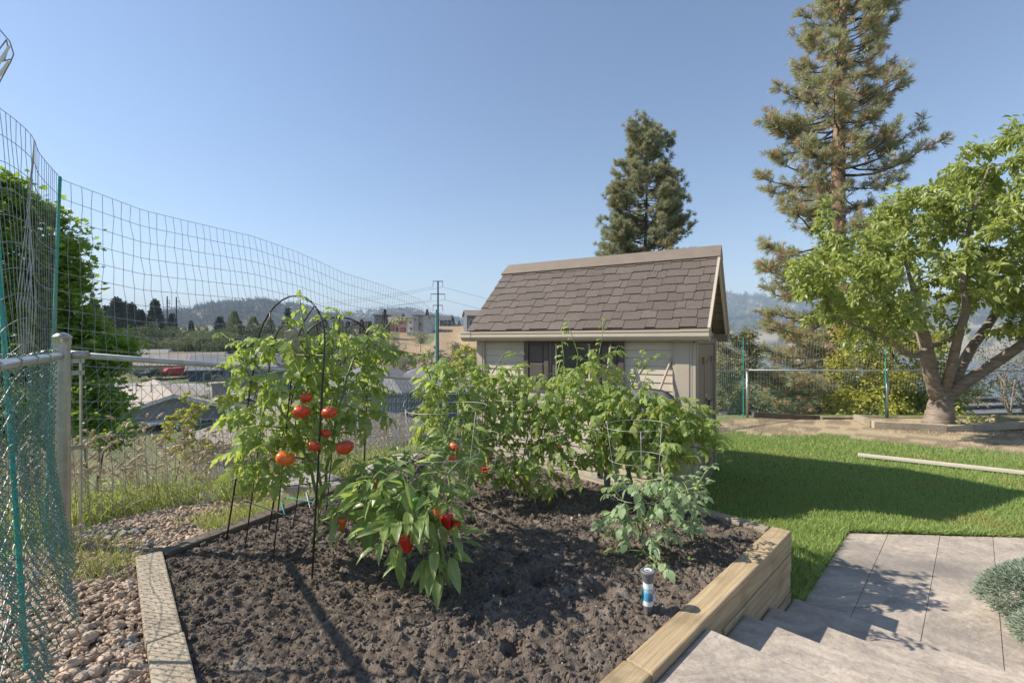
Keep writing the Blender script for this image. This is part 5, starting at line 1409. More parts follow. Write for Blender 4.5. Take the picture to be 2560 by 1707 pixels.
def plant(name, label, cat, base, ells, nleaf, leaves, stems, grp=None, sc=(.8, 1.15), stemr=.008, pitch=(-.1, .6), stemm='stem_green', shoots=(), extra=0):
    root = thing(name, label, cat, tuple(base), group=grp)
    base = np.asarray(base, float); sk = Skel()
    for s in stems:
        pts = np.vstack([[base], np.asarray(s)]); t = np.linspace(0, len(pts) - 1, 10); sm = np.array([[np.interp(q, range(len(pts)), pts[:, i]) for i in range(3)] for q in t])
        sm[1:-1] += rng.normal(0, .008, (8, 3))
        mb = MB(); mb.tube(sm, np.linspace(stemr, stemr * .55, 10), 7); mb.build('stem', M[stemm], root, smooth=True); sk.add(sm)
    tg_, ax = sample(ells, nleaf); order = np.argsort([np.linalg.norm(sk.nearest(q) - q) for q in tg_])
    mb = MB(); ctr = np.mean([e[0] for e in ells], 0)
    for k in order:
        x = tg_[k]; a = sk.nearest(x, .5); dd = x - a; L_ = np.linalg.norm(dd)
        if L_ > .06:
            cv = curve(a, x, .12); mb.tube(cv, np.linspace(stemr * .5, .0022, 6), 5, 0, cap=False); sk.add(cv[2:5:2])
        o = ax[k] * [1, 1, .35] + rng.normal(0, .35, 3) + unit(dd + 1e-6) * .5
        az = math.atan2(o[1], o[0]); pt_ = rng.uniform(*pitch)
        Rm = rz(az) @ ry(pt_) @ rx(rng.normal(0, .35))
        inst('leaf', random.choice(leaves), root, x, Rm, rng.uniform(*sc))
    if extra:
        xs_, ax_ = sample(ells, extra, .2); eb_ = MB()
        for x, a_ in zip(xs_, ax_):
            me = random.choice(leaves); T_ = LEAFSRC[me.name]; az = math.atan2(a_[1], a_[0]) + rng.normal(0, .8)
            Rm = rz(az) @ ry(rng.uniform(-.4, .8)) @ rx(rng.normal(0, .5)); tt = rng.random()
            for v, f, m_ in T_: eb_.add((v * rng.uniform(*sc)) @ Rm.T + x, f, m_, tt)
        eb_.build('inner_foliage', list(me.materials), root, smooth=True, kind='stuff')
    if mb.n: mb.build('side_stems', M[stemm], root, smooth=True, kind='stuff')
    for c in shoots:      # growing tips: a stem with leaves up it
        pts = np.asarray(c); mb = MB(); mb.tube(pts, np.linspace(stemr * .7, .002, len(pts)), 6); mb.build('stem', M[stemm], root, smooth=True)
        for t in np.linspace(.3, 1, 7):
            q = np.array([np.interp(t * (len(pts) - 1), range(len(pts)), pts[:, i]) for i in range(3)])
            inst('leaf', random.choice(leaves), root, q, rz(rng.uniform(0, 6.28)) @ ry(rng.uniform(-.6, .2)), rng.uniform(.35, .65) * (1.25 - .5 * t))
    return root
def fruit_mesh(m, r=1.0, kind='tomato', seed=0):
    g = np.random.default_rng(seed); mb = MB(); n = 20
    if kind == 'tomato':
        pr = [(math.sin(a) * (1.0 - .0 * math.cos(a)), -math.cos(a) * .82) for a in np.linspace(0.02, math.pi - .02, 12)]
        v = []
        for R_, z in pr:
            for j in range(n):
                a = j / n * 6.283; k = 1 + .05 * math.cos(5 * a + seed) * (R_ ** 1) * (1 if z > -.2 else .4)
                zz = z - (.22 * (1 - R_) ** 1.2 if z > .3 else 0)
                v.append((R_ * k * math.cos(a), R_ * k * math.sin(a), zz))
        rows_ = len(pr)
    elif kind == 'pepper':
        pr = [(.02, -1.32), (.2, -1.3), (.42, -1.12), (.56, -.78), (.66, -.35), (.78, .15), (.86, .5), (.84, .72), (.68, .88), (.42, .92), (.18, .84), (.02, .80)]
        v = []
        for R_, z in pr:
            for j in range(n):
                a = j / n * 6.283; k = 1 + .10 * math.cos(3 * a + seed + z * .7) * (1 if z < .9 else .6)
                v.append((R_ * k * math.cos(a), R_ * k * math.sin(a), z + (.06 * math.cos(3 * a) if z < -1.2 else 0)))
        rows_ = len(pr)
    v = np.array(v) * r
    mb.add(v, [(i * n + j, i * n + (j + 1) % n, (i + 1) * n + (j + 1) % n, (i + 1) * n + j) for i in range(rows_ - 1) for j in range(n)])
    me = mb.mesh('fruit', M[m], smooth=True)
    mc = MB(); zt = (.62 if kind == 'tomato' else .8) * r
    for k in range(6):
        a = k * 1.047 + seed; c = np.array([math.cos(a), math.sin(a), 0]); sd = np.array([-c[1], c[0], 0]); l = r * (.75 if kind == 'tomato' else .35)
        mc.add([np.array([0, 0, zt]), c * l * .5 + sd * l * .16 + [0, 0, zt + .12 * r], c * l + [0, 0, zt - .02 * r + .2 * r * (k % 2)], c * l * .5 - sd * l * .16 + [0, 0, zt + .12 * r]], [(0, 1, 2, 3)])
    mc.tube([(0, 0, zt), (.1 * r, 0, zt + .35 * r), (.3 * r, 0, zt + .8 * r)], r * .07, 6)
    return me, mc.mesh('calyx', M['stem_green'], smooth=False)
FR = {('tomato', c): fruit_mesh(c, 1, 'tomato', i) for i, c in enumerate(('tom_red', 'tom_orange', 'tom_green'))}
FR.update({('pepper', c): fruit_mesh(c, 1, 'pepper', i) for i, c in enumerate(('pep_red', 'pep_green', 'tom_orange'))})
def fruit(root, px, py, d, rpx, kind='tomato', c='tom_red', tilt=0.15, label=None, el=1.0):
    me, cx = FR[(kind, c)]; r = rpx * d / F; nm = 'tomato' if kind == 'tomato' else 'pepper'
    Rm = rx(rng.normal(0, tilt)) @ ry(rng.normal(0, tilt)) @ rz(rng.uniform(0, 6)) @ np.diag([1, 1, el])
    o = inst(nm, me, root, Q(px, py, d), Rm, r)
    if label: o['label'] = label
    c_ = bpy.data.objects.new('calyx', cx); COL.objects.link(c_); c_.parent = o
def flower(root, px, py, d):
    q = Q(px, py, d); mb = MB()
    for k in range(5):
        a = k * 1.257 + px; c = np.array([math.cos(a), -.3, math.sin(a)]); sd = np.array([-math.sin(a), 0, math.cos(a)])
        mb.add([q, q + c * .007 + sd * .003, q + c * .014, q + c * .007 - sd * .003], [(0, 1, 2, 3)])
    mb.build('flower', M['flower'], root)

g1 = 'tomato plants in the raised bed'
# 1 tall tomato plant inside the black arches
e1 = [ell(705, 900, 2.85, 95, 70), ell(860, 890, 3.05, 95, 75), ell(700, 1040, 2.85, 90, 90), ell(860, 990, 3.1, 90, 70), ell(620, 960, 2.9, 40, 50), ell(930, 860, 3.1, 45, 40), ell(640, 1130, 2.85, 35, 40), ell(790, 1070, 3.0, 70, 45), ell(700, 1150, 2.85, 75, 32)]
p1 = plant('tomato_plant', 'tall tomato plant with ripe red fruit inside the black arched support', 'tomato plant', PS(795, 1300), e1, 265, TL,
  [[Q(800, 1180, 2.98), Q(770, 1050, 2.9), Q(720, 900, 2.85)], [Q(815, 1170, 3.0), Q(850, 1030, 3.05), Q(890, 880, 3.1)], [Q(790, 1200, 2.95), Q(740, 1080, 2.85), Q(650, 950, 2.85)]], g1, (.45, .85), .012, (-.5, .75), extra=110,
  shoots=[[Q(772, 900, 2.85), Q(765, 830, 2.83), Q(752, 770, 2.82), Q(748, 722, 2.82)], [Q(650, 920, 2.85), Q(600, 860, 2.8), Q(550, 828, 2.78)], [Q(640, 960, 2.85), Q(600, 900, 2.8), Q(560, 890, 2.78)], [Q(900, 880, 3.1), Q(960, 820, 3.1), Q(985, 790, 3.1)], [Q(900, 900, 3.1), Q(970, 870, 3.1), Q(1030, 880, 3.1)], [Q(830, 880, 3.0), Q(835, 800, 3.0), Q(850, 770, 3.0)], [Q(770, 880, 2.9), Q(730, 820, 2.85), Q(700, 790, 2.82)]])
for a in ((754, 1024, 2.60, 21, 'tom_red'), (824, 1026, 2.62, 19, 'tom_red'), (765, 990, 2.68, 16, 'tom_red'), (713, 1141, 2.52, 23, 'tom_orange'), (786, 1110, 2.68, 16, 'tom_red'), (862, 1114, 2.62, 22, 'tom_red'), (815, 1078, 2.74, 14, 'tom_red')):
    fruit(p1, a[0], a[1], a[2], a[3], 'tomato', a[4])
flower(p1, 745, 751, 2.8); flower(p1, 776, 1056, 2.65)
# 2 left of the shed window
p2 = plant('tomato_plant', 'bushy tomato plant left of the shed window with orange red fruit below', 'tomato plant', PS(1190, 1215), [ell(1150, 960, 4.1, 95, 65), ell(1240, 950, 4.15, 60, 50), ell(1140, 1060, 4.0, 95, 65), ell(1250, 1050, 4.0, 60, 70), ell(1250, 1150, 3.9, 50, 45)], 230, TLs + TL[6:],
  [[Q(1180, 1100, 4.1), Q(1140, 980, 4.1)], [Q(1200, 1120, 4.1), Q(1220, 960, 4.1)]], g1, (.7, 1.25), .009, (-.6, .8), extra=100,
  shoots=[[Q(1100, 930, 4.1), Q(1080, 900, 4.1), Q(1075, 860, 4.1)], [Q(1230, 930, 4.1), Q(1260, 880, 4.1), Q(1300, 875, 4.1)], [Q(1160, 930, 4.1), Q(1165, 900, 4.1), Q(1170, 880, 4.1)], [Q(1080, 950, 4.1), Q(1060, 900, 4.1), Q(1055, 880, 4.1)]])
for a in ((1221, 1130, 3.85, 13, 'tom_orange'), (1234, 1165, 3.9, 9, 'tom_orange')): fruit(p2, a[0], a[1], a[2], a[3], 'tomato', a[4])
flower(p2, 1156, 902, 3.95)
# 3 in front of the window
p3 = plant('tomato_plant', 'widest tomato plant with green fruit in front of the shed window', 'tomato plant', PS(1310, 1225), [ell(1395, 985, 4.1, 105, 62), ell(1490, 905, 4.1, 28, 32), ell(1480, 960, 4.1, 85, 70), ell(1340, 1040, 4.0, 85, 80), ell(1450, 1060, 4.0, 110, 75), ell(1370, 1150, 3.85, 85, 60), ell(1300, 1160, 3.8, 45, 50)], 295, TLs + TL[6:],
  [[Q(1330, 1130, 3.95), Q(1380, 1000, 4.05), Q(1400, 900, 4.1)], [Q(1340, 1140, 3.9), Q(1440, 1060, 4.0), Q(1500, 950, 4.1)], [Q(1310, 1150, 3.9), Q(1320, 1040, 4.0)]], g1, (.7, 1.25), .009, (-.6, .8), extra=100,
  shoots=[[Q(1440, 950, 4.1), Q(1445, 880, 4.1), Q(1425, 820, 4.1), Q(1420, 790, 4.1)], [Q(1460, 950, 4.05), Q(1498, 880, 4.05), Q(1505, 840, 4.05), Q(1508, 790, 4.05)], [Q(1400, 950, 4.1), Q(1410, 900, 4.1), Q(1405, 850, 4.1)], [Q(1580, 960, 4.0), Q(1600, 910, 4.0), Q(1610, 870, 4.0)], [Q(1600, 930, 4.0), Q(1630, 890, 4.0), Q(1655, 880, 4.0)], [Q(1500, 940, 4.1), Q(1530, 890, 4.1), Q(1545, 860, 4.1)]])
for a in ((1417, 1052, 3.75, 11, 'tom_green'), (1298, 1178, 3.7, 9, 'tom_green'), (1397, 1112, 3.75, 6, 'tom_orange'), (1467, 1070, 3.75, 6, 'tom_green')): fruit(p3, a[0], a[1], a[2], a[3], 'tomato', a[4])
# 4 in front of the wheelbarrow
p4 = plant('tomato_plant', 'loose tomato plant with yellow flowers before the wheelbarrow and shed corner', 'tomato plant', PS(1585, 1235), [ell(1600, 1020, 3.8, 90, 60), ell(1690, 1050, 3.75, 65, 60), ell(1560, 1110, 3.8, 60, 50), ell(1640, 1110, 3.7, 75, 45), ell(1735, 1080, 3.6, 40, 40)], 240, TLs,
  [[Q(1575, 1150, 3.8), Q(1600, 1060, 3.8), Q(1640, 1000, 3.8)], [Q(1560, 1150, 3.8), Q(1590, 1100, 3.8)]], g1, (.7, 1.2), .009, (-.6, .8), extra=90,
  shoots=[[Q(1690, 1040, 3.7), Q(1745, 1085, 3.6), Q(1790, 1090, 3.55), Q(1815, 1120, 3.5)], [Q(1745, 1085, 3.6), Q(1775, 1060, 3.5), Q(1790, 1045, 3.5)], [Q(1700, 1050, 3.7), Q(1725, 1020, 3.6), Q(1735, 1000, 3.6)], [Q(1745, 1090, 3.6), Q(1800, 1110, 3.5), Q(1812, 1150, 3.5)], [Q(1600, 990, 3.8), Q(1610, 950, 3.8), Q(1620, 920, 3.8)]])
for a in ((1665, 1062), (1672, 1076), (1668, 1070)): flower(p4, a[0], a[1], 3.5)
# 5 small pale plant with round leaflets
p5 = plant('tomato_plant', 'small pale tomato plant with rounded leaves spilling from the rightmost cage', 'tomato plant', PS(1597, 1345), [ell(1590, 1225, 3.1, 70, 45), ell(1680, 1215, 3.05, 65, 40), ell(1600, 1300, 3.0, 70, 35), ell(1600, 1385, 2.85, 65, 22), ell(1690, 1270, 3.0, 45, 40)], 95, TL2,
  [[Q(1597, 1250, 3.1), Q(1620, 1200, 3.1)], [Q(1605, 1300, 3.0), Q(1680, 1240, 3.05)]], g1, (.75, 1.15), .009, (-.2, .5),
  shoots=[[Q(1690, 1230, 3.0), Q(1750, 1210, 2.95), Q(1790, 1200, 2.9)], [Q(1740, 1215, 2.95), Q(1765, 1175, 2.9), Q(1785, 1155, 2.9)], [Q(1600, 1300, 3.0), Q(1560, 1290, 2.95), Q(1525, 1300, 2.95)], [Q(1600, 1370, 2.9), Q(1640, 1400, 2.8), Q(1605, 1420, 2.8)], [Q(1690, 1280, 3.0), Q(1725, 1310, 2.95), Q(1725, 1335, 2.95)]])
for a in ((1654, 1219, 2.85, 6, 'tom_green'), (1741, 1218, 2.8, 5, 'tom_green'), (1722, 1392, 2.8, 5, 'tom_green')): fruit(p5, a[0], a[1], a[2], a[3], 'tomato', a[4])
# peppers
g2_ = 'pepper plants in the raised bed'
q1 = plant('pepper_plant', 'front pepper plant with glossy long leaves and hanging red peppers', 'pepper plant', PS(1125, 1466), [ell(1010, 1180, 2.6, 100, 60), ell(1060, 1260, 2.55, 90, 70), ell(1110, 1190, 2.7, 70, 60), ell(990, 1300, 2.5, 70, 60), ell(1090, 1350, 2.5, 70, 50), ell(930, 1230, 2.6, 55, 50)], 275, PL + PLs[:2],
  [[Q(1108, 1390, 2.55), Q(1090, 1300, 2.58), Q(1050, 1210, 2.6)], [Q(1100, 1370, 2.55), Q(1120, 1280, 2.62), Q(1120, 1180, 2.65)], [Q(1090, 1340, 2.55), Q(1000, 1260, 2.55), Q(950, 1190, 2.6)]], g2_, (.6, 1.12), .011, (-.6, .9), extra=40)
for a in ((1015, 1352, 2.38, 20, 'pep_red', 'large glossy red bell pepper'), (1083, 1395, 2.36, 14, 'pep_red', None), (1118, 1300, 2.48, 19, 'pep_red', None), (1140, 1312, 2.47, 14, 'pep_red', None), (1092, 1275, 2.42, 9, 'tom_orange', 'small orange pepper'), (1040, 1252, 2.38, 13, 'pep_green', 'green pepper'), (1113, 1348, 2.4, 7, 'pep_red', None)):
    fruit(q1, a[0], a[1], a[2], a[3], 'pepper', a[4], label=a[5])
for a, rr_ in (((990, 1400, 2.42), .9), ((1010, 1415, 2.42), 1.3)):
    inst('leaf', PL[0], q1, Q(a[0], a[1] - 60, a[2]), rz(-1.8) @ ry(1.25), rr_)
q2 = plant('pepper_plant', 'drooping pepper plant left of the front one with small orange fruit', 'pepper plant', PS(905, 1360), [ell(890, 1200, 2.9, 55, 65), ell(880, 1280, 2.85, 55, 45), ell(960, 1270, 2.85, 50, 45), ell(930, 1180, 2.95, 50, 45)], 100, PL,
  [[Q(905, 1290, 2.9), Q(900, 1210, 2.9)], [Q(915, 1290, 2.9), Q(950, 1220, 2.9)]], g2_, (.75, 1.1), .009, (.3, 1.2))
for a in ((855, 1304, 2.75, 13, 'tom_orange'), (935, 1207, 2.72, 15, 'tom_orange'), (900, 1262, 2.75, 8, 'pep_red'), (903, 1295, 2.8, 7, 'pep_red')): fruit(q2, a[0], a[1], a[2], a[3], 'pepper', a[4])
q3 = plant('pepper_plant', 'rear pepper plant carrying orange peppers behind the front one', 'pepper plant', PS(1165, 1255), [ell(1150, 1090, 3.3, 45, 40), ell(1120, 1150, 3.25, 45, 40), ell(1190, 1140, 3.25, 35, 40)], 48, PL,
  [[Q(1160, 1180, 3.3), Q(1150, 1100, 3.3)], [Q(1168, 1180, 3.3), Q(1190, 1130, 3.3)]], g2_, (.7, 1.1), .008, (.0, .9))
for a in ((1138, 1112, 3.12, 15, 'tom_orange'), (1132, 1140, 3.15, 11, 'tom_orange'), (1130, 1160, 3.15, 10, 'tom_orange')): fruit(q3, a[0], a[1], a[2], a[3], 'tomato', a[4])
for k, (px, py) in enumerate(((1213, 1165), (1208, 1174), (1219, 1175), (1213, 1158))):
    pass
lr = MB()
for k in range(26):
    v, f = ico(1); lr.add(v * .008 + Q(1213, 1167, 3.6) + rng.normal(0, 1, 3) * [.018, .015, .026], f)
o = lr.build('red_flower_head', M['tom_red'], smooth=True); tag(o, 'cluster of bright red berries low among the plants behind the peppers', 'berries')
# leek-like blades by the wheelbarrow bracket
lk_ = thing('onion_plant', 'limp onion leaves hanging by the pale bed timber behind the plants', 'onion plant', tuple(PS(1515, 1240)))
for k in range(5):
    mb = MB(); b_ = PS(1512 + 3 * k, 1240); mb.tube([b_, b_ + [.0, 0, .2], b_ + [-.03 + .02 * k, 0, .36], b_ + [.01 * k, -.03, .30 - .1 * (k % 3)]], [.006, .008, .006, .002], 6); mb.build('leaf', M['leaf_silver'], lk_, smooth=True)
# seedlings
mb = MB(); p = rng.uniform([-2.1, 1.2], [1.6, 4.5], (150, 2)); p = p[in_poly(p[:, 0], p[:, 1], inset(BED, .2))]
blades(mb, p, .03, .15, .5, .5, zf=soil_h); mb.build('seedlings', M['weed'], kind='stuff')
mb = MB(); p = rng.uniform([-2.1, 1.0], [1.6, 4.5], (160, 2)); p = p[in_poly(p[:, 0], p[:, 1], inset(BED, .2))]
v, f = ico(0); mb.scatter(v, f, np.column_stack([p, soil_h(p[:, 0], p[:, 1]) + .004]), rots(len(p)), rng.uniform(.003, .007, len(p))); mb.build('pebbles', M['boulder'], kind='stuff')

# ============================================================ TREES
def leaf_t(L_=.1, W_=.045, fold=.25, droop=.3):
    v = [(0, 0, 0), (L_ * .35, W_ * .5, fold * W_ * .5 - droop * L_ * .1), (L_ * .35, 0, -droop * L_ * .12), (L_ * .35, -W_ * .5, fold * W_ * .5 - droop * L_ * .1),
         (L_ * .7, W_ * .4, fold * W_ * .4 - droop * L_ * .45), (L_ * .7, 0, -droop * L_ * .5), (L_ * .7, -W_ * .4, fold * W_ * .4 - droop * L_ * .45), (L_, 0, -droop * L_)]
    return np.array(v), [(0, 2, 1), (0, 3, 2), (1, 2, 5, 4), (2, 3, 6, 5), (4, 5, 7), (5, 6, 7)]
def tri_t(L_=.1, W_=.07):
    return np.array([(0, 0, 0), (L_ * .5, W_ * .5, .1 * L_), (L_, 0, -.1 * L_), (L_ * .5, -W_ * .5, .1 * L_)]), [(0, 3, 2, 1)]
def limb(mb, pts, rads, n=10):
    pts = np.asarray(pts, float); k = len(pts); t = np.linspace(0, k - 1, k * 4)
    sm = np.array([[np.interp(q, range(k), pts[:, i]) for i in range(3)] for q in t]); 
    for _ in range(2): sm[1:-1] = (sm[:-2] + 2 * sm[1:-1] + sm[2:]) / 4
    rr_ = np.interp(t, range(k), rads)
    mb.tube(sm, rr_ * (1 + .03 * np.sin(np.arange(len(t)) * 1.7)), n)
    return sm

# ---- cherry tree
CH = thing('cherry_tree', 'spreading cherry tree with banded bark growing from a timber ring by the fence', 'tree', (10.0, 10.9, .05))
D = 10.9
lim = {'trunk': ([(2345, 1060, D), (2350, 1030, D), (2352, 1000, D), (2358, 965, D)], [.42, .36, .30, .25]),
       'l1': ([(2345, 990, D), (2325, 930, D - .1), (2318, 880, D - .2), (2318, 860, D - .3), (2300, 800, D - .5), (2290, 740, D - .6), (2260, 640, D - .8)], [.22, .19, .18, .15, .13, .08, .03]),
       'l1b': ([(2318, 870, D - .3), (2290, 888, D - .5), (2262, 880, D - .8), (2235, 855, D - 1.1), (2180, 825, D - 1.6), (2110, 800, D - 2.0)], [.09, .085, .08, .07, .05, .02]),
       'l1c': ([(2318, 860, D - .2), (2350, 855, D), (2380, 845, D + .3), (2420, 760, D + .6)], [.10, .09, .07, .03]),
       'l1d': ([(2325, 950, D), (2312, 880, D + .25), (2295, 820, D + .5), (2270, 740, D + .7)], [.12, .11, .09, .04]),
       'l2': ([(2355, 985, D), (2375, 930, D - .3), (2388, 870, D - .5), (2400, 820, D - .7), (2418, 770, D - .8), (2408, 690, D - .9), (2420, 560, D - 1.0), (2470, 420, D - 1.1)], [.17, .13, .12, .11, .10, .08, .05, .02]),
       'l3': ([(2368, 985, D + .1), (2395, 930, D + .3), (2425, 870, D + .5), (2470, 810, D + .7), (2540, 700, D + .9), (2600, 560, D + 1)], [.18, .15, .14, .13, .08, .03]),
       'l4': ([(2362, 995, D), (2400, 960, D - .2), (2455, 925, D - .4), (2500, 895, D - .6), (2560, 855, D - .9), (2680, 760, D - 1.3), (2780, 600, D - 1.5)], [.22, .18, .16, .15, .13, .09, .04])}
sk = Skel()
for kname, (pts, rads) in lim.items():
    w = [Q(*a) for a in pts]
    if kname == 'trunk': w[0][2] = -.05
    mb = MB(); sm = limb(mb, w, np.array(rads) * .74, 14)
    mb.build('trunk' if kname == 'trunk' else 'limb', M['bark_cherry'], CH, smooth=True)
    if kname != 'trunk': sk.add(sm[len(sm) // 3:])
ce = [(Q(2430, 640, 10.2), (2.7, 2.4, 2.0)), (Q(2200, 700, 9.6), (1.7, 1.7, 1.15)), (Q(2090, 690, 9.3), (.95, 1.0, .85)), (Q(2600, 560, 10.2), (2.2, 2.3, 2.2)), (Q(2540, 430, 10.2), (1.0, 1.2, 1.0)), (Q(2700, 700, 9.8), (2.0, 2.2, 1.6)), (Q(2180, 800, 9.6), (.8, .9, .45)), (Q(2050, 640, 9.4), (.5, .7, .9)), (Q(2300, 530, 10), (.9, 1, .6))]
ce = [(a, np.array(b)) for a, b in ce]
tg_, ax = sample(ce, 640, .3)
tg_ = tg_[np.argsort([np.linalg.norm(sk.nearest(q) - q) for q in tg_])]
tips = [Q(1990, 690, 9.2), Q(2010, 720, 9.1), Q(2000, 660, 9.2), Q(2066, 500, 9.6), Q(2060, 540, 9.5), Q(2240, 490, 9.9), Q(2260, 500, 9.8), Q(2395, 465, 10), Q(2420, 380, 10), Q(2440, 370, 10), Q(2530, 300, 10.2), Q(2545, 320, 10), Q(2480, 380, 10), Q(2560, 340, 9.9), Q(2180, 860, 9.3), Q(2120, 850, 9.2), Q(2360, 450, 10)]
tg_ = np.vstack([tg_, tips])
tw_ = MB(); LP = []; LD = []
for x in tg_:
    a = sk.nearest(x, .3); cv = curve(a, x, .12, 7); Lc = np.linalg.norm(x - a)
    tw_.tube(cv, np.linspace(min(.03, .010 + Lc * .012), .004, 7), 5, 0, cap=False); sk.add(cv[2:6])
    d = unit(cv[-1] - cv[-3]); n = int(30 + 22 * min(1, Lc / .8)); ln = min(.75, max(.4, Lc))
    # shoot: leaves along the last stretch plus a short extension
    tipv = x + d * .12
    for k in range(n):
        t = rng.random(); q = tipv * t + (x - d * ln) * (1 - t) if Lc > .3 else x + rng.normal(0, .1, 3)
        LP.append(q + rng.normal(0, .035, 3)); o = rng.normal(0, 1, 3); o -= d * (o @ d); o = unit(o) + d * rng.uniform(.1, .9); o[2] -= .35; LD.append(o)
tw_.build('twigs', M['bark_cherry'], CH, smooth=True, kind='stuff')
LP = np.array(LP); LD = np.array(LD)
tv, tf = leaf_t(.145, .066, .5, .35)
key = LP[:, 1] + (np.abs(LP[:, 0] / LP[:, 1]) > 1.12) * 50
o_ = np.argsort(key); bigs = o_[:290]; rest = o_[290:]
mb = MB(); mb.scatter(tv, tf, LP[rest], basisN(LD[rest], rng.normal(0, .5, len(rest))), rng.uniform(.75, 1.25, len(rest))); mb.build('foliage', M['leaf_cherry'], CH, kind='stuff')
lm_ = []
for k in range(3):
    v, f = leaf_t(.145, .064 + .006 * k, .4 + .15 * k, .25 + .12 * k); mb = MB(); mb.add(v, f); lm_.append(mb.mesh('leaf', M['leaf_cherry']))
Bs = basisN(LD[bigs], rng.normal(0, .5, len(bigs)))
for i, k in enumerate(bigs): inst('leaf', lm_[i % 3], CH, LP[k], Bs[i], rng.uniform(.8, 1.25))
# suckers at the foot
mb = MB(); p_ = rng.normal((10.55, 10.5, .12), (.22, .12, .08), (90, 3)); mb.scatter(tv, tf, p_, basisN(rng.normal(0, 1, (90, 3)) + [0, 0, .6], rng.normal(0, .5, 90)), .8); mb.build('sucker_leaves', M['leaf_cherry'], CH, kind='stuff')

# ---- pines
def tuft_t(n=26, L_=.17, w=.009, seed=0):
    g = np.random.default_rng(seed); v = []; f = []
    for i in range(n):
        a = g.uniform(0, 6.28); sp = g.uniform(.2, 1.25); d = np.array([math.cos(sp), math.sin(sp) * math.cos(a), math.sin(sp) * math.sin(a)])
        b = np.array([-.05 * g.random(), 0, 0]) ; s = unit(np.cross(d, g.normal(size=3))) * w; l = L_ * g.uniform(.7, 1.1)
        k = len(v); v += [b + s * .6, b - s * .6, b + d * l * .6 - s, b + d * l * .6 + s, b + d * l]
        f += [(k, k + 1, k + 2, k + 3), (k + 3, k + 2, k + 4)]
    return np.array(v), f
def pine(base, tx, height, prof, label, mats, nb, tl=.17, seed=0, r0=.24, brown=.18, step=.30, group=None, droopy=.0, extra=None, far=False, ww=.009, bare=None):
    """prof: list of (z, left, right) half widths in metres measured from the trunk"""
    g = np.random.default_rng(seed); root = thing('pine_tree', label, 'pine tree', tuple(base))
    base = np.asarray(base, float)
    zs = np.array([p[0] for p in prof]); Ls = np.array([p[1] for p in prof]); Rs = np.array([p[2] for p in prof])
    def tpt(z):
        t = (z - base[2]) / height; return np.array([base[0] + tx * t + .05 * math.sin(t * 9), base[1] + .05 * math.cos(t * 7), z])
    zz_ = np.linspace(base[2], base[2] + height, 26); mb = MB()
    mb.tube([tpt(z) for z in zz_], r0 * (1 - .92 * (np.linspace(0, 1, 26)) ** 1.1), 14); mb.build('trunk', mats[2], root, smooth=True)
    br = MB(); TP = []; TDr = []
    z = prof[0][0]; azk = 0
    for b in range(nb):
        z = prof[0][0] + (prof[-1][0] - prof[0][0]) * (b + g.random()) / nb
        az = b * 2.399 + g.normal(0, .4); c, s = math.cos(az), math.sin(az)
        wl = np.interp(z, zs, Ls); wr = np.interp(z, zs, Rs); w = wl if c < 0 else wr
        w = w * abs(c) ** 1.2 + (wl + wr) / 2 * (1 - abs(c) ** 1.2); L_ = w * (g.uniform(.35, 1.1) if g.random() < .6 else g.uniform(.85, 1.1))
        L_ = max(.12, L_ - .26)
        rise = np.interp((z - base[2]) / height, [0, .45, .8, 1], [-.30, -.12, .12, .6]) - droopy
        a = tpt(z); pts = []; rj = g.normal(0, .22)
        for t in np.linspace(0, 1, 7):
            q = a + np.array([c, s, 0]) * L_ * t + np.array([0, 0, (rise + rj) * L_ * t + .22 * L_ * t * t - .10 * L_ * math.sin(math.pi * t)]); q[:2] += g.normal(0, .05 * L_ * t, 2); pts.append(q)
        br.tube(pts, np.linspace(max(.012, r0 * .16 * (L_ / 2.5)), .006, 7), 5, 0, cap=False)
        ns = max(3, int(L_ / step * 2.6))
        for k in range(ns):
            t = g.uniform(.25, 1.0) ** .7; i = min(5, int(t * 6)); f_ = t * 6 - i; q = pts[i] * (1 - f_) + pts[i + 1] * f_
            out = unit(pts[i + 1] - pts[i]); sd = unit(np.cross(out, [0, 0, 1])) * (1 if k % 2 else -1)
            l2 = L_ * g.uniform(.10, .30) * (1.25 - t) + .12; dr = unit(out * g.uniform(.4, 1) + sd * g.uniform(.3, 1) + [0, 0, g.uniform(-.25, .5)])
            e_ = q + dr * l2; br.tube([q, (q + e_) / 2 + [0, 0, -.02], e_], [.009, .007, .005], 4, 0, cap=False)
            TP.append(e_); TDr.append(dr + [0, 0, .25])
            m_ = q + dr * l2 * .5 + g.normal(0, .05, 3); TP.append(m_); TDr.append(dr + g.normal(0, .5, 3) + [0, 0, .3])
            if g.random() < .8:
                d3 = unit(dr + g.normal(0, .6, 3)); e3 = q + dr * l2 * .6 + d3 * .18; TP.append(e3); TDr.append(d3); br.tube([q + dr * l2 * .6, e3], [.006, .004], 3, 0, cap=False)
    br.build('branches', mats[3], root, smooth=True, kind='stuff')
    TP = np.array(TP); TDr = np.array(TDr)
    if bare:
        tx_ = np.array([tpt(q)[0] for q in TP[:, 2]]); kp = np.ones(len(TP), bool)
        for za, zb in bare: kp &= ~((np.abs(TP[:, 0] - tx_) < .5) & (TP[:, 2] > za) & (TP[:, 2] < zb) & (TP[:, 1] < base[1] + .1))
        TP = TP[kp]; TDr = TDr[kp]
    isb = g.random(len(TP)) < brown
    mb = MB()
    for k in range(3):
        tv, tf = tuft_t(26, tl, ww, seed + k)
        for sel, mm in ((~isb, 0), (isb, 1)):
            idx = np.where(sel)[0][k::3]
            if len(idx): mb.scatter(tv, tf, TP[idx], basisN(TDr[idx], g.uniform(0, 6, len(idx))), g.uniform(.75, 1.2, len(idx)) * (1 if mm == 0 else .8), mm, g.random(len(idx)))
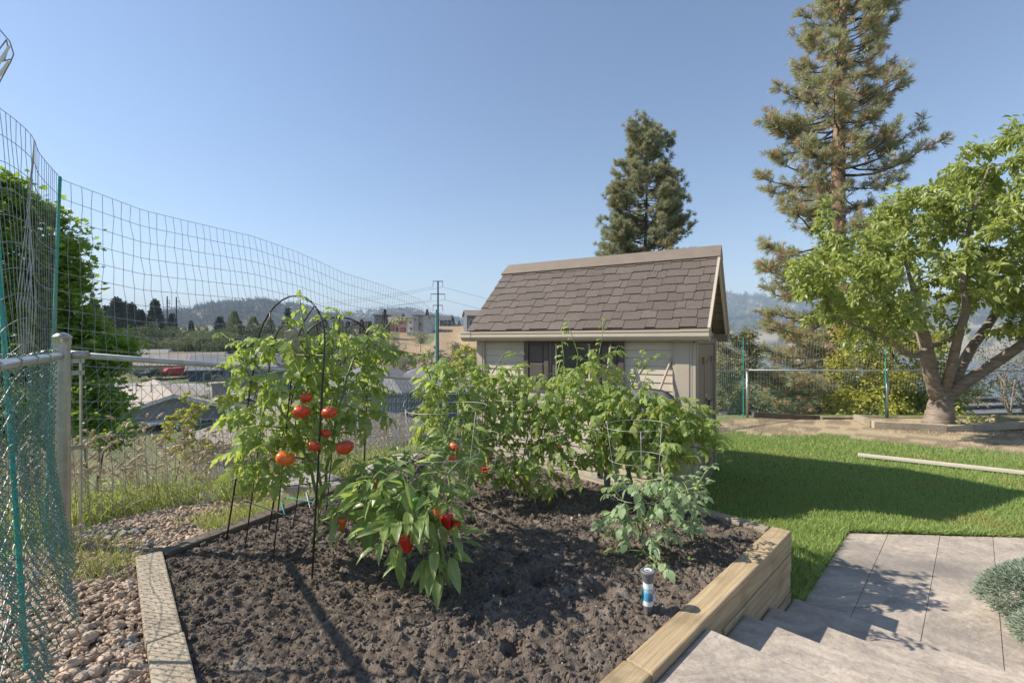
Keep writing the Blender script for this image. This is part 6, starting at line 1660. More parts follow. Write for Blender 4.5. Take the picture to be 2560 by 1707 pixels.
    mb.build('crown', [mats[0], mats[1]], root, kind='stuff')
    return root
k = 16 / F
def zr(py, d): return E - (py - 850) / F * d
prof = [(zr(1045, 16), 3.0, .7), (zr(1000, 16), 3.0, .9), (zr(940, 16), 2.9, 1.0), (zr(880, 16), 2.8, .5), (zr(850, 16), 2.6, .3), (zr(760, 16), 2.6, 1.6), (zr(690, 16), 2.6, 1.7), (zr(630, 16), 3.0, 1.6), (zr(580, 16), 2.6, 1.2), (zr(540, 16), 2.2, .6), (zr(500, 16), 1.7, 1.2), (zr(440, 16), 2.4, 2.8), (zr(370, 16), 2.5, 2.3), (zr(280, 16), 2.2, 2.0), (zr(200, 16), 2.0, 1.6), (zr(120, 16), 1.6, 2.1), (zr(60, 16), 1.5, 2.0), (zr(0, 16), 1.5, 1.4), (zr(-110, 16), 1.2, 1.1), (zr(-220, 16), .6, .6), (zr(-300, 16), .1, .1)]
pm = [M['needle'], M['needle_br'], M['bark_pine'], M['bark_dark']]
bz = gz1(11.0, 16.0)
pine((11.0, 16.0, bz - .1), .55, zr(-310, 16) - bz, prof, 'huge old pine with browning needles rising out of the picture behind the cherry', pm, 330, .25, 3, .36, .30, ww=.0065, step=.34, bare=[(zr(950, 16), zr(780, 16)), (zr(570, 16), zr(430, 16)), (zr(300, 16), zr(230, 16))])
ds = 26; prof2 = [(zr(760, ds), 2.9, 2.9), (zr(620, ds), 2.8, 2.6), (zr(560, ds), 2.7, 2.6), (zr(520, ds), 2.5, 2.4), (zr(480, ds), 2.2, 2.0), (zr(430, ds), 1.9, 1.6), (zr(390, ds), 1.7, 1.7), (zr(350, ds), 1.45, 1.2), (zr(332, ds), .9, .8), (zr(318, ds), .4, .4)]
px_ = (1606 - 1280) / F * ds; bz = gz1(px_, ds)
pine((px_, ds, bz - .1), .25, zr(322, ds) - bz, prof2, 'smaller dark pine standing beyond the shed roof', [M['needle_dk'], M['needle_br'], M['bark_dark'], M['bark_dark']], 235, .25, 9, .24, .10, ww=.008)

def crown_tree(name, label, cat, base, ells, n, m, lt, bark, trunk_r=.1, twn=60, group=None, sticks=True, sc=(.7, 1.3), parts=None, stems=1):
    root = thing(name, label, cat, tuple(base), group=group); base = np.asarray(base, float); sk = Skel()
    ctr = np.average([e[0] for e in ells], 0, weights=[np.prod(e[1]) for e in ells])
    for k in range(stems):
        top = ctr + (rng.normal(0, .3, 3) * ells[0][1] if stems > 1 else 0); mb = MB(); sm = limb(mb, [base, base * .6 + top * .4 + rng.normal(0, .05, 3), top], [trunk_r, trunk_r * .7, trunk_r * .3], 8); mb.build('trunk' if stems == 1 else 'stem', bark, root, smooth=True); sk.add(sm[3:])
    tg_, ax = sample(ells, twn, .35); mb = MB()
    cl = []
    for x in tg_:
        a = sk.nearest(x, .3); cv = curve(a, x, .1); mb.tube(cv, np.linspace(trunk_r * .3, trunk_r * .06, 6), 4, 0, cap=False); sk.add(cv[3:5]); cl.append(cv[-3:])
    mb.build('branches', bark, root, kind='stuff')
    pts = []; dr = []
    per = max(1, n // len(cl))
    for x, cv in zip(tg_, cl):
        s = min(ells[0][1]) * .16
        q = cv[rng.integers(0, 3, per)] + rng.normal(0, 1, (per, 3)) * [s, s, s * .75]
        pts.append(q); dr.append(rng.normal(0, 1, (per, 3)) * [1, 1, .5] + (q - ctr) * .3)
    pts = np.vstack(pts); dr = np.vstack(dr)
    mb = MB(); mb.scatter(lt[0], lt[1], pts, basisN(dr, rng.uniform(-1, 1, len(pts))), rng.uniform(*sc, len(pts))); mb.build('crown', m, root, kind='stuff')
    return root
def mapleleaf():
    a = [(0, 0), (.25, .10), (.2, .45), (.5, .28), (.62, .5), (.72, .2), (1, 0)]
    v = [(x, y, .15 * abs(y)) for x, y in a] + [(x, -y, .15 * abs(y)) for x, y in a[1:-1]]
    v = np.array(v + [(.45, 0, -.02)]) * .11; c = 12
    return v, [(c, 1, 0), (c, 2, 1), (c, 3, 2), (c, 4, 3), (c, 5, 4), (c, 6, 5), (c, 0, 7), (c, 7, 8), (c, 8, 9), (c, 9, 10), (c, 10, 11), (c, 11, 6)]
dm = 8.5
crown_tree('maple_tree', 'leafy maple tree beyond the fence at the left edge', 'tree', (-9.0, dm + .3, -2.0), [ell(40, 640, dm, 130, 170, 120), ell(110, 760, dm, 115, 130), ell(0, 900, dm, 180, 140), ell(170, 880, dm - .3, 100, 90), ell(60, 1030, dm - .5, 200, 110), ell(230, 1000, dm - .6, 60, 90), ell(280, 870, dm - .3, 50, 45), ell(180, 630, dm, 55, 22), ell(20, 500, dm, 70, 60), ell(170, 600, dm, 45, 45)], 34000, M['leaf_maple'], mapleleaf(), M['bark_dark'], .16, 260, stems=1)
sy = 14.5
crown_tree('leafy_shrub', 'large yellow green shrub tree behind the back fence beside the pine trunk', 'shrub', (13.2, sy, gz1(13.2, sy)), [ell(2180, 900, sy, 110, 130), ell(2270, 920, sy, 110, 140), ell(2150, 820, sy, 60, 60), ell(2330, 980, sy, 80, 80), ell(2220, 1020, sy, 150, 60), ell(2400, 1000, sy, 60, 60)], 22000, M['leaf_yellow'], leaf_t(.10, .06, .3, .3), M['bark_dark'], .07, 200, stems=4)
crown_tree('leafy_shrub', 'grey green leafy shrub beyond the back fence just right of the shed', 'shrub', (8.4, 15.5, gz1(8.4, 15.5)), [ell(1850, 900, 15.5, 60, 75), ell(1800, 900, 15.5, 50, 80), ell(1870, 850, 15.5, 30, 40), ell(1830, 970, 15.0, 60, 60)], 11000, M['leaf_olive'], leaf_t(.08, .045, .3, .3), M['bark_dark'], .06, 110, stems=3)
crown_tree('leafy_shrub', 'brownish olive shrub low against the back fence beside the shed door', 'shrub', (6.5, 12.9, gz1(6.5, 12.9)), [ell(1820, 1000, 12.9, 40, 50), ell(1800, 930, 12.9, 30, 50), ell(1850, 1030, 12.9, 30, 20)], 5200, M['leaf_olive'], leaf_t(.055, .033, .3, .3), M['twig_pale'], .03, 70, stems=4)
crown_tree('leafy_tree', 'pale green tree seen between the big pine branches left of its trunk', 'tree', (14.6, 22, gz1(14.6, 22)), [ell(2050, 830, 22, 60, 60), ell(2030, 900, 22, 70, 60), ell(2110, 870, 22, 60, 60)], 5000, M['leaf_olive'], leaf_t(.11, .06, .3, .3), M['bark_dark'], .10, 90)
crown_tree('leafy_shrub', 'yellowing sprawling bush behind the right part of the back fence', 'shrub', (16.6, 14.6, gz1(16.6, 14.6)), [ell(2420, 960, 14.6, 50, 40), ell(2500, 900, 14.6, 70, 60), ell(2560, 960, 14.6, 60, 70)], 1500, M['leaf_dry'], leaf_t(.06, .035, .3, .3), M['twig_pale'], .02, 170, stems=7)
crown_tree('bare_shrub', 'nearly bare pale stemmed shrub right of the cherry trunk', 'shrub', (14.2, 13.2, gz1(14.2, 13.2)), [ell(2500, 930, 13.2, 80, 80), ell(2450, 980, 13.2, 60, 50), ell(2570, 960, 13.2, 60, 70)], 700, M['leaf_dry'], leaf_t(.05, .03, .3, .3), M['twig_pale'], .028, 150, stems=7)
crown_tree('sapling', 'slender pale green sapling growing in the weeds behind the long fence', 'sapling', (-7.9, 10.6, gz1(-7.9, 10.6)), [ell(450, 1000, 10.6, 22, 45), ell(440, 1070, 10.5, 45, 40), ell(470, 1120, 10.5, 60, 40), ell(490, 1030, 10.5, 35, 40)], 1500, M['leaf_yellow'], leaf_t(.09, .045, .3, .3), M['bark_dark'], .025, 60)
crown_tree('leafy_shrub', 'dense shrub below the maple behind the corner post', 'shrub', (-7.0, 7.6, gz1(-7, 7.6)), [ell(230, 1010, 7.6, 75, 70), ell(300, 1080, 7.4, 60, 40)], 2200, M['leaf_maple'], leaf_t(.08, .05, .3, .3), M['bark_dark'], .03, 60, stems=3)
crown_tree('leafy_shrub', 'green bush beyond the far corner of the long fence beside the shed', 'shrub', (-1.75, 17, gz1(-1.75, 17)), [ell(1165, 885, 17, 30, 32), ell(1150, 930, 17, 40, 30)], 2600, M['leaf_yellow'], leaf_t(.08, .05, .3, .3), M['bark_dark'], .05, 50, stems=2)
# silvery shrub at the patio edge
sb = thing('silvery_shrub', 'silvery green mounded shrub at the edge of the paved patio', 'shrub', (3.7, 2.95, 0))
mb = MB(); 
for c, r_, n in (((3.62, 3.12, .10), .36, 14000), ((3.42, 2.72, .08), .34, 13000), ((3.9, 2.9, .12), .5, 8000)):
    d = rng.normal(0, 1, (n, 3)); d[:, 2] = np.abs(d[:, 2]); d /= np.linalg.norm(d, axis=1)[:, None]
    lum = .78 + .3 * fbm(d[:, 0] * 2.5 + c[0], d[:, 1] * 2.5 + d[:, 2] * 2, 3, 5)
    p_ = np.array(c) + d * r_ * (lum * rng.uniform(.8, 1.02, n))[:, None]
    tv, tf = tri_t(.026, .008); mb.scatter(tv, tf, p_, basisN(d + rng.normal(0, .45, (n, 3)), rng.uniform(-2, 2, n)), rng.uniform(.7, 1.3, n))
mb.build('foliage', M['leaf_silver'], sb, kind='stuff')
mb = MB()
for k in range(12):
    a = k * .52; mb.tube([(3.65, 2.95, 0), (3.65 + .15 * math.cos(a), 2.95 + .15 * math.sin(a), .14), (3.65 + .3 * math.cos(a), 2.95 + .3 * math.sin(a), .24)], [.008, .006, .003], 5)
mb.build('stems', M['bark_dark'], sb, kind='stuff')
# ============================================================ FAR THINGS: houses, trees, poles
def PX(px, d): return (px - 1280) / F * d
WALLS = {}
def cmat(name, c, v=.1, rough=.8):
    if name not in WALLS: WALLS[name] = mat(name, tuple(a * (1 - v) for a in c), tuple(a * (1 + v) for a in c), rough=rough, scale=1.5)
    return WALLS[name]
RF_T = cmat('tan_shingles', (.34, .28, .225), .15); RF_G = cmat('grey_shingles', (.20, .195, .20), .15); RF_D = cmat('dark_shingles', (.10, .095, .095), .2); RF_B = cmat('brown_roofing', (.23, .19, .155), .15)
WINM = cmat('far_window', (.05, .06, .075), .2, .2); TRIM = cmat('white_trim', (.62, .61, .58), .04)
def house(label, loc, rot, w, d, h, rh, wall, roofm, roof='gable', wins=(), doors=(), chimney=None, decks=(), over=.4, name='house', fascia=True, courses=0):
    """w along local x, d along local y, eaves at h, ridge rh above; front wall at y=-d/2. wins/doors: (side, x, z, width, height)"""
    r = thing(name, label, 'house', loc, rot)
    mb = MB(); mb.box(-w / 2, w / 2, -d / 2, d / 2, -3, h)
    if roof == 'gable': mb.add([(-w / 2, -d / 2, h), (-w / 2, d / 2, h), (-w / 2, 0, h + rh), (w / 2, -d / 2, h), (w / 2, d / 2, h), (w / 2, 0, h + rh)], [(0, 2, 1), (3, 4, 5)])
    mb.build('wall', wall, r, local=True)
    mb = MB(); o = over; t = .18
    if roof == 'flat': mb.box(-w / 2 - o, w / 2 + o, -d / 2 - o, d / 2 + o, h, h + rh)
    elif roof == 'gable':
        k = rh / (d / 2)
        for s in (-1, 1):
            v = [(-w / 2 - o, s * (d / 2 + o), h - o * k), (w / 2 + o, s * (d / 2 + o), h - o * k), (w / 2 + o, 0, h + rh), (-w / 2 - o, 0, h + rh)]
            v += [(a, b, c + t) for a, b, c in v]; mb.add(v, [(0, 1, 2, 3), (4, 7, 6, 5), (0, 4, 5, 1), (1, 5, 6, 2), (3, 2, 6, 7), (0, 3, 7, 4)])
    else:
        k = rh / (d / 2); a = w / 2 + o; b = d / 2 + o; z0 = h - o * k; rl = max(0.01, w / 2 - d / 2)
        v = [(-a, -b, z0), (a, -b, z0), (a, b, z0), (-a, b, z0), (-rl, 0, h + rh), (rl, 0, h + rh), (-a, -b, z0 + t), (a, -b, z0 + t), (a, b, z0 + t), (-a, b, z0 + t)]
        mb.add(v, [(0, 3, 2, 1), (0, 1, 7, 6), (1, 2, 8, 7), (2, 3, 9, 8), (3, 0, 6, 9), (6, 7, 5, 4), (8, 9, 4, 5)]); mb.add(v, [(7, 8, 5), (9, 6, 4)])
    rf = mb.build('roof', roofm, r, local=True)
    if fascia and roof == 'gable':
        k = rh / (d / 2)
        for sx in (-1, 1):
            for s in (-1, 1):
                mb = MB(); mb.beam((sx * (w / 2 + o + .03), s * (d / 2 + o), h - o * k - .02), (sx * (w / 2 + o + .03), 0, h + rh - .02), .05, .26); mb.build('bargeboard', TRIM, rf, local=True)
    if courses and roof in ('gable', 'hip'):      # shingle courses you can see
        k = rh / (d / 2); b = d / 2 + o; n = courses
        for i in range(n):
            f = i / n; y_ = -b * (1 - f); z_ = h - o * k + (rh + o * k) * f + t; xw = (w / 2 + o) - (0 if roof == 'gable' else (b * f))
            mb = MB(); mb.box(-xw, xw, y_, y_ + b / n * .9, z_ - .02, z_ + .05); mb.build('shingle_course', roofm, rf, local=True)
    for sd, x, z, ww, hh in wins:
        def bx(g, e0, e1):
            m_ = MB()
            if sd == 'f': m_.box(x - ww / 2 - g, x + ww / 2 + g, -d / 2 - e1, -d / 2 - e0, z - g, z + hh + g)
            elif sd == 'l': m_.box(-w / 2 - e1, -w / 2 - e0, x - ww / 2 - g, x + ww / 2 + g, z - g, z + hh + g)
            elif sd == 'r': m_.box(w / 2 + e0, w / 2 + e1, x - ww / 2 - g, x + ww / 2 + g, z - g, z + hh + g)
            return m_
        wn_ = bx(.08, 0.003, .06).build('window', TRIM, r, local=True); bx(0, .06, .075).build('pane', WINM, wn_, local=True)
    for sd, x, z, ww, hh, mm in doors:
        m_ = MB()
        if sd == 'f': m_.box(x - ww / 2, x + ww / 2, -d / 2 - .05, -d / 2 - .003, z, z + hh)
        elif sd == 'l': m_.box(-w / 2 - .05, -w / 2 - .003, x - ww / 2, x + ww / 2, z, z + hh)
        else: m_.box(w / 2 + .003, w / 2 + .05, x - ww / 2, x + ww / 2, z, z + hh)
        m_.build('garage_door' if ww > 2 else 'door', mm, r, local=True)
    if chimney:
        x, y_, s, z1 = chimney; mb = MB(); mb.box(x - s / 2, x + s / 2, y_ - s / 2, y_ + s / 2, h, z1); ch = mb.build('chimney', wall, r, local=True)
        mb = MB(); mb.box(x - s / 2 - .12, x + s / 2 + .12, y_ - s / 2 - .12, y_ + s / 2 + .12, z1, z1 + .2); mb.build('chimney_cap', roofm, ch, local=True)
    for x0, x1, z, dep in decks:
        mb = MB(); mb.box(x0, x1, -d / 2 - dep, -d / 2 - .01, z - .15, z); dk = mb.build('balcony', TRIM, r, local=True)
        mb = MB(); mb.box(x0, x1, -d / 2 - dep, -d / 2 - dep + .06, z + .9, z + 1.0)
        for q in np.arange(x0 + .05, x1, .6): mb.box(q - .03, q + .03, -d / 2 - dep, -d / 2 - dep + .06, z, z + .9)
        mb.build('railing', TRIM, dk, local=True)
        for q in (x0 + .2, x1 - .2):
            mb = MB(); mb.box(q - .1, q + .1, -d / 2 - dep + .1, -d / 2 - dep + .3, z - 4, z - .15); mb.build('deck_post', TRIM, dk, local=True)
    return r
GREY = cmat('grey_stucco', (.25, .235, .225)); NAVY = cmat('navy_siding', (.055, .075, .12)); WHT = cmat('white_wall', (.62, .60, .56)); ORG = cmat('rust_cladding', (.36, .13, .06)); BRN = cmat('brown_cladding', (.16, .12, .09)); CONC = cmat('pale_concrete', (.42, .39, .35)); SLT = cmat('slate_siding', (.12, .13, .145)); CREAM = cmat('cream_wall', (.5, .45, .38)); DOORD = cmat('dark_door', (.05, .06, .08)); SLATE2 = cmat('blue_grey_wall', (.16, .19, .23))
# nearest house below: gable end towards us
pk = Q(432, 985, 45); ridge_dir = unit([-.66, .75, 0]); Ln = 22
c_ = pk[:2] + ridge_dir[:2] * Ln / 2; rot = math.atan2(ridge_dir[1], ridge_dir[0]) + math.pi      # local +x points back towards us
hz0 = pk[2] - 1.75
h1 = house('grey stucco house with a broad tan roof and a chimney, nearest below the fence', (c_[0], c_[1], hz0 - 3.0), rot, Ln, 10.4, 3.0, 1.75, GREY, RF_T, 'gable', chimney=(8.2, 4.3, 1.5, 5.4),
   wins=[('r', -1.2, .9, .9, 1.1), ('r', -.1, .9, .9, 1.1), ('r', 2.8, 1.2, 1.0, .9)], doors=[('r', -3.6, -.2, 1.0, 2.1, DOORD)], over=.6)
mb = MB(); mb.box(11.0, 13.0, -5.6, .6, 2.35, 2.5); mb.build('porch_roof', TRIM, h1, local=True)
for q in (-5.2, -2.5, .2):
    mb = MB(); mb.box(12.6, 12.8, q - .1, q + .1, -1, 2.35); mb.build('porch_post', TRIM, h1, local=True)
rl_ = MB()
for q in np.arange(-.6, 5, .35): rl_.box(13.4, 13.46, q, q + .12, -.6, .45)
rl_.box(13.38, 13.48, -.7, 5.1, .4, .5); rl_.build('porch_railing', TRIM, h1, local=True)
for x_, y_ in ((-3, -2.2), (3.5, -1.2)):
    mb = MB(); mb.tube([(x_, y_, 3.2), (x_, y_, 5.4)], .09, 8); mb.build('vent_pipe', TRIM, h1, local=True)
# second roof lower right with a dish
c2 = Q(700, 1110, 31)
h2 = house('low house with tan and dark shingle roof partly hidden by the tall tomato plant', (c2[0] + 1.5, c2[1] + 3, -7.6), R(-24), 14, 10, 3.0, 2.3, GREY, RF_B, 'hip', over=.6)
mb = MB(); v = []; q0 = np.array([-6.3, -2.6, 4.75]); 
for r_ in (0, .3, .55): v += [q0 + [r_ * math.cos(a) if r_ else 0, -.3 * (1 - (r_ / .55) ** 2) * -.5, r_ * math.sin(a) if r_ else 0] for a in np.linspace(0, 6.28, 17)[:-1]]
mb.add(v, [(i * 16 + j, i * 16 + (j + 1) % 16, (i + 1) * 16 + (j + 1) % 16, (i + 1) * 16 + j) for i in range(2) for j in range(16)]); mb.tube([q0 + [0, .2, 0], q0 + [.1, .3, -.9]], .04, 6); mb.build('satellite_dish', cmat('dish_grey', (.3, .31, .33)), h2, local=True)
mb = MB(); mb.box(-5.5, -4.8, -3.2, -2.3, 4.3, 4.6); mb.build('skylight', TRIM, h2, local=True)
house('white and cream house with dark garage doors across the lower street', (PX(425, 82), 86, -5.2), R(8), 13, 8, 3.0, 2.0, CREAM, RF_B, 'gable', wins=[('f', -4.8, .8, 1.6, 1.2)], doors=[('f', -.6, 0, 2.6, 2.4, DOORD), ('f', 4.2, 0, 2.4, 2.4, DOORD)], over=.5)
house('navy house with grey roof right of the cream garage', (PX(525, 76), 80, -5.3), R(25), 9, 8, 2.7, 2.2, NAVY, RF_G, 'gable', doors=[('l', -1, 0, 2.8, 2.2, TRIM)], wins=[('f', 2, .9, 1.4, 1.2), ('f', -2, .9, 1, 1.2)], over=.5)
house('dark low house with white windows at the right of the navy one', (PX(600, 74), 80, -4.9), R(-6), 11, 8, 2.8, 2.2, SLATE2, RF_G, 'hip', wins=[('f', -2, .8, 1.6, 1.2), ('f', 2, .8, 1.2, 1.2)])
house('small grey house left of the cream garage behind the maple', (PX(300, 88), 92, -5.0), R(4), 12, 8, 3.0, 2.2, SLT, RF_G, 'gable', wins=[('f', -2, .8, 1.6, 1.2), ('f', 3, .8, 2, 1.2)])
house('grey hipped roof house below the dry hill seen left of the shed', (PX(1075, 52), 57, -6.9), R(12), 15, 11, 3.2, 2.6, SLT, RF_G, 'hip', wins=[('f', -4, 1, 1.6, 1.2)])
house('grey roofed house partly behind the middle of the tall tomato plant', (PX(905, 50), 55, -6.4), R(-15), 12, 10, 3.0, 2.6, SLATE2, RF_G, 'hip', wins=[('f', -3, 1, 1.6, 1.2), ('f', 2, 1, 1.6, 1.2)])
house('low grey roof just beyond the right end of the back fence', (PX(2420, 22), 23, -5.4), R(10), 12, 8, 3.0, 1.6, GREY, RF_G, 'hip', wins=[('f', 0, 1, 1.6, 1.2)], courses=7)
house('low grey roof seen through the fence just right of the shed', (PX(1840, 24), 26, -5.6), R(-10), 9, 7, 2.6, 1.3, GREY, RF_G, 'hip', wins=[('f', 0, 1, 1.6, 1.2)])
# houses on the dry hill
def hz_(px, d): return gz1(PX(px, d), d)
def hh(px0, px1, ytop, d, label, wall, roofm, roof='gable', rot=0, rh=1.6, depth=9, ybase=None, **kw):
    w = (px1 - px0) / F * d; top = zr(ytop, d); g = zr(ybase, d) if ybase else hz_((px0 + px1) / 2, d); h = top - g - rh
    return house(label, (PX((px0 + px1) / 2, d), d + depth / 2, g), rot, w, depth, h, rh, wall, roofm, roof, over=.7, fascia=False, **kw)
hh(878, 915, 789, 250, 'low dark roofed house leftmost on the dry hill', BRN, RF_D, 'hip', rh=2.2, ybase=812, wins=[('f', -2, 1.5, 2, 1.2), ('f', 2, 1.5, 2, 1.2)])
hh(936, 966, 783, 235, 'tall brown house second from the left on the hill', BRN, RF_D, 'flat', rh=.6, ybase=818, wins=[('f', -1.5, 4, 1.8, 1.2), ('f', 1.5, 1, 1.8, 2)])
hh(966, 1000, 778, 240, 'brown peaked house behind the rust coloured house on the hill', BRN, RF_D, 'gable', rh=2.2, ybase=815, wins=[('f', 0, 4, 2, 1.4)])
hh(962, 1000, 788, 225, 'rust coloured house on the hill with a stepped grey roof', ORG, RF_B, 'gable', rot=R(8), rh=2.6, ybase=835, depth=10, wins=[('f', 1, 5, 2, 1.3), ('f', -2, 2, 1.6, 1.2)], decks=[(0.5, 3.4, 4.3, 1.8)])
hh(998, 1020, 788, 222, 'rust and grey house touching the white modern house on the hill', ORG, RF_B, 'gable', rh=1.8, ybase=832, depth=10, wins=[('f', -1, 4.5, 1.6, 1.2), ('f', 1, 1, 1.6, 2)], decks=[(-2, 2, 3.6, 1.6)])
hm = hh(1018, 1034, 790, 216, 'white modern house on the hill, left wing with balconies', WHT, RF_B, 'flat', rh=.3, ybase=838, depth=8, wins=[('f', 0, 6.2, 1.0, 1.0), ('f', .4, 2.6, 1, 1.8)], decks=[(-1.9, 1.5, 2.2, 1.8), (-1.9, 1.5, -.3, 2.0)])
hh(1032, 1045, 783, 212, 'narrow concrete tower between the two white blocks on the hill', CONC, RF_B, 'flat', rh=.4, ybase=842, depth=8, wins=[('f', 0, 8.2, 1.4, .7), ('f', -.5, 4.2, .4, 1), ('f', -.5, 1.6, .4, 1)])
hh(1045, 1058, 786, 215, 'white wall block right of the concrete tower on the hill', WHT, RF_B, 'flat', rh=.3, ybase=840, depth=8, wins=[('f', 0, 5.6, 1.0, 1.0)])
hh(1058, 1079, 784, 211, 'pale grey clad block at the right end of the modern house', cmat('pale_grey_cladding', (.45, .45, .45)), RF_B, 'flat', rh=.3, ybase=840, depth=9, wins=[('f', 1, 8.4, .9, .9)])
hh(1100, 1124, 787, 250, 'navy house beside a dark tree on the crest of the hill', NAVY, RF_D, 'gable', rh=2.0, ybase=812, wins=[('f', 1, 1, 1.6, 1.2)])
hh(1160, 1205, 771, 190, 'grey house on the hill just above the left end of the shed roof', SLT, RF_B, 'gable', rot=R(15), rh=2.2, ybase=818, wins=[('f', -1.5, 4, 1.4, 1.4), ('f', -2, 1, 1.4, 1.8), ('f', 2, 4, 1.4, 1.4)])
hh(2000, 2040, 880, 500, 'tiny pale house on the slope above the lake beyond the pine', CREAM, RF_G, 'gable', rh=2, ybase=890)

# road in the lower street
mb = MB(); rp_ = [(-75, 62), (-62, 66), (-48, 68), (-36, 66), (-24, 60)]
v = []
for x_, y_ in rp_: v += [(x_, y_ - 2.6, gz1(x_, y_) + .35), (x_, y_ + 2.6, gz1(x_, y_) + .35)]
mb.add(v, [(2 * i, 2 * i + 2, 2 * i + 3, 2 * i + 1) for i in range(len(rp_) - 1)]); mb.build('road', cmat('pale_asphalt', (.30, .28, .26)), kind='structure')
# parked cars
def car(px, d, c, label, rot=0):
    x_, y_ = PX(px, d), d; r = thing('parked_car', label, 'car', (x_, y_, gz1(x_, y_) + .36), rot)
    mb = MB(); pr = [(-2.2, .35), (-2.2, .8), (-1.5, .9), (-.9, 1.4), (.8, 1.42), (1.4, .95), (2.15, .85), (2.2, .35)]
    v = [(a, s * .85 * (1 if b < 1 else .82), b) for s in (-1, 1) for a, b in pr]; n = 8
    mb.add(v, [(i, (i + 1) % n, n + (i + 1) % n, n + i) for i in range(n)] + [(0, 7, 6, 5), (0, 5, 2, 1), (2, 5, 4, 3), (8, 13, 14, 15), (8, 9, 10, 13), (10, 11, 12, 13)]); mb.build('body', c, r, local=True)
    mb = MB(); mb.add([(-1.4, -.86 * .85, .93), (1.25, -.86 * .85, .95), (.75, -.72, 1.34), (-.88, -.72, 1.33)], [(0, 1, 2, 3)]); mb.build('side_window', WINM, r, local=True)
    for wx in (-1.35, 1.35):
        for s in (-1, 1):
            mb = MB(); mb.tube([(wx, s * .72, .33), (wx, s * .9, .33)], .33, 12); mb.build('wheel', M['blackplastic'], r, local=True)
car(432, 78, cmat('red_paint', (.4, .03, .03)), 'small red car parked on the lower street', R(60)); car(456, 80, cmat('dark_red_paint', (.18, .03, .035)), 'dark red car parked right of the small red one', R(70)); car(378, 76, DOORD, 'dark car parked on the lower street left of the red cars', R(90))

# utility poles and power lines
def pole(px, ytop, ybot, d, r, arms, label, grp=None):
    x_ = PX(px, d); z1 = zr(ytop, d); z0 = gz1(x_, d) - 1
    root = thing('utility_pole', label, 'utility pole', (x_, d, z0), group=grp)
    mb = MB(); mb.tube([(x_, d, z0), (x_, d, z1)], [r, r * .65], 8); mb.build('pole', M['pole_dark'], root)
    ends = []
    for ya, l, one in arms:
        z = zr(ya, d); mb = MB(); mb.beam((x_ - (0 if one else l), d - .2, z), (x_ + l, d - .2, z), .16, .2); arm = mb.build('crossarm', M['pole_dark'], root)
        for s in ((1,) if one else (-1, 1)):
            mb = MB(); mb.tube([(x_ + s * l, d - .2, z), (x_ + s * l, d - .2, z - 1.6)], .06, 5); mb.build('insulator', M['pole_dark'], arm); ends.append((x_ + s * l, d - .2, z - 1.6))
    return ends
e1_ = pole(1095, 699, 0, 130, .33, [(700, 1.35, False), (732, 1.95, False), (760, 1.35, False)], 'tall dark utility pole with three crossarms left of the shed roof')
e2_ = pole(418, 737, 0, 190, .35, [(748, 1.2, True), (763, 1.2, True), (754, 1.0, True)], 'left of two distant poles rising above the tree line', 'distant pair of utility poles')
e3_ = pole(441, 739, 0, 186, .35, [(750, 1.2, True), (763, 1.2, True), (770, 1.0, True)], 'right of two distant poles rising above the tree line', 'distant pair of utility poles')
for i, p0 in enumerate(e1_[:4]):
    for tgt, nm in ((np.array(e3_[i % 3]), 'left'), (np.array([95.0, 175, p0[2] - 16]), 'right')):
        p0_ = np.array(p0); t = np.linspace(0, 1, 14)[:, None]; q = p0_ * (1 - t) + tgt * t; q[:, 2] -= 4 * 3.0 * t[:, 0] * (1 - t[:, 0])
        if nm == 'right' and i % 2 == 0: continue
        mb = MB(); mb.tube(q, .035, 3, cap=False); o = mb.build('power_line', M['pole_dark']); tag(o, 'thin power line sagging from the tall pole towards the %s, %s of its set' % (nm, ['highest', 'second', 'third', 'lowest'][i]), 'power line', 'power lines on the tall pole')

# ---- far trees: shared meshes of three kinds
def tree_mesh(kind, seed):
    g = np.random.default_rng(seed); mb = MB(); n = 1700 if kind != 'con' else 1500
    if kind == 'con':
        z = g.random(n) ** .75; r_ = (1 - z) * .30 * (.35 + .65 * ((z * 11 + seed) % 1) ** -.0) * g.uniform(.3, 1, n) ** .5 * (1 - .25 * np.sin(z * 70 + seed)); a = g.uniform(0, 6.28, n)
        p = np.column_stack([r_ * np.cos(a), r_ * np.sin(a), .08 + z * .92 - r_ * .25]); d = np.column_stack([np.cos(a), np.sin(a), -.35 + g.normal(0, .3, n)]); s = .07
    elif kind == 'pop':
        z = g.random(n); r_ = .13 * np.sin(np.pi * np.clip(z * .9 + .1, 0, 1)) ** .6 * g.uniform(.3, 1, n) ** .5; a = g.uniform(0, 6.28, n)
        p = np.column_stack([r_ * np.cos(a), r_ * np.sin(a), .08 + z * .92]); d = np.column_stack([np.cos(a) * .5, np.sin(a) * .5, np.ones(n)]); s = .045
    else:
        cs = g.normal(0, .16, (12, 3)) * [1, 1, .9] + [0, 0, .62]; k = g.integers(0, 12, n); d = g.normal(size=(n, 3)); d /= np.linalg.norm(d, axis=1)[:, None]
        p = cs[k] + d * g.uniform(.10, .19, (12,))[k][:, None] * g.uniform(.6, 1.05, n)[:, None]; p[:, 2] = np.maximum(p[:, 2], .12); s = .05
    tv, tf = tri_t(s, s * .55); mb.scatter(tv, tf, p, basisN(d + g.normal(0, .4, (n, 3)), g.uniform(-2, 2, n)), g.uniform(.6, 1.3, n), 0, g.random(n))
    return mb
TM = {}
for kd, mm in (('con', 'farcon'), ('con2', 'needle_dk'), ('pop', 'farleaf2'), ('dec', 'farleaf'), ('dec2', 'farleaf2'), ('dec3', 'far_bush'), ('dec4', 'needle_dk')):
    TM[kd] = [tree_mesh(kd[:3], i * 7 + len(kd)).mesh('crown', M[mm]) for i in range(4)]
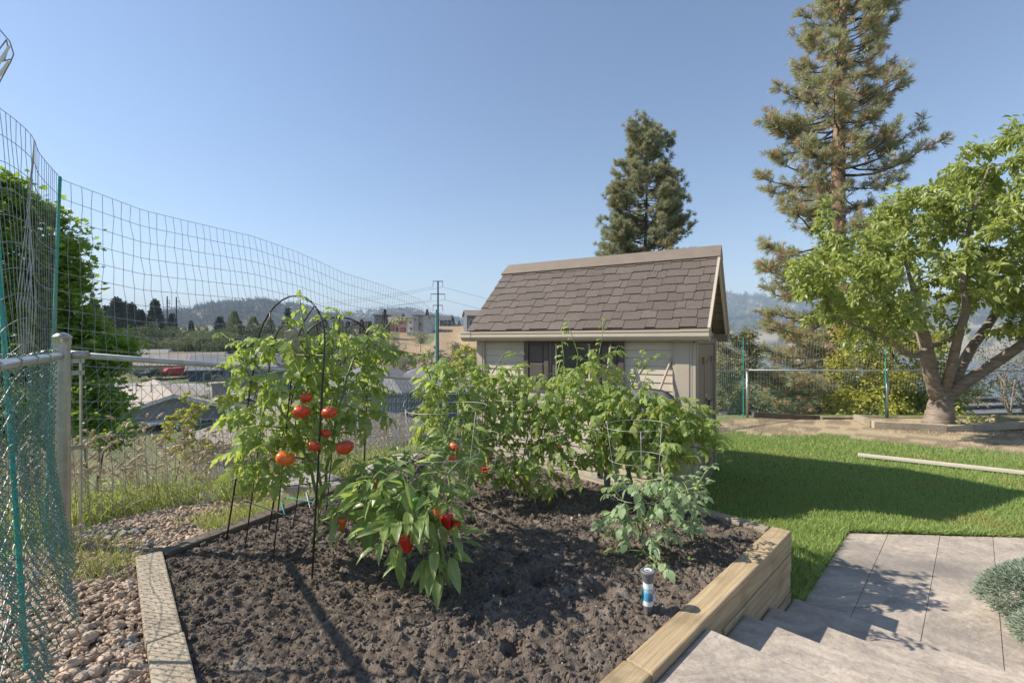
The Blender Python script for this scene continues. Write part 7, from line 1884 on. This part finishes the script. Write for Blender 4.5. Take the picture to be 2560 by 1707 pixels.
tk = MB(); tk.tube([(0, 0, -.05), (0, 0, .4), (0, 0, .85)], [.022, .014, .005], 6); TRK = tk.mesh('trunk', M['bark_dark'])
def ftree(px, ytop, d, kind, wk, label, grp, ybase=None):
    x_ = PX(px, d); z0 = gz1(x_, d); z1 = zr(ytop, d); h = max(2.0, z1 - z0)
    r = thing({'con': 'conifer_tree', 'pop': 'poplar_tree', 'dec': 'leafy_tree'}[kind[:3]], label, 'tree', (x_, d, z0), group=grp)
    o = inst('crown', random.choice(TM[kind]), r, (x_, d, z0), rz(random.uniform(0, 6.28)) @ np.diag([wk, wk, 1]), h); inst('trunk', TRK, r, (x_, d, z0), None, h)
    return r
ORD = ['leftmost']
_t = ['', '', 'twenty', 'thirty', 'forty', 'fifty', 'sixty', 'seventy']; _u = ['', 'first', 'second', 'third', 'fourth', 'fifth', 'sixth', 'seventh', 'eighth', 'ninth', 'tenth', 'eleventh', 'twelfth', 'thirteenth', 'fourteenth', 'fifteenth', 'sixteenth', 'seventeenth', 'eighteenth', 'nineteenth']
_z = ['', '', 'twentieth', 'thirtieth', 'fortieth', 'fiftieth', 'sixtieth', 'seventieth']
for i in range(2, 79): ORD.append(_u[i] if i < 20 else (_z[i // 10] if i % 10 == 0 else _t[i // 10] + ' ' + _u[i % 10]))
con = [(235, 745, 150, 1.0), (292, 743, 140, 1.15), (308, 752, 150, 1.0), (330, 755, 145, 1.0), (265, 762, 160, 1), (352, 772, 150, 1), (388, 748, 150, .95), (372, 790, 140, 1), (430, 782, 160, 1), (478, 800, 150, .8), (550, 790, 170, 1.2), (720, 768, 190, .9), (962, 770, 205, .7), (905, 795, 180, .8), (925, 800, 185, .8), (1068, 770, 260, .8), (1130, 785, 262, 1.2), (1148, 797, 262, 1.0), (870, 800, 170, .9)]
for i, (px, yt, d, wk) in enumerate(sorted(con)):
    ftree(px, yt, d, 'con', wk, 'dark conifer in the distant tree line, %s conifer from the left' % (ORD[i] + (' one' if i == 0 else '')), 'distant conifers')
dec = [(210, 800, 120, 1.2, 'dec2'), (250, 810, 130, 1.3, 'dec'), (290, 815, 120, 1.2, 'dec2'), (330, 812, 118, 1.2, 'dec'), (370, 810, 122, 1.3, 'dec'), (410, 805, 125, 1.3, 'dec'), (450, 810, 120, 1.2, 'dec'), (490, 815, 135, 1.2, 'dec2'), (525, 812, 140, 1.2, 'dec2'), (560, 812, 140, 1.2, 'dec'), (600, 800, 150, 1.2, 'dec2'), (640, 800, 150, 1.3, 'dec2'), (680, 805, 160, 1.3, 'dec'), (720, 810, 150, 1.3, 'dec2'), (760, 812, 150, 1.3, 'dec'), (800, 808, 160, 1.2, 'dec2'), (840, 810, 165, 1.3, 'dec'), (880, 820, 170, 1.3, 'dec2'), (905, 830, 150, 1.4, 'dec'), (940, 835, 165, 1.3, 'dec'), (700, 850, 120, 1.5, 'dec'), (800, 855, 120, 1.5, 'dec'), (560, 870, 110, 1.5, 'dec'), (260, 860, 105, 1.5, 'dec'), (860, 865, 115, 1.5, 'dec2')]
for px in range(195, 900, 26): dec.append((px + random.randint(-8, 8), random.randint(822, 850), random.randint(95, 125), random.uniform(1.3, 1.7), random.choice(['dec', 'dec', 'dec2'])))
for i, (px, yt, d, wk, kd) in enumerate(sorted(dec)):
    ftree(px, yt, d, kd, wk, 'rounded leafy tree in the far tree line, %s leafy tree from the left' % (ORD[i] + (' one' if i == 0 else '')), 'distant leafy trees')
pop = [(586, 776, 150, 1.0), (576, 790, 155, .9), (600, 800, 150, .9), (634, 790, 150, 1.3), (675, 796, 160, 1.2), (790, 796, 150, 1.2), (812, 792, 170, 1.0), (850, 790, 175, 1.0)]
for i, (px, yt, d, wk) in enumerate(sorted(pop)):
    ftree(px, yt, d, 'pop', wk, 'slim poplar in the far tree line, %s poplar from the left' % (ORD[i] + (' one' if i == 0 else '')), 'distant poplars')
hl = [(1052, 822, 150, .85, 'dec4', 'large dark tree on the dry slope below the white modern house'), (1005, 880, 110, 1.2, 'dec4', 'dark tree lower on the dry slope behind the tomato plant'), (1075, 905, 90, 1.1, 'dec4', 'dark tree on the slope near the foot of the tall pole'), (1138, 848, 130, .8, 'dec4', 'dark tree on the dry slope left of the shed eave'),
      (1155, 862, 95, 1.4, 'dec3', 'yellow green bush on the slope touching the shed eave'), (1125, 895, 92, 1.3, 'dec3', 'low yellow green bush left of the shed corner'), (1030, 930, 85, 1.4, 'dec', 'dark round bush above the hipped grey roof'), (1090, 860, 150, .9, 'dec', 'small scrub bush in the middle of the dry slope'),
      (985, 850, 140, 1.2, 'dec2', 'pale scrub tree under the rust coloured house'), (960, 860, 120, 1.3, 'dec', 'scrub tree left of the slope, above the grey roofs'), (1180, 915, 80, 1.4, 'dec3', 'bush directly behind the left corner of the shed'),
      (560, 935, 62, 1.6, 'dec2', 'dry pale bush beside the navy house'), (520, 975, 50, 1.3, 'dec2', 'pale bush behind the chimney of the nearest house'), (640, 930, 60, 1.5, 'dec2', 'brownish bush right of the dark low house'), (345, 925, 75, 1.6, 'dec', 'clipped bush before the cream house'), (395, 932, 76, 1.6, 'dec', 'low hedge bush beside the cream garage'),
      (1900, 935, 60, 1.2, 'dec', 'dark tree on the slope below the pine, far left of the lake'), (1990, 920, 80, 1.3, 'dec2', 'pale tree on the slope behind the big pine'), (2130, 915, 90, 1.3, 'dec', 'tree on the lake slope right of the big pine trunk'), (2460, 960, 60, 1.4, 'dec', 'dark tree above the low roof by the lake'), (2540, 985, 55, 1.4, 'dec2', 'pale tree near the lake at the right edge'), (1850, 905, 90, 1.2, 'dec', 'tree behind the grey green shrub right of the shed')]
for px, yt, d, wk, kd, lab_ in hl: ftree(px, yt, d, kd, wk, lab_, None)
# scrub and trees too many to count on the far shores and hills
mb = MB()
g_ = np.random.default_rng(3); cv_ = []; cf_ = []
for i in range(22):
    c0_ = unit(g_.normal(size=3)) * [.26, .26, .42] + [0, 0, .48]; a0_ = g_.normal(0, .13, (3, 3)); cv_ += [c0_ + a for a in a0_]; cf_.append((3 * i, 3 * i + 1, 3 * i + 2))
CLUMP = (np.array(cv_), cf_)
def farscatter(n, r0, r1, t0, t1, hmin, hmax, zmin=-40):
    r_ = np.exp(rng.uniform(math.log(r0), math.log(r1), n)); t = np.radians(rng.uniform(t0, t1, n)); x_ = r_ * np.sin(t); y_ = r_ * np.cos(t); z = ground_z(x_, y_)
    k = (z > zmin) & (fbm(x_ / 60, y_ / 60, 4, 91) > .48); x_, y_, z, r_ = x_[k], y_[k], z[k], r_[k]; h = rng.uniform(hmin, hmax, len(x_)) * (1 + r_ / 3000)
    v, f = CLUMP; mb.scatter(v, f, np.column_stack([x_, y_, z]), np.tile(np.eye(3), (len(x_), 1, 1)), h)
farscatter(9000, 1400, 3200, -42, 0, 10, 18); farscatter(9000, 2150, 4200, 8, 60, 8, 16); farscatter(4500, 100, 300, -22, 2, .5, 1.5); farscatter(2500, 40, 420, 10, 60, 3, 6)
mb.build('far_woodland', M['farcon'], kind='stuff')
